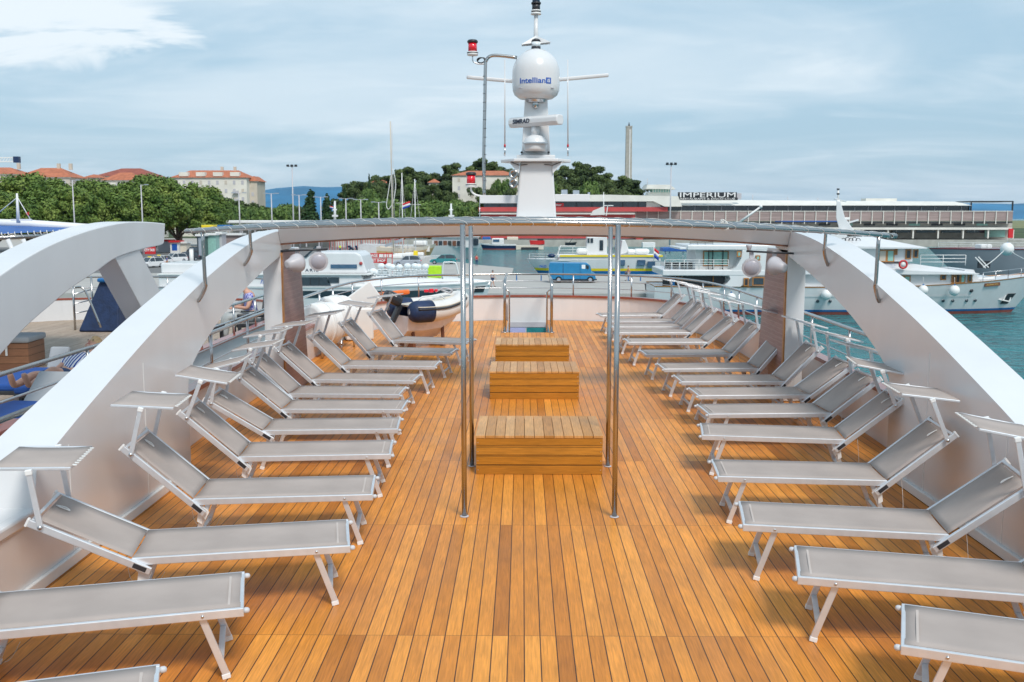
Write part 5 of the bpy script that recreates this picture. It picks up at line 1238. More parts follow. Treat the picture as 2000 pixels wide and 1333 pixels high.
E_(MB().prism([(X_(1147,Y1),Z_(499,Y1)),(X_(1188,Y1),Z_(499,Y1)),(X_(1188,Y1),Z_(463,Y1)),(X_(1148,Y1),Z_(464,Y1))][::-1], Y1+1.2, Y1+4, 'Y'), 'wheelhouse', M_white, bevel=.1)
for a, b, c, d in ((1149,1153,466,475),(1155,1160,466,475),(1173,1180,470,490)): E_(MB().rect(X_(a,Y1), X_(b,Y1), Y1+1.1, Y1+1.2, Z_(d,Y1), Z_(c,Y1)), 'wheelhouse_window', M_glass)
E_(MB().prism([(X_(1214,Y1),Z_(499,Y1)),(X_(1234,Y1),Z_(494,Y1)),(X_(1224,Y1),Z_(470,Y1)),(X_(1218,Y1),Z_(470,Y1))][::-1], Y1+1.6, Y1+3.6, 'Y'), 'funnel', M_white, bevel=.1)
for a, b, c in ((1128,1150,486),(1228,1245,488),(1243,1272,487)): E_(MB().rect(X_(a,Y1), X_(b,Y1), Y1+1, Y1+3, Z_(497,Y1), Z_(c,Y1)), 'life_raft_case', M_plastic, bevel=.3)
m = MB(); rl(m, [(X_(1092,Y1),Y1+.3,Z_(498.5,Y1)),(X_(1147,Y1),Y1+.3,Z_(498.5,Y1))], 0, 1.1, 1.4, bars=3); rl(m, [eh.pt(t, eh.sheer(t), -1, -.15) for t in (.78,.86,.93,.98)], 0, .7, .9, bars=2); E_(m, 'rail', M_whitem)
m = MB(); m.bar((X_(1090,Y1),Y1+1.4,Z_(499,Y1)), (X_(1096,Y1),Y1+1.4,Z_(481,Y1)), .12, .12); m.bar((X_(1096,Y1),Y1+1.4,Z_(481,Y1)), (X_(1125,Y1),Y1+1.4,Z_(481,Y1)), .08, .08); E_(m, 'deck_frame', M_whitem)
E_(MB().ball(D(1077,500,Y1+.5), .5, 8, (1.1,1,.6)), 'dark_bundle', M_navyh)
nm = 'HALO'; E_(lettering('PALO', .95, .34, lambda u, v, w: Vector((X_(1061,Y1)+u, eh.pt((X_(1061,Y1)-eh.xs)/(eh.xb-eh.xs), Z_(521,Y1), -1, .05).y-w-.1, Z_(521.5,Y1)+v)), depth=.02, bold=.03), 'name_lettering', M_sign)
bo = boat('rowing_dinghy', X_(1118,200), 200, 'small dark rowing dinghy lying above the excursion boat bow', 'boat')
bh = Hull(X_(1104,200), X_(1127,200), 200, 1.2, Z_(474,200), Z_(473,200), rake=.3, zk=Z_(480,200)); bh.band(Z_(480,200), bh.sheer, cap=True).build('hull', M_dark, bo, world=True); MB().cyl(D(1112,475,200), D(1118,466,200), .06, 5).build('oar', M_dark, bo, world=True)
# blue canopied boat behind the yacht stern
bc = boat('canopied_boat', X_(1332,105), 106, 'small boat under a bright blue canopy behind the yacht stern', 'boat')
ch = Hull(X_(1372,105), X_(1296,105), 107, 2.6, Z_(515,105), Z_(512,105), rake=.8); ch.band(ZW-.3, ch.sheer, cap=True).build('hull', M_whitem, bc, world=True)
m = MB().prism([(X_(1297,105),Z_(492,105)),(X_(1366,105),Z_(492,105)),(X_(1367,105),Z_(487,105)),(X_(1340,105),Z_(483,105)),(X_(1299,105),Z_(485,105))][::-1], 105.6, 108.2, 'Y'); m.build('canopy', M_blue, bc, world=True, bevel=.05)
for px in (1300, 1334, 1363): MB().cyl(D(px,516,106), D(px,491,106), .035, 6).build('canopy_post', M_steel2, bc, world=True)
# flag at the excursion boat stern
def flag(px, py, Y, w, h, lab, skew=.3, pole=None):
    c = D(px, py, Y); t = thing('flag', c, 0, lab, 'flag')
    for k, mt_ in enumerate((M_flagr, M_flagw, M_flagb)):
        z0 = h*(1/2-(k+1)/3); v = []
        for i in range(9):
            x = w*i/8; y = .08*w*math.sin(i*1.1); zz_ = skew*x; v += [(x, y, z0+zz_), (x, y, z0+h/3+zz_)]
        MB().add(v, [[2*i, 2*i+2, 2*i+3, 2*i+1] for i in range(8)], True).build('stripe', mt_, t, solid=.01)
    if pole: MB().cyl((0,0,-pole), (0,0,h*.7), .04, 6).build('staff', M_whitem, t)
flag(1277, 493, 136, .7, 1.3, 'red white and blue flag hanging at the stern of the excursion boat', skew=-.8, pole=1.3)
# ---- white passenger ship and wooden ship, left of the steel poles
ps = boat('passenger_ship', X_(885,200), 203, 'white passenger ship with a window row left of the four steel poles', 'ship')
ph = Hull(X_(700,200), X_(940,200), 204, 8, Z_(478,200), Z_(476,200), Z_(481,200), rake=2.5, full=3)
def S2(m, n, mt_, **k): return m.build(n, mt_, ps, world=True, **k)
S2(ph.band(ZW-.3, ph.sheer, cap=True), 'hull', M_white); S2(MB().rect(X_(843,200), X_(932,200), 200.8, 207, Z_(484,200), Z_(461,200)), 'deck_house', M_white)
S2(MB().rect(X_(838,200), X_(936,200), 200.3, 207.6, Z_(464,200), Z_(461.5,200)), 'roof', M_white)
for i in range(7): S2(MB().rect(X_(847+9*i,200), X_(854+9*i,200), 200.5, 200.9, Z_(481,200), Z_(471,200)), 'window', M_glass if i % 2 else M_woodd)
S2(MB().rect(X_(920,200), X_(934,200), 200.5, 200.9, Z_(480,200), Z_(467,200)), 'front_window', M_glass)
ws = boat('wooden_ship', X_(810,188), 190, 'old varnished wooden ship with white deck cover behind the parked cars', 'ship')
wh = Hull(X_(735,188), X_(846,188), 190, 6, Z_(490,188), Z_(484,188), Z_(493,188), rake=1.8)
wh.band(Z_(500,188), wh.sheer, cap=True).build('hull', mk('varnished_planking', (.55,.36,.17), .4, var=.12), ws, world=True); wh.band(ZW-.3, Z_(500,188), off=.02).build('white_bottom', M_whitem, ws, world=True)
wh.band(lambda t: wh.sheer(t), lambda t: wh.sheer(t)+.7, off=-.05).build('bulwark', M_cream, ws, world=True)
m = MB().rect(X_(770,188), X_(838,188), 188.5, 191.5, Z_(492,188), Z_(481,188)); m.build('deck_house', M_creamw, ws, world=True)
for i in range(6): MB().rect(X_(776+9*i,188), X_(780+9*i,188), 188.3, 188.5, Z_(491,188), Z_(485,188)).build('window', M_dark, ws, world=True)
MB().rect(X_(806,188), X_(832,188), 188.2, 191, Z_(481,188), Z_(471,188)).build('deck_cover', M_whitem, ws, world=True, bevel=.3)
MB().bar(D(752,481,188), D(785,469,188), .5, .5).build('boom', M_silver, ws, world=True)
# navy boat and raft with a red tender at the far quay
nb_ = boat('fishing_boat', X_(972,262), 264, 'small navy hulled boat with white cabin at the far quay', 'boat')
nh = Hull(X_(1008,262), X_(938,262), 264, 3, Z_(480,262), Z_(478,262), rake=.8); nh.band(ZW+.3, nh.sheer, cap=True).build('hull', M_navyh, nb_, world=True); nh.band(ZW-.3, ZW+.3, off=.02).build('red_bottom', M_anti, nb_, world=True); nh.band(lambda t: nh.sheer(t)-.05, lambda t: nh.sheer(t)+.3, off=.02).build('white_rail', M_whitem, nb_, world=True)
MB().rect(X_(960,262), X_(984,262), 263, 265, Z_(480,262), Z_(466,262)).build('cabin', M_whitem, nb_, world=True, bevel=.3); MB().rect(X_(963,262), X_(975,262), 262.9, 263.1, Z_(473,262), Z_(468,262)).build('cabin_window', M_glassb, nb_, world=True)
rf = boat('work_raft', X_(1040,262), 264, 'pale wooden work raft moored at the far quay', 'raft'); MB().rect(X_(1008,262), X_(1062,262), 262, 267, ZW+.1, ZW+1.1).build('platform', M_cream, rf, world=True); MB().rect(X_(1018,262), X_(1052,262), 261.8, 262.0, ZW+.1, ZW+.7).build('dark_opening', M_dark, rf, world=True)
rt_ = thing('red_tender', (X_(1048,263), 264, ZW+1.1), 0, 'small red covered boat standing on the pale work raft', 'boat')
rh = Hull(X_(1064,263), X_(1034,263), 265, 1.6, ZW+2.4, ZW+2.5, rake=.3, zk=ZW+1.3); rh.band(ZW+1.3, rh.sheer, cap=True).build('hull', M_red, rt_, world=True); MB().rect(X_(1050,263), X_(1062,263), 264.5, 265.5, ZW+1.2, ZW+2.9).build('engine_box', M_dark, rt_, world=True)
# lying small boats / stacks at the far quay
for k, (px, w_, mt_, lab) in enumerate(((950,16,M_blue,'blue covered crate stack on the far quay'),(1001,22,M_cream,'pale sack pile on the far quay left of the work raft'),(1250,14,M_redband,'brown red net pile on the far quay behind the white tent'))):
    tag(pb(MB(), px-w_/2, px+w_/2, 463, 470, 296, 2).build('cargo_pile', mt_, origin=(X_(px,296),296,ZQ), bevel=.2), lab, 'pile')
t = thing('white_tent', (X_(1268,292), 294, ZQ), 0, 'bright white square tent on the far quay behind the excursion boat', 'tent'); pb(MB(), 1256, 1281, 474, 484, 285, 3).build('cover', M_whitem, t, world=True, bevel=.1); 
# yachts' masts rising above the beam
def sail(px, yt, Y, lab, r=.08, mt_=M_whitem, spread=10, sp=None, zb=None, x2=None):
    x = X_(px, Y); t = thing('sailing_boat', (x, Y, ZW), 0, lab, 'sailing boat')
    h_ = Hull(x-5, x+5.5, Y, 3, ZW+1.3, ZW+1.5, rake=1); h_.band(ZW-.2, h_.sheer, cap=True).build('hull', M_white, t, world=True)
    zt = Z_(yt, Y); MB().cyl((x, Y, ZW+1), (X_(x2 or px, Y), Y, zt), r, 8, r1=r*.6).build('mast', mt_, t, world=True)
    for s in (-1, 1): MB().cyl((x, Y, zt-.2), (x+s*spread*Y/FPX, Y+s*.8, ZW+1.3), .03, 5).build('stay', M_grey, t, world=True)
    if sp: MB().bar((x-1.1, Y, Z_(sp,Y)), (x+1.1, Y, Z_(sp,Y)), .06, .06).build('spreader', M_whitem, t, world=True)
    MB().rect(x-2, x+1.5, Y-.8, Y+.8, ZW+1.3, ZW+2).build('cabin', M_whitem, t, world=True, bevel=.2)
    return t
w1 = sail(768, 237, 175, 'sailing boat with the tallest pale wooden mast rising into the sky', r=.16, mt_=mk('pale_spar', (.55,.50,.42), .5), spread=3, x2=765)
m = MB().tube(smooth_curve([D(765,335,175), D(757,385,175), D(755,402,175), D(759,409,175), D(767,398,175)], 4), .07, 6); m.build('hanging_line', M_rope, w1, world=True)
MB().tube(smooth_curve([D(767,330,175), D(773,360,175), D(768,398,175)], 4), .07, 6).build('hanging_line', M_rope, w1, world=True)
sail(786, 338, 182, 'sailing boat with a white mast just right of the tall wooden one', sp=397, r=.12); sail(811, 350, 186, 'sailing boat whose white mast is the rightmost of the three near the trees', spread=17, sp=400, r=.12)
flag(786, 404, 170, 1.3, .95, 'red white and blue flag flying between the two white sailing masts', skew=.35)
flag(644, 405, 190, .7, .5, 'tiny red and white flag beside a white boat mast', skew=-.2)
for px, yt, Y, lab in ((654,393,190,'white instrument mast of a boat left of the dark cypress bush'),(881,398,205,'short white radar mast seen left of the steel poles above the beam')):
    t = thing('boat_mast', (X_(px,Y), Y, Z_(440,Y)), 0, lab, 'mast'); MB().cyl(D(px,440,Y), D(px,yt,Y), .3, 8, r1=.18).build('column', M_white, t, world=True)
    MB().bar(D(px-5,422,Y), D(px+6,422,Y), .5, .35).build('radar_bar', M_white, t, world=True); MB().bar(D(px-4,410,Y), D(px+4,410,Y), .3, .25).build('lamp_bar', M_whitem, t, world=True)
t = thing('bow_pennant', D(1170,414,150), 0, 'pale triangular cover and thin mast of a craft right of the radar mast foot', 'boat gear')
MB().add([D(1153,421,150), D(1158,412,150), D(1180,403,150), D(1181,420,150)], [[0,1,2,3]]).build('cover', M_creamw, t, world=True, solid=.3)
MB().cyl(D(1179,421,150), D(1179,376,150), .12, 6, r1=.06).build('mast', M_whitem, t, world=True); MB().bar(D(1178,402,150), D(1198,402,150), .12, .12).build('spar', M_whitem, t, world=True); MB().bar(D(1187,402,150), D(1184,422,150), .12, .12).build('strut', M_whitem, t, world=True)
t = thing('loading_boom', D(1445,433,180), 0, 'slanted white boom pointing up right above the beam', 'boom'); MB().cyl(D(1445,434,180), D(1485,405,180), .22, 8, r1=.16).build('boom', M_whitem, t, world=True); MB().ball(D(1486,404,180), .3, 8).build('boom_tip', M_whitem, t, world=True)
tag(pb(MB(), 1530, 1648, 432, 434, 150, 5).build('awning_sheet', M_blue, origin=(X_(1590,150),150,Z_(433,150)), bevel=.05), 'thin blue awning sheet seen left of the yacht mast fin', 'awning')
# ---- white cruise catamaran on the left
Y2 = 74.0
ct = boat('cruise_catamaran', X_(720,Y2), Y2+3, 'long white cruise catamaran with dark window bands behind our dinghy', 'boat')
def c2(m, n, mt_, **k): return m.build(n, mt_, ct, world=True, **k)
xh = lambda px: X_(px, Y2); zh = lambda py: Z_(py, Y2)
chl = Hull(xh(300), xh(958), Y2+3.2, 6.4, zh(562), zh(556), zh(562), rake=1.5, stern=.98, full=4.5)
c2(chl.band(ZW-.3, chl.sheer, cap=True), 'hull', M_white); c2(chl.band(zh(583), zh(569), off=.03, t0=.35, t1=.90), 'window_band', M_glass)
c2(chl.band(lambda t: chl.sheer(t)-.03, lambda t: chl.sheer(t)+.06, off=.05), 'deck_edge', M_whitem)
c2(chl.band(zh(576), zh(564), off=.05, t0=.955, t1=.985), 'bow_recess', M_dark)
m = MB(); n = 20; vs = []
for i in range(n+1):
    px = 690+13.2*i; k = 1-(i/n)**2.5
    for j in range(7): a = math.pi*j/6; vs.append((xh(px), Y2+3.2-3.0*math.cos(a)*max(.1, k), zh(562)+(zh(541)-zh(562))*math.sin(a)**.7*(.4+.6*k)))
c2(m.add(vs, [[i*7+j, (i+1)*7+j, (i+1)*7+j+1, i*7+j+1] for i in range(n) for j in range(6)], True), 'foredeck', M_white)
c2(MB().prism([(xh(300),zh(562)),(xh(715),zh(562)),(xh(700),zh(538)),(xh(300),zh(538))], Y2+.4, Y2+6, 'Y'), 'lower_saloon', M_white, bevel=.08)
c2(MB().prism([(xh(575),zh(559.5)),(xh(642),zh(559.5)),(xh(634),zh(543)),(xh(575),zh(543))], Y2+.33, Y2+.45, 'Y'), 'saloon_windows', M_glass)
c2(MB().rect(xh(636), xh(658), Y2+.33, Y2+.45, zh(554), zh(543)), 'saloon_end_window', M_glass)
for i in range(3): c2(MB().rect(xh(584+17*i), xh(585+17*i), Y2+.30, Y2+.36, zh(559), zh(543)), 'window_mullion', M_dark)
c2(MB().rect(xh(300), xh(720), Y2+.2, Y2+6.2, zh(538.5), zh(536)), 'side_deck', M_whitem)
c2(MB().prism([(xh(560),zh(536)),(xh(712),zh(536)),(xh(700),zh(500)),(xh(690),zh(494)),(xh(612),zh(494)),(xh(588),zh(503)),(xh(560),zh(520))], Y2+.8, Y2+5.6, 'Y'), 'wheelhouse', M_white, bevel=.12)
c2(MB().rect(xh(640), xh(692), Y2+.72, Y2+.82, zh(526), zh(518)), 'wheelhouse_window', M_glassb)
c2(MB().prism([(xh(586),zh(504)),(xh(592),zh(504)),(xh(617),zh(481)),(xh(612),zh(481))], Y2+.7, Y2+.8, 'Y'), 'windscreen_bar', M_glass)
c2(MB().prism([(xh(300),zh(536)),(xh(560),zh(536)),(xh(560),zh(520)),(xh(480),zh(518)),(xh(300),zh(516))], Y2+1, Y2+5.6, 'Y'), 'aft_house', M_white, bevel=.1)
c2(lettering('ARIL', 1.0, .22, lambda u, v, w: Vector((xh(602)+u, Y2+.78-w, zh(529.5)+v)), depth=.01, bold=.012, spacing=1.3), 'name_lettering', M_txtd)
c2(lettering('hanu', 1.05, .40, lambda u, v, w: Vector((xh(516)+u, Y2+.38-w, zh(550.5)+v)), depth=.01, shear=.3), 'side_lettering', M_sign)
c2(MB().tube(smooth_curve([D(864,545,Y2), D(866,516,Y2), D(872,513,Y2), D(885,513,Y2), D(891,517,Y2), D(897,543,Y2)], 4), .06, 8), 'white_hoop', M_whitem)
c2(MB().lathe((xh(700), Y2+.76, zh(516)), [(.13,0),(.13,.04),(.001,.05)], 16, axis=(0,-1,0)), 'round_badge', M_redband)
# clear plastic chairs stacked on its foredeck
def clear_stack(px, py, lab):
    c = D(px, py, Y2+2); t = thing('chair_stack', (c.x, c.y, zh(548)), 0, lab, 'stacked chairs', 'clear chair stacks on the catamaran foredeck')
    for s in (-.28, .28): MB().ball((c.x+s, c.y, c.z), .3, 8, (.95,.8,.75)).build('chair_back', M_glassw, t, world=True)
    m = MB()
    for k in range(4): m.rect(c.x-.5, c.x+.5, c.y-.3, c.y+.3, c.z-.30-.12*k, c.z-.25-.12*k)
    m.build('stacked_seats', M_glassw, t, world=True)
    for s in (-.35, -.1, .15, .4): MB().cyl((c.x+s, c.y-.2, zh(552)), (c.x+s, c.y-.2, c.z-.2), .04, 6).build('leg', M_glassw, t, world=True)
for i, (px, py) in enumerate(((722,530),(745,533),(752,520),(773,522),(787,534),(803,520),(824,521))): clear_stack(px, py, '%s stack of clear plastic chairs from the left on the catamaran foredeck' % NORD[i])
c = D(849, 531, Y2+2.4); tag(MB().box(c, (1.05,.8,.92)).build('lime_cover', M_lime, origin=c, bevel=.06), 'lime green fabric covered crate on the catamaran foredeck', 'crate')
c = D(925, 543, 88.5)

# ================================================================ vehicles
def wheel(t, x, y, r, w_=.2):
    w = MB().lathe((x, y, r), [(r*.6,-w_/2),(r*.97,-w_/2),(r,-w_/2+.03),(r,w_/2-.03),(r*.97,w_/2),(r*.6,w_/2)], 20, axis=(0,1,0)).build('wheel', M_black, t)
    MB().lathe((x, y-math.copysign(0,-y), r), [(r*.55,-w_/2-.01),(r*.6,-w_/2+.02),(r*.6,w_/2-.02),(r*.55,w_/2+.01)], 14, axis=(0,1,0)).build('rim', M_silver, w)
def car(name, x, y, rz, paint, label, group=None, taxi=False, L_=4.1, hatch=True, z=ZQ+.004):
    t = thing(name, (x, y, z), rz, label, 'car', group); h = L_/2
    low = [(-h,.30),(-h+.04,.72),(-h+.2,.88),(h*.42,.86),(h*.9,.70),(h,.52),(h,.28),(h*.74,.20),(-h*.75,.20)]
    MB().prism(low[::-1], -.84, .84, 'Y').build('body', paint, t, bevel=.07)
    top = [(-h+.12,.86),(-h+.42,1.40),(-h+1.0,1.46),(.25,1.42),(h*.47,.86)] if hatch else [(-h+.75,.86),(-h+1.25,1.38),(.1,1.42),(h*.45,.86)]
    vs = [(a, s*(.80 if b < 1 else .62), b) for s in (-1, 1) for a, b in top]; n = len(top)
    MB().add(vs, [list(range(n)), list(range(n, 2*n))[::-1]]+[[i, i+n, (i+1) % n+n, (i+1) % n] for i in range(n)]).build('cabin_glass', M_glass, t, bevel=.04)
    rp_ = [p for p in top if p[1] > 1.3]; MB().add([(a, s*.60, b+.012) for s in (-1, 1) for a, b in rp_], [[i, i+1, i+1+len(rp_), i+len(rp_)] for i in range(len(rp_)-1)]).build('roof', paint, t, solid=.03)
    m = MB()
    for s in (-1, 1):
        for q in range(len(top)):
            a, b = top[q], top[(q+1) % n]
            if q < n-1: m.bar((a[0], s*(.80 if a[1] < 1 else .62), a[1]), (b[0], s*(.80 if b[1] < 1 else .62), b[1]), .05, .05)
        m.bar((-.35, s*.80, .86), (-.30, s*.62, 1.42), .06, .05)
    m.build('pillars', paint, t)
    for a in (-h*.62, h*.64):
        for s in (-1, 1): wheel(t, a, s*.74, .30)
    for s in (-1, 1):
        MB().box((h-.05, s*.62, .62), (.08,.3,.14)).build('headlight', M_glassw, t, bevel=.02); MB().box((-h+.02, s*.68, .74), (.05,.2,.16)).build('tail_light', M_redlens, t)
        MB().box((h*.36, s*.92, .92), (.10,.14,.10)).build('mirror', paint, t, bevel=.02)
    MB().box((h-.0, 0, .42), (.03, .9, .14)).build('grille', M_dark, t)
    if taxi: MB().box((0,0,1.52), (.22,.55,.14)).build('taxi_sign', M_yellow, t, bevel=.03)
    return t
def gp(px, py): return G(px, py, ZQ)
p = gp(293, 523); car('taxi', p.x, p.y, rad(-118), M_wcar, 'leftmost white taxi with yellow roof sign, partly behind the arch strut', 'white taxis on the quay road', True)
p = gp(311, 519); car('taxi', p.x, p.y, rad(-112), M_wcar, 'middle white taxi with yellow roof sign', 'white taxis on the quay road', True)
p = gp(340, 513); car('taxi', p.x, p.y, rad(-128), M_wcar, 'right white taxi, no sign on its roof, beside the dark car', 'white taxis on the quay road')
p = gp(364, 510); car('parked_car', p.x, p.y, rad(-120), M_dcar, 'dark car parked right of the white taxis', None)
p = gp(358, 500); car('parked_car', p.x, p.y+6, rad(-100), M_dcar, 'black car in the second row behind the white taxis', None)
p = gp(796, 519); car('silver_hatchback', p.x, p.y, rad(182), M_silver, 'silver blue hatchback parked before the wooden ship', None, z=ZQ+.002)
p = gp(866, 516); car('green_car', p.x, p.y, rad(180), M_teal, 'teal green old car parked before the passenger ship', None, z=ZQ+.002)
p = gp(812, 512); tag(MB().box((p.x, p.y, ZQ+.9), (.9,.7,1.8), taper=.7).build('yellow_bollard', M_yellow, origin=(p.x,p.y,ZQ), bevel=.08), 'yellow slanting object just right of the silver hatchback', 'cover')
c = gp(905, 535)
t = thing('covered_scooter', (X_(925,96), 97, ZQ), 0, 'teal covered scooter on the quay right of the steel poles', 'scooter'); MB().box((0,0,.75), (1.0,.5,.55)).build('cover', M_teal, t, bevel=.1)
for s in (-.55, .55): MB().lathe((s,0,.28), [(.15,-.05),(.28,-.06),(.28,.06),(.15,.05)], 16, axis=(0,1,0)).build('wheel', M_black, t)
# van
c = gp(1080, 552); t = thing('van', (gp(1119,553).x, gp(1119,553).y+1, ZQ), 0, 'bright blue box van standing on the quay', 'van')
def vpx(px): return X_(px, t.location.y-1)-t.location.x
vz = lambda py: Z_(py, t.location.y-1)-ZQ
body = [(vpx(1073),vz(543)),(vpx(1073),vz(517)),(vpx(1075),vz(513)),(vpx(1148),vz(514)),(vpx(1153),vz(519)),(vpx(1156),vz(530)),(vpx(1164),vz(535)),(vpx(1165),vz(546)),(vpx(1073),vz(546))]
MB().prism(body, -.98, .98, 'Y').build('body', M_lblue, t, bevel=.06)
MB().prism([(vpx(1137),vz(525)),(vpx(1144),vz(525.5)),(vpx(1144),vz(517.5)),(vpx(1137),vz(517.5))], -.995, .995, 'Y').build('side_window', M_glassw, t)
MB().prism([(vpx(1145),vz(525.5)),(vpx(1150.5),vz(526)),(vpx(1148.5),vz(518)),(vpx(1145),vz(517.8))], -.992, .992, 'Y').build('quarter_window', M_glass, t)
MB().add([(vpx(1153.2),-.85,vz(519)),(vpx(1156.4),-.85,vz(530)),(vpx(1156.4),.85,vz(530)),(vpx(1153.2),.85,vz(519))], [[0,1,2,3]]).build('windscreen', M_glass, t, solid=.03)
m = MB(); m.rect(vpx(1074), vpx(1162), -.9, .9, vz(550), vz(546)); m.build('chassis', M_dark, t)
MB().rect(vpx(1160), vpx(1167), -.95, .95, vz(548), vz(545)).build('bumper', M_dark, t, bevel=.03)
for px in (1092, 1154):
    for s in (-1, 1): wheel(t, vpx(px), s*.86, .36, .24)
for s in (-1, 1): MB().box((vpx(1165), s*.7, vz(540)), (.06,.25,.2)).build('headlight', M_glassw, t); MB().box((vpx(1150), s*1.1, vz(522)), (.06,.12,.35)).build('mirror', M_dark, t)
MB().rect(vpx(1100), vpx(1101), -.99, .99, vz(545), vz(515)).build('panel_seam', M_navyh, t); MB().rect(vpx(1133.6), vpx(1134.2), -.99, .99, vz(545), vz(515)).build('panel_seam', M_navyh, t)
for i, px in enumerate((1009, 1057, 1227, 1251)):
    p = gp(px, 549); tag(MB().lathe((p.x,p.y,ZQ), [(.09,0),(.07,.04),(.06,.55),(.075,.60),(.001,.65)], 12).build('bollard', M_hullb, origin=(p.x,p.y,ZQ)), '%s short blue bollard from the left along the quay edge' % NORD[i], 'bollard', 'short blue bollards on the quay')
p = gp(1265, 569); t = thing('litter_bin', (p.x, p.y, ZQ), 0, 'black litter bin on the quay near the railing', 'bin'); MB().lathe((0,0,0), [(.22,0),(.28,.5),(.30,.62)], 16).build('bin_body', M_dark, t); MB().lathe((0,0,.62), [(.32,0),(.34,.05),(.2,.14),(.001,.16)], 16).build('lid', M_dark, t)
# quay kiosks, signs and shelters on the left
def kiosk(px0, px1, py0, py1, Y, mt_, lab, top=None, nm='kiosk', win_=None):
    t = thing(nm, (X_((px0+px1)/2,Y), Y, ZQ), 0, lab, nm.replace('_', ' '))
    x0, x1 = X_(px0,Y), X_(px1,Y); MB().rect(x0, x1, Y, Y+2.5, ZQ, Z_(py0,Y)).build('wall', mt_, t, world=True)
    MB().rect(x0-.2, x1+.2, Y-.4, Y+2.7, Z_(py0,Y), Z_(py0,Y)+.35).build('roof', top or M_whitem, t, world=True)
    if win_: MB().rect(x0+(x1-x0)*.2, x1-(x1-x0)*.2, Y-.05, Y+.05, Z_(py1,Y), Z_(py0+3,Y)).build('poster', win_, t, world=True)
    return t
kiosk(330, 347, 474, 490, 200, M_whitem, 'white kiosk with red roof and blue poster behind the taxis', M_red, win_=M_sign)
kiosk(349, 362, 476, 492, 201, M_cream, 'cream kiosk standing right of the blue poster kiosk'); kiosk(306, 330, 472, 492, 206, M_grey, 'long grey kiosk left of the red roofed kiosk', M_red)
kiosk(383, 397, 462, 500, 170, M_glass, 'dark glass advertising column left of the bracket leg', nm='advert_column', win_=M_silver)
kiosk(404, 420, 460, 492, 172, M_glassg, 'green glass bus shelter beside the bracket leg', nm='bus_shelter'); kiosk(423, 432, 458, 492, 174, M_grey, 'grey narrow shelter right of the green glass one', nm='shelter_booth'); kiosk(434, 470, 460, 485, 180, M_mesh, 'reddish open stall under the lashed bow end', nm='market_stall')
t = thing('red_banner', (X_(288,150), 150, ZQ), 0, 'red banner with white letters behind the taxis', 'banner'); pb(MB(), 276, 300, 482, 497, 150, .3).build('panel', M_red, t, world=True); lettering('CITY TAXI', 1.5, .42, lambda u, v, w: Vector((X_(289,150)+u, 149.97-w, Z_(489,150)+v)), depth=.02, bold=.03).build('lettering', M_txtw, t, world=True); pb(MB(), 277, 278, 497, 515, 150, .1).build('post', M_grey, t, world=True)
t = thing('white_cylinder', (X_(371,140), 140, ZQ), 0, 'white round column standing right of the parked dark car', 'column'); MB().cyl((0,0,0), (0,0,Z_(487,140)-ZQ), .28, 16).build('column', M_whitem, t); MB().cyl((0,0,Z_(487,140)-ZQ), (0,0,Z_(486,140)-ZQ), .31, 16).build('cap', M_grey, t)
t = thing('blue_table', (X_(365,118), 118, ZQ), 0, 'blue topped table stand between the white column and our arch', 'table'); MB().rect(X_(348,118), X_(383,118), 117.5, 119, Z_(514.5,118), Z_(512,118)).build('table_top', M_sign, t, world=True)
for px in (352, 362, 372, 381): MB().cyl((X_(px,118),118,ZQ),(X_(px,118),118,Z_(514,118)), .06, 6).build('leg', M_dark, t, world=True)
# red lattice billboard behind the catamaran
t = thing('red_billboard', (X_(735,104), 104, ZQ), 0, 'red lattice billboard with white lettering above the catamaran foredeck', 'billboard')
def R2(m, n, mt_): return m.build(n, mt_, t, world=True)
R2(pb(MB(), 704, 754, 505.5, 514, 104, .1), 'lower_panel', M_red); R2(pb(MB(), 704, 766, 495, 504, 104, .08), 'upper_panel', M_red); R2(pb(MB(), 740, 757, 514, 524, 104.4, .1), 'side_panel', M_red)
for px in (705, 753, 764): R2(pb(MB(), px, px+1.2, 493, 552, 103.9, .1), 'post', M_red)
R2(pb(MB(), 739, 765, 497, 503, 103.9, .06), 'white_field', M_whitem)
for a in (748, 757): R2(pb(MB(), a, a+1, 495, 504, 103.8, .06), 'lattice_bar', M_red)
R2(lettering('LUGGAGE', 1.65, .30, lambda u, v, w: Vector((X_(721,104)+u, 103.97-w, Z_(499.5,104)+v)), depth=.01, bold=.02), 'lettering', M_txtw)
R2(lettering('TOURIST SHOP', 2.4, .26, lambda u, v, w: Vector((X_(729,104)+u, 103.97-w, Z_(509.5,104)+v)), depth=.01, bold=.02), 'lettering', M_txtw)
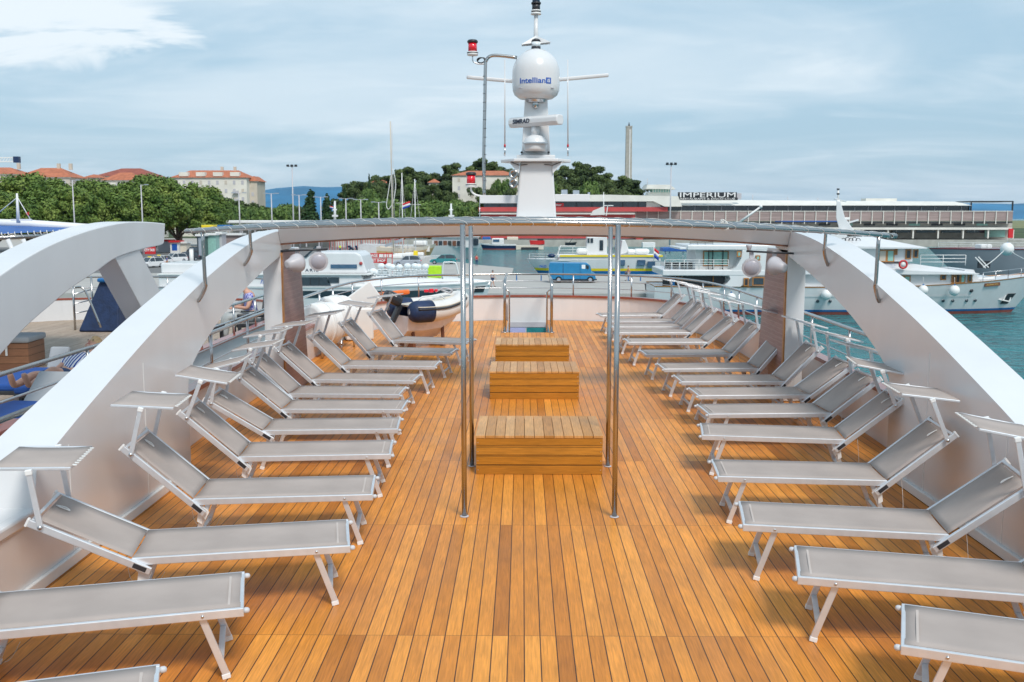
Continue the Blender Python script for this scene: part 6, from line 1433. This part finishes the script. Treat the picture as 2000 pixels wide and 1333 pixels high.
# red brown railing with a concrete step behind
t = thing('quay_fence', (X_(700,215), 215, ZQ), 0, 'brown red railing along the promenade edge behind the white cabin roof', 'fence')
m = MB()
for i in range(30): m.rect(X_(642+5*i,215), X_(643+5*i,215), 215, 215.1, ZQ, Z_(468,215))
m.build('railing_bars', M_redband, t, world=True); MB().rect(X_(640,215), X_(790,215), 215, 215.2, Z_(469,215), Z_(467.5,215)).build('top_rail', M_redband, t, world=True)
for i, (px, w_) in enumerate(((686,13),(697,12))): 
    p = gp(px, 492); t = thing('motorcycle', (p.x, p.y, ZQ), rad(70+20*i), '%s dark motorcycle beside the yellow vest' % ('left' if i == 0 else 'right'), 'motorcycle', 'parked dark motorcycles')
    for s in (-.7, .7): MB().lathe((s,0,.32), [(.2,-.06),(.32,-.07),(.32,.07),(.2,.06)], 16, axis=(0,1,0)).build('wheel', M_black, t)
    MB().box((0,0,.7), (1.0,.35,.45)).build('body', M_navyh, t, bevel=.12); MB().box((-.35,0,.95), (.7,.3,.14)).build('seat', M_black, t, bevel=.05); MB().tube([(.5,-.4,1.1),(.55,0,1.05),(.5,.4,1.1)], .03, 6).build('handlebar', M_steel2, t); MB().box((-.8,0,1.1), (.45,.5,.4)).build('top_case', M_navyh, t, bevel=.05)
# ================================================================ people
def skin(name, J, edges, mat, parent, root, sub=2):
    names = list(J); me = bpy.data.meshes.new(name); me.from_pydata([J[k][:3] for k in names], [(names.index(a), names.index(b)) for a, b in edges], [])
    o = bpy.data.objects.new(name, me); COL.objects.link(o); o.parent = parent; me.materials.append(mat)
    m = o.modifiers.new('skin', 'SKIN'); m.use_smooth_shade = True
    for i, k in enumerate(names):
        r = J[k][3]; v = me.skin_vertices[0].data[i]; v.radius = r if isinstance(r, tuple) else (r, r); v.use_root = (k == root)
    s = o.modifiers.new('sub', 'SUBSURF'); s.levels = sub; s.render_levels = sub
    return o
def mid(a, b, t): return tuple(a[i]+(b[i]-a[i])*t for i in range(3))
def person(loc, rz, pose, label, top, bottom, hair, shorts=False, sleeves=.5, longhair=False, group=None, bare=False):
    """pose: joint positions in metres, x forward, z up"""
    t = thing('person', loc, rz, label, 'person', group); p = pose
    J = {'pel': p['pel']+((.13,.11),), 'bel': mid(p['pel'], p['che'], .45)+((.125,.10),), 'che': p['che']+((.145,.11),), 'nec': p['nec']+(.055,), 'hb': mid(p['nec'], p['hea'], .45)+(.062,), 'hea': p['hea']+((.078,.092),), 'htop': tuple(Vector(p['hea'])+(Vector(p['hea'])-Vector(p['nec'])).normalized()*.075)+(.062,)}
    E_ = [('pel','bel'),('bel','che'),('che','nec'),('nec','hb'),('hb','hea'),('hea','htop')]
    for s in 'lr':
        J.update({'sh'+s: p['sh'+s]+(.058,), 'el'+s: p['el'+s]+(.040,), 'wr'+s: p['wr'+s]+(.026,), 'ha'+s: p['ha'+s]+((.035,.018),)})
        J.update({'hi'+s: p['hi'+s]+(.088,), 'kn'+s: p['kn'+s]+(.056,), 'an'+s: p['an'+s]+(.036,), 'to'+s: p['to'+s]+((.038,.026),)})
        E_ += [('che','sh'+s),('sh'+s,'el'+s),('el'+s,'wr'+s),('wr'+s,'ha'+s),('pel','hi'+s),('hi'+s,'kn'+s),('kn'+s,'an'+s),('an'+s,'to'+s)]
        hv = (Vector(p['ha'+s])-Vector(p['wr'+s])).normalized(); sdv = hv.cross(Vector((.3,.2,1))).normalized()
        for i in range(5):
            k = 'f%d%s' % (i, s); b = Vector(p['ha'+s])+sdv*(.022*(i-1.5)) if i < 4 else Vector(p['wr'+s])+hv*.03+sdv*-.03
            L_ = (.062,.072,.068,.052,.045)[i]; d = hv if i < 4 else (hv-sdv*.7).normalized()
            J[k+'a'] = tuple(b)+(.010,); J[k+'b'] = tuple(b+d*L_*.5+Vector((0,0,-.006)))+(.009,); J[k+'c'] = tuple(b+d*L_+Vector((0,0,-.02)))+(.007,)
            E_ += [('ha'+s if i < 4 else 'wr'+s, k+'a'), (k+'a', k+'b'), (k+'b', k+'c')]
    skin('body', J, E_, M_skin, t, 'pel', 1)
    if not bare:
        K = {'a': p['pel']+((.150,.130),), 'b': mid(p['pel'], p['che'], .5)+((.148,.122),), 'c': p['che']+((.165,.130),), 'd': mid(p['che'], p['nec'], .6)+(.075,)}; EE = [('a','b'),('b','c'),('c','d')]
        for s in 'lr': K['s'+s] = p['sh'+s]+(.076,); K['e'+s] = mid(p['sh'+s], p['el'+s], sleeves if sleeves < 1 else .98)+(.062,); EE += [('c','s'+s),('s'+s,'e'+s)]
        if sleeves >= 1:
            for s in 'lr': K['w'+s] = mid(p['el'+s], p['wr'+s], .8)+(.045,); EE += [('e'+s,'w'+s)]
        skin('shirt', K, EE, top, t, 'a', 1)
    K = {'a': p['pel']+((.152,.132),)}; EE = []
    for s in 'lr':
        K['h'+s] = p['hi'+s]+(.105,); EE.append(('a','h'+s))
        if shorts: K['k'+s] = mid(p['hi'+s], p['kn'+s], .8)+(.088,); EE.append(('h'+s,'k'+s))
        else: K['k'+s] = p['kn'+s]+(.075,); K['n'+s] = mid(p['kn'+s], p['an'+s], .92)+(.058,); EE += [('h'+s,'k'+s),('k'+s,'n'+s)]
    skin('shorts' if shorts else 'trousers', K, EE, bottom, t, 'a', 1)
    hd_ = Vector(p['hea']); up = (hd_-Vector(p['nec'])).normalized(); fw = Vector(p.get('face', (1,0,0))).normalized(); sdv = up.cross(fw).normalized(); fw = sdv.cross(up)
    m = MB(); n = 10
    vs = []
    for i in range(n+1):
        a = math.pi*i/n*.62
        for j in range(16):
            g = 2*math.pi*j/16; q = up*math.cos(a)*.118+(fw*math.cos(g)*.104+sdv*math.sin(g)*.092)*math.sin(a)
            if math.cos(g) > .3 and a > .9: q *= .80
            vs.append(hd_+up*.03-fw*.012+q)
    m.add(vs, [[i*16+j, i*16+(j+1) % 16, (i+1)*16+(j+1) % 16, (i+1)*16+j] for i in range(n) for j in range(16)], True)
    if longhair: m.ball(hd_-fw*.07-up*.05, .075, 8, (1,1,1.4))
    m.build('hair', hair, t)
    m = MB(); m.ball(hd_+fw*.098-up*.012, .014, 6, (1,1,1.2)); m.build('nose', M_skin, t)
    for s in (-1, 1):
        m = MB(); m.ball(hd_+fw*.086+sdv*.032*s+up*.018, .009, 6); m.build('eye', M_dark, t); m = MB(); m.ball(hd_+sdv*.088*s, .022, 6, (.7,.5,1.2)); m.build('ear', M_skin, t)
    m = MB(); m.bar(hd_+fw*.094-up*.045-sdv*.02, hd_+fw*.094-up*.045+sdv*.02, .008, .007); m.build('mouth', M_redband, t)
    for s in 'lr':
        if 'shoe' not in p: MB().bar(Vector(p['an'+s])-Vector((.02,0,.03)), Vector(p['to'+s])+Vector((.03,0,-.0)), .09, .07).build('shoe', M_dark, t, bevel=.02)
    return t
def standing(stride=.25, arm=.15, H=1.72):
    k = H/1.72
    P_ = dict(pel=(0,0,.93), che=(.01,0,1.30), nec=(.01,0,1.47), hea=(.03,0,1.60), face=(1,0,0))
    for s, y in (('l', 1), ('r', -1)):
        a = stride*y/2; P_.update({'sh'+s: (0,y*.17,1.40), 'el'+s: (-arm*y*.6-.02,y*.22,1.13), 'wr'+s: (-arm*y+.10,y*.22,.90), 'ha'+s: (-arm*y+.12,y*.22,.83),
            'hi'+s: (0,y*.09,.88), 'kn'+s: (a*.5+.03,y*.10,.49), 'an'+s: (a-.02,y*.10,.09), 'to'+s: (a+.13,y*.11,.04)})
    return {n: (tuple(c*k for c in v) if n != 'face' else v) for n, v in P_.items()}
p = gp(962, 561); person((p.x,p.y,ZQ), rad(20), standing(.45, .2), 'person in pale shirt and dark shorts walking on the quay right of the steel poles', M_shirtw, M_denim, M_haird, True)
p = gp(1227, 549); person((p.x,p.y,ZQ), rad(180), standing(.5, .25), 'person with bare shoulders and pale dress walking before the excursion boat', M_shirto, M_shirtw, M_haird, False, .25)
bagp = thing('tote_bag', (p.x-.28, p.y-.25, ZQ+.75), 0, 'dark shoulder bag carried by the walker before the excursion boat', 'bag'); MB().box((0,0,0), (.34,.14,.34)).build('bag_body', M_dark, bagp, bevel=.04); MB().tube([(-.1,0,.16),(-.05,0,.45),(.05,0,.45),(.1,0,.16)], .012, 6).build('strap', M_dark, bagp)
p = gp(668, 494); person((p.x,p.y-2,ZQ), rad(-90), standing(.1, .1), 'person in bright yellow vest standing on the quay behind the white cabin roof', M_hivis, M_navyh, M_haird)
p = gp(327, 524); person((p.x,p.y,ZQ), rad(200), standing(.2, .1), 'person in blue top and yellow shorts standing between the taxis', M_sign, M_shirto, M_haird, True)
p = gp(931, 520); person((p.x,p.y,ZQ), rad(90), standing(.2, .1), 'person in red top at the jetty, half hidden by the steel poles', M_red, M_denim, M_haird)
for i, (px, dx) in enumerate(((1197,0),(1204,0))): person((X_(px,139),139.6,Z_(499,138)), rad(180), standing(.05, .05), '%s person in checked shirt on the upper deck of the excursion boat' % ('left' if i == 0 else 'right'), M_check, M_dark, M_haird)

# ================================================================ neighbouring ship alongside on the left
NX = -4.32
ns = thing('neighbour_ship', (-8, 12, 0), 0, 'white passenger ship moored close on the left, with weathered teak deck and curved arch', 'ship')
def Nb(m, n, mt_, par=None, **k): return m.build(n, mt_, par or ns, world=True, **k)
# deck with rounded front
NP = [Vector((NX, -1, 0)), Vector((NX, 8, 0)), Vector((NX, 16, 0)), Vector((NX-.1, 18.5, 0)), Vector((NX-.6, 20.3, 0)), Vector((NX-1.6, 21.4, 0)), Vector((-7.8, 21.8, 0)), Vector((-10, 21.5, 0)), Vector((-11.2, 20, 0)), Vector((-11.5, 17, 0)), Vector((-11.5, -1, 0))]
NPs = smooth_curve(NP, 5)
Nb(MB().prism([(q.x, q.y) for q in NPs], -.06, 0, 'Z'), 'deck', M_olddeck)
def rib2(P, d0, d1, z0, z1):
    a, b = offset(P, d0), offset(P, d1); m = MB(); up = lambda P_, z: [Vector((p.x, p.y, z)) for p in P_]
    m.strip(up(a, z0), up(a, z1)); m.strip(up(a, z1), up(b, z1)); m.strip(up(b, z1), up(b, z0)); m.strip(up(b, z0), up(a, z0)); return m
Nb(rib2(NPs, -.06, 0, -6.6, .44), 'hull', M_white); Nb(rib2(NPs, -.07, .06, .443, .484), 'cap_rail', M_cap)
near = [q for q in NPs[:-5]]
Nb(MB().tube([Vector((q.x, q.y, .93)) for q in near], .022, 8), 'top_rail', M_steel); Nb(MB().tube([Vector((q.x, q.y, .70)) for q in near], .012, 8), 'mid_rail', M_steel2)
acc = 9; last = near[0]
for q in near:
    acc += (q-last).length; last = q
    if acc > 1.1: Nb(MB().cyl((q.x, q.y, .48), (q.x, q.y, .93), .016, 8), 'rail_post', M_steel2); acc = 0
# arch in its side plane
ax_ = -4.75
at = [(PXL(px, py, ax_).y, PXL(px, py, ax_).z) for px, py in [(323,437),(290,434),(250,434),(200,443),(150,458),(100,478),(50,505),(0,538),(-60,580),(-140,650)]]
al = [(PXL(px, py, ax_).y, PXL(px, py, ax_).z) for px, py in [(321,470),(316,479),(280,487),(228,504),(190,530),(140,563),(100,596),(50,640),(0,695),(-60,760),(-140,860)]]
Nb(MB().prism([(p.y, p.z) for p in smooth_curve([(0,)+q for q in at], 4)]+[(p.y, p.z) for p in smooth_curve([(0,)+q for q in al], 4)[::-1]], ax_, ax_-.34, 'X'), 'arch', M_white, bevel=.012)
# leaning strut
q = [PXL(px, py, ax_) for px, py in ((228,504),(275,487),(352,640),(300,640))]
Nb(MB().prism([(p.y, p.z) for p in q], ax_-.02, ax_-.30, 'X'), 'strut', M_white, bevel=.01)
# timber coaming near the rail
Nb(MB().rect(-6.0, -4.5, 8.6, 8.9, .0, .40), 'coaming', M_cap, bevel=.02); Nb(MB().rect(-4.62, -4.45, 7.2, 8.6, .0, .40), 'coaming', M_cap, bevel=.02)
# blue awning
aw2 = thing('blue_awning', (-8.5, 14, 1.9), 0, 'blue canvas awning with white edge roll and lacing above the neighbouring deck', 'awning')
def Aw(m, n, mt_): return m.build(n, mt_, aw2, world=True)
Af, Ab = 12.6, 16.8
zf = lambda px, py: D(px, py, Af)
a0, a1 = D(-120, 463, Af), D(172, 449, Af+1); b0, b1 = D(-160, 436, Ab), D(175, 446, Ab)
Aw(MB().add([a0, a1, b1, b0], [[0,1,2,3]]), 'canvas', M_blue); aw2.children
Aw(MB().tube([b0+Vector((0,0,.03)), D(60,438,Ab), b1], .07, 8), 'edge_roll', M_whitem)
Aw(MB().tube([a0-Vector((0,0,.05)), a1-Vector((0,0,.05))], .03, 8), 'front_tube', M_steel)
m = MB()
m.tube([a0+(a1-a0)*(i/240)+Vector((0, .035*math.cos(i*.6), .035*math.sin(i*.6)-.02)) for i in range(241)], .006, 5)
Aw(m, 'lacing', M_rope)
for px in (45, 15): p = D(px, 468, Af+.2); Aw(MB().tube([p, p+Vector((.10,0,-.25)), p+Vector((.14,.1,-.45))], .03, 8), 'awning_post', M_white)
m = MB(); m.tube([D(-5,418,16), D(34,386,16), D(60,430,16)], .009, 5); m.cyl(D(36,436,16), D(33,378,16), .03, 6, r1=.015); m.bar(D(22,430,16), D(62,430,16), .03, .03)
t = thing('signal_mast', D(36,440,16), 0, 'slim signal mast with stays standing above the blue awning', 'mast'); m.build('mast', M_whitem, t, world=True); MB().add([D(50,417,16), D(57,414,16), D(56,424,16)], [[0,1,2]]).build('pennant', M_red, t, world=True, solid=.01)
# navy tent over the stair and its ladder
t = thing('stair_tent', (-8.2, 19.6, 0), 0, 'dark navy canvas tent over the stair on the neighbouring foredeck', 'tent')
q0, q1 = D(152, 640, 19.2).x, D(232, 640, 19.2).x; r0, r1 = D(188, 542, 19.2).x, D(224, 542, 19.2).x
MB().add([(q0,19.2,.01),(q1,19.2,.01),(q1,20.6,.01),(q0,20.6,.01),(r0,19.35,1.0),(r1,19.35,1.0),(r1,20.4,1.0),(r0,20.4,1.0)], [[3,2,1,0],[4,5,6,7],[0,1,5,4],[1,2,6,5],[2,3,7,6],[3,0,4,7]]).build('canvas', M_navy, t, world=True, bevel=.03)
MB().rect(r0-.02, r1+.05, 19.25, 20.5, .97, 1.05).build('top_flap', M_hullb, t, world=True, bevel=.03)
t = thing('stair_guard', (-8.4, 18.9, 0), 0, 'stainless guard rails around the navy stair tent', 'railing')
for px, yb, yt_ in ((147,645,553),(183,640,541),(218,627,548)):
    Yp = G(px, yb, 0).y; MB().cyl((D(px,yb,Yp).x,Yp,0),(D(px,yb,Yp).x,Yp,Z_(yt_,Yp)), .022, 8).build('post', M_steel, t, world=True)
for f in (.35, .55, .75):
    pts_ = []
    for px, yb, yt_ in ((147,645,553),(183,640,541),(218,627,548)): Yp = G(px, yb, 0).y; pts_.append(Vector((D(px,yb,Yp).x, Yp, Z_(yt_,Yp)*f)))
    MB().tube(pts_, .012, 6).build('rail', M_steel2, t, world=True)
Yp = 18.3; MB().tube(smooth_curve([D(147,562,Yp), D(160,562,Yp), D(172,580,Yp), D(197,640,Yp)], 4), .02, 8).build('handrail', M_steel, t, world=True)
# deck box with cushion
bx = thing('cushioned_box', (D(30,720,14.3).x-.36, 14.6, 0), rad(4), 'brown board box with grey cushion on the neighbouring deck', 'box')
MB().box((0,0,.20), (1.05,.6,.40)).build('box_body', M_oldbox, bx, bevel=.01); MB().box((0,0,.45), (1.1,.66,.09)).build('cushion', M_cushion, bx, bevel=.03); MB().box((.22,-.31,.33), (.03,.01,.22)).build('latch_strap', M_rope, bx)
# loungers with cushions near the rail
def lounger(x, y, rz, lab, up, back_mat=M_cushion, w_=.38, l_=.46):
    t = thing('cushioned_lounger', (x, y, 0), rz, lab, 'lounger', 'cushioned loungers on the neighbouring deck')
    MB().box((.25,0,.24), (1.3,.58,.05)).build('frame', M_dark, t, bevel=.01); MB().box((.25,0,.30), (1.3,.58,.08)).build('mattress', M_cushb, t, bevel=.025)
    MB().box((-.40-l_*.48*math.cos(up),0,.28+l_*.48*math.sin(up)), (l_,w_,.08), ry=up).build('back_cushion', back_mat, t, bevel=.03)
    for a in (-.3, .8):
        for s in (-1, 1): MB().cyl((a, s*.25, 0), (a, s*.25, .24), .02, 6).build('leg', M_dark, t)
c = D(45, 760, 9.8); lounger(c.x-.05, 9.7, rad(-98), 'lounger with raised grey back and blue mattress nearest the neighbour rail', rad(42))
c = D(150, 740, 11.6); lounger(-5.25, 11.75, rad(-100), 'lounger on which the person in striped top lies', rad(45), M_cushion)
c = D(107, 700, 12.4); lounger(c.x-.02, 12.0, rad(-95), 'lounger with upright grey back cushion left of the lying person', rad(65), M_cushion, .26, .34)
# reclining person, head forward (towards +y), feet aft
lp = dict(pel=(0,0,.44), che=(-.30,0,.60), nec=(-.43,0,.68), hea=(-.53,0,.76), face=(.75,0,.6), shoe=1)
for s, y in (('l', 1), ('r', -1)): lp.update({'sh'+s: (-.36,y*.17,.63), 'el'+s: (-.12,y*.25,.50), 'wr'+s: (.06,y*.12,.56), 'ha'+s: (.12,y*.06,.56), 'hi'+s: (.06,y*.10,.44), 'kn'+s: (.46,y*.11,.62 if s == 'l' else .56), 'an'+s: (.86,y*.09,.50), 'to'+s: (.93,y*.08,.66)})
person((-5.26, 11.35, -.08), rad(-98), lp, 'blond person in blue striped top reclining on a lounger, bare feet up', M_stripe, M_denim, M_hairb, True, .6, True)
# seated person
sp_ = dict(pel=(0,0,.47), che=(.03,0,.80), nec=(.10,0,.93), hea=(.16,0,1.04), face=(1,0,-.5))
for s, y in (('l', 1), ('r', -1)): sp_.update({'sh'+s: (.04,y*.19,.86), 'el'+s: (.12,y*.26,.64), 'wr'+s: (.30,y*.08,.66), 'ha'+s: (.34,y*-.02,.65), 'hi'+s: (.06,y*.10,.46), 'kn'+s: (.46,y*.13,.50), 'an'+s: (.50,y*.12,.10), 'to'+s: (.62,y*.13,.04)})
person((D(492,600,17.6).x, 17.6, 0), rad(205), sp_, 'dark haired person in blue checked shirt sitting with folded arms behind the rail', M_check, M_greytr, M_haird)
ch_ = thing('deck_chair', (D(495,600,17.6).x, 17.6, 0), rad(205), 'dark wicker chair on which the person in checked shirt sits', 'chair')
MB().box((.05,0,.36), (.6,.62,.10)).build('seat', M_dark, ch_, bevel=.03); MB().box((-.27,0,.66), (.12,.64,.62), ry=-.15).build('backrest', M_dark, ch_, bevel=.04)
for s in (-1, 1):
    MB().box((.05,s*.31,.52), (.58,.07,.07)).build('armrest', M_dark, ch_, bevel=.02)
    for a in (-.2,.3): MB().box((a,s*.29,.18), (.06,.06,.36)).build('leg', M_dark, ch_)
t2 = thing('deck_table', (-5.3, 16.1, 0), 0, 'low dark table near the seated person on the neighbouring deck', 'table'); MB().box((0,0,.44), (.7,.7,.05)).build('table_top', M_dark, t2, bevel=.01)
for a in (-.3,.3):
    for b in (-.3,.3): MB().box((a,b,.21), (.05,.05,.42)).build('leg', M_dark, t2)
# our own outer rail along the left arch
r_ = thing('side_railing', (-3.42, 6, 0), 0, 'stainless rail running outside the left arch of our ship', 'railing')
MB().tube([(-3.42, -1, .90), (-3.42, 8.6, .90)], .022, 8).build('top_rail', M_steel, r_, world=True); MB().tube([(-3.42, -1, .72), (-3.42, 8.6, .72)], .012, 8).build('mid_rail', M_steel2, r_, world=True)
for i in range(8): MB().cyl((-3.42, 1+i, .0), (-3.42, 1+i, .9), .016, 8).build('post', M_steel2, r_, world=True)
# ================================================================ camera, light, sky
cam = bpy.data.cameras.new('camera'); cam.lens = 36*FPX/2000; cam.sensor_width = 36; cam.sensor_fit = 'HORIZONTAL'; cam.clip_end = 30000; cam.clip_start = .05
co = bpy.data.objects.new('camera', cam); COL.objects.link(co); co.location = CAM; co.rotation_euler = RC.to_euler(); SC.camera = co
cam.dof.use_dof = True; cam.dof.focus_distance = 6.5; cam.dof.aperture_fstop = 9
SUN_EL, SUN_AZ = rad(50), rad(155)      # azimuth clockwise from +Y
sd_ = Vector((math.sin(SUN_AZ)*math.cos(SUN_EL), math.cos(SUN_AZ)*math.cos(SUN_EL), math.sin(SUN_EL)))
sl = bpy.data.lights.new('sun', 'SUN'); sl.energy = 2.0; sl.angle = rad(15); sl.color = (1, .95, .88)
so = bpy.data.objects.new('sun', sl); COL.objects.link(so); so.rotation_euler = (-sd_).to_track_quat('-Z', 'Y').to_euler(); so.location = (0, 0, 60)
w = bpy.data.worlds.new('World'); SC.world = w; w.use_nodes = True; nt = w.node_tree; N = nt.nodes; L = nt.links; bg = N['Background']
sky = N.new('ShaderNodeTexSky'); sky.sky_type = 'NISHITA'; sky.sun_disc = False; sky.sun_elevation = SUN_EL; sky.sun_rotation = SUN_AZ; sky.dust_density = 1.5; sky.air_density = 1.2; sky.ozone_density = 2
tc = N.new('ShaderNodeTexCoord'); sp = N.new('ShaderNodeSeparateXYZ'); L.new(tc.outputs['Generated'], sp.inputs[0])
def Mn(op, a, b=None, c=None, cl=False):
    n = N.new('ShaderNodeMath'); n.operation = op; n.use_clamp = cl
    for i, v in enumerate((a, b, c)):
        if v is None: continue
        if isinstance(v, (int, float)): n.inputs[i].default_value = v
        else: L.new(v, n.inputs[i])
    return n.outputs[0]
zz = Mn('ADD', Mn('MAXIMUM', sp.outputs['Z'], 0), .10)
cx = Mn('DIVIDE', sp.outputs['X'], zz); cy = Mn('DIVIDE', sp.outputs['Y'], zz)
cb = N.new('ShaderNodeCombineXYZ'); L.new(cx, cb.inputs[0]); L.new(cy, cb.inputs[1])
def cloud(scale, st, loc, lo, hi, det=8, dis=.8, rz=0):
    mp = N.new('ShaderNodeMapping'); mp.inputs['Scale'].default_value = st; mp.inputs['Location'].default_value = loc; mp.inputs['Rotation'].default_value = (0, 0, rz); L.new(cb.outputs[0], mp.inputs[0])
    n = N.new('ShaderNodeTexNoise'); n.inputs['Scale'].default_value = scale; n.inputs['Detail'].default_value = det; n.inputs['Distortion'].default_value = dis; n.inputs['Roughness'].default_value = .55
    L.new(mp.outputs[0], n.inputs['Vector'])
    mr = N.new('ShaderNodeMapRange'); mr.inputs['From Min'].default_value = lo; mr.inputs['From Max'].default_value = hi; mr.interpolation_type = 'SMOOTHSTEP'; L.new(n.outputs['Fac'], mr.inputs['Value'])
    return mr.outputs[0]
c1 = cloud(.55, (.8, 1, 1), (3.1, 1.2, 0), .34, .70)
c2 = cloud(1.6, (.7, 1.0, 1), (7.4, 2.2, 0), .46, .74, rz=.25)
# one thick bright bank high on the left
dx = Mn('ADD', cx, 1.9); dy = Mn('SUBTRACT', cy, 2.6)
bank = Mn('SUBTRACT', 1.0, Mn('SQRT', Mn('ADD', Mn('MULTIPLY', Mn('MULTIPLY', dx, dx), .62), Mn('MULTIPLY', Mn('MULTIPLY', dy, dy), .42))))
nb = cloud(1.1, (1, 1.5, 1), (0, 0, 0), .2, .8, det=10, dis=1.2)
bk = N.new('ShaderNodeMapRange'); bk.inputs['From Min'].default_value = .16; bk.inputs['From Max'].default_value = .40; bk.interpolation_type = 'SMOOTHSTEP'
L.new(Mn('ADD', bank, Mn('MULTIPLY', Mn('SUBTRACT', nb, .5), .55)), bk.inputs['Value'])
f = Mn('ADD', Mn('MULTIPLY', c1, .55), Mn('MULTIPLY', c2, .30))
f = Mn('MINIMUM', Mn('MAXIMUM', f, bk.outputs[0]), 1.0)
sc = N.new('ShaderNodeMix'); sc.data_type = 'RGBA'; sc.blend_type = 'MULTIPLY'; sc.inputs['Factor'].default_value = 1; L.new(sky.outputs[0], sc.inputs['A']); sc.inputs['B'].default_value = (.9, .9, .9, 1)
thin = N.new('ShaderNodeMix'); thin.data_type = 'RGBA'; thin.inputs['Factor'].default_value = .86; L.new(sky.outputs[0], thin.inputs['A']); thin.inputs['B'].default_value = (3.3, 4.8, 5.95, 1)
mx = N.new('ShaderNodeMix'); mx.data_type = 'RGBA'; L.new(f, mx.inputs['Factor']); L.new(thin.outputs['Result'], mx.inputs['A']); mx.inputs['B'].default_value = (6.4, 7.1, 7.6, 1)
L.new(mx.outputs['Result'], bg.inputs['Color']); bg.inputs['Strength'].default_value = .10
SC.view_settings.view_transform = 'Standard'; SC.view_settings.look = 'None'; SC.view_settings.gamma = 1; SC.view_settings.use_curve_mapping = False
SC.view_settings.exposure = 0.45
hz, hnt, hb = new_mat('haze'); hnt.nodes.remove(hb)
pv = hnt.nodes.new('ShaderNodeVolumePrincipled'); pv.inputs['Color'].default_value = (.62, .80, 1, 1); pv.inputs['Density'].default_value = 2.5e-5; pv.inputs['Anisotropy'].default_value = .2
hnt.links.new(pv.outputs[0], hnt.nodes['Material Output'].inputs['Volume'])
tag(MB().rect(-15000, 15000, -4000, 15000, ZW-12, 420).build('haze', hz), kind='stuff')
SC.cycles.max_bounces = 6; SC.cycles.transparent_max_bounces = 8
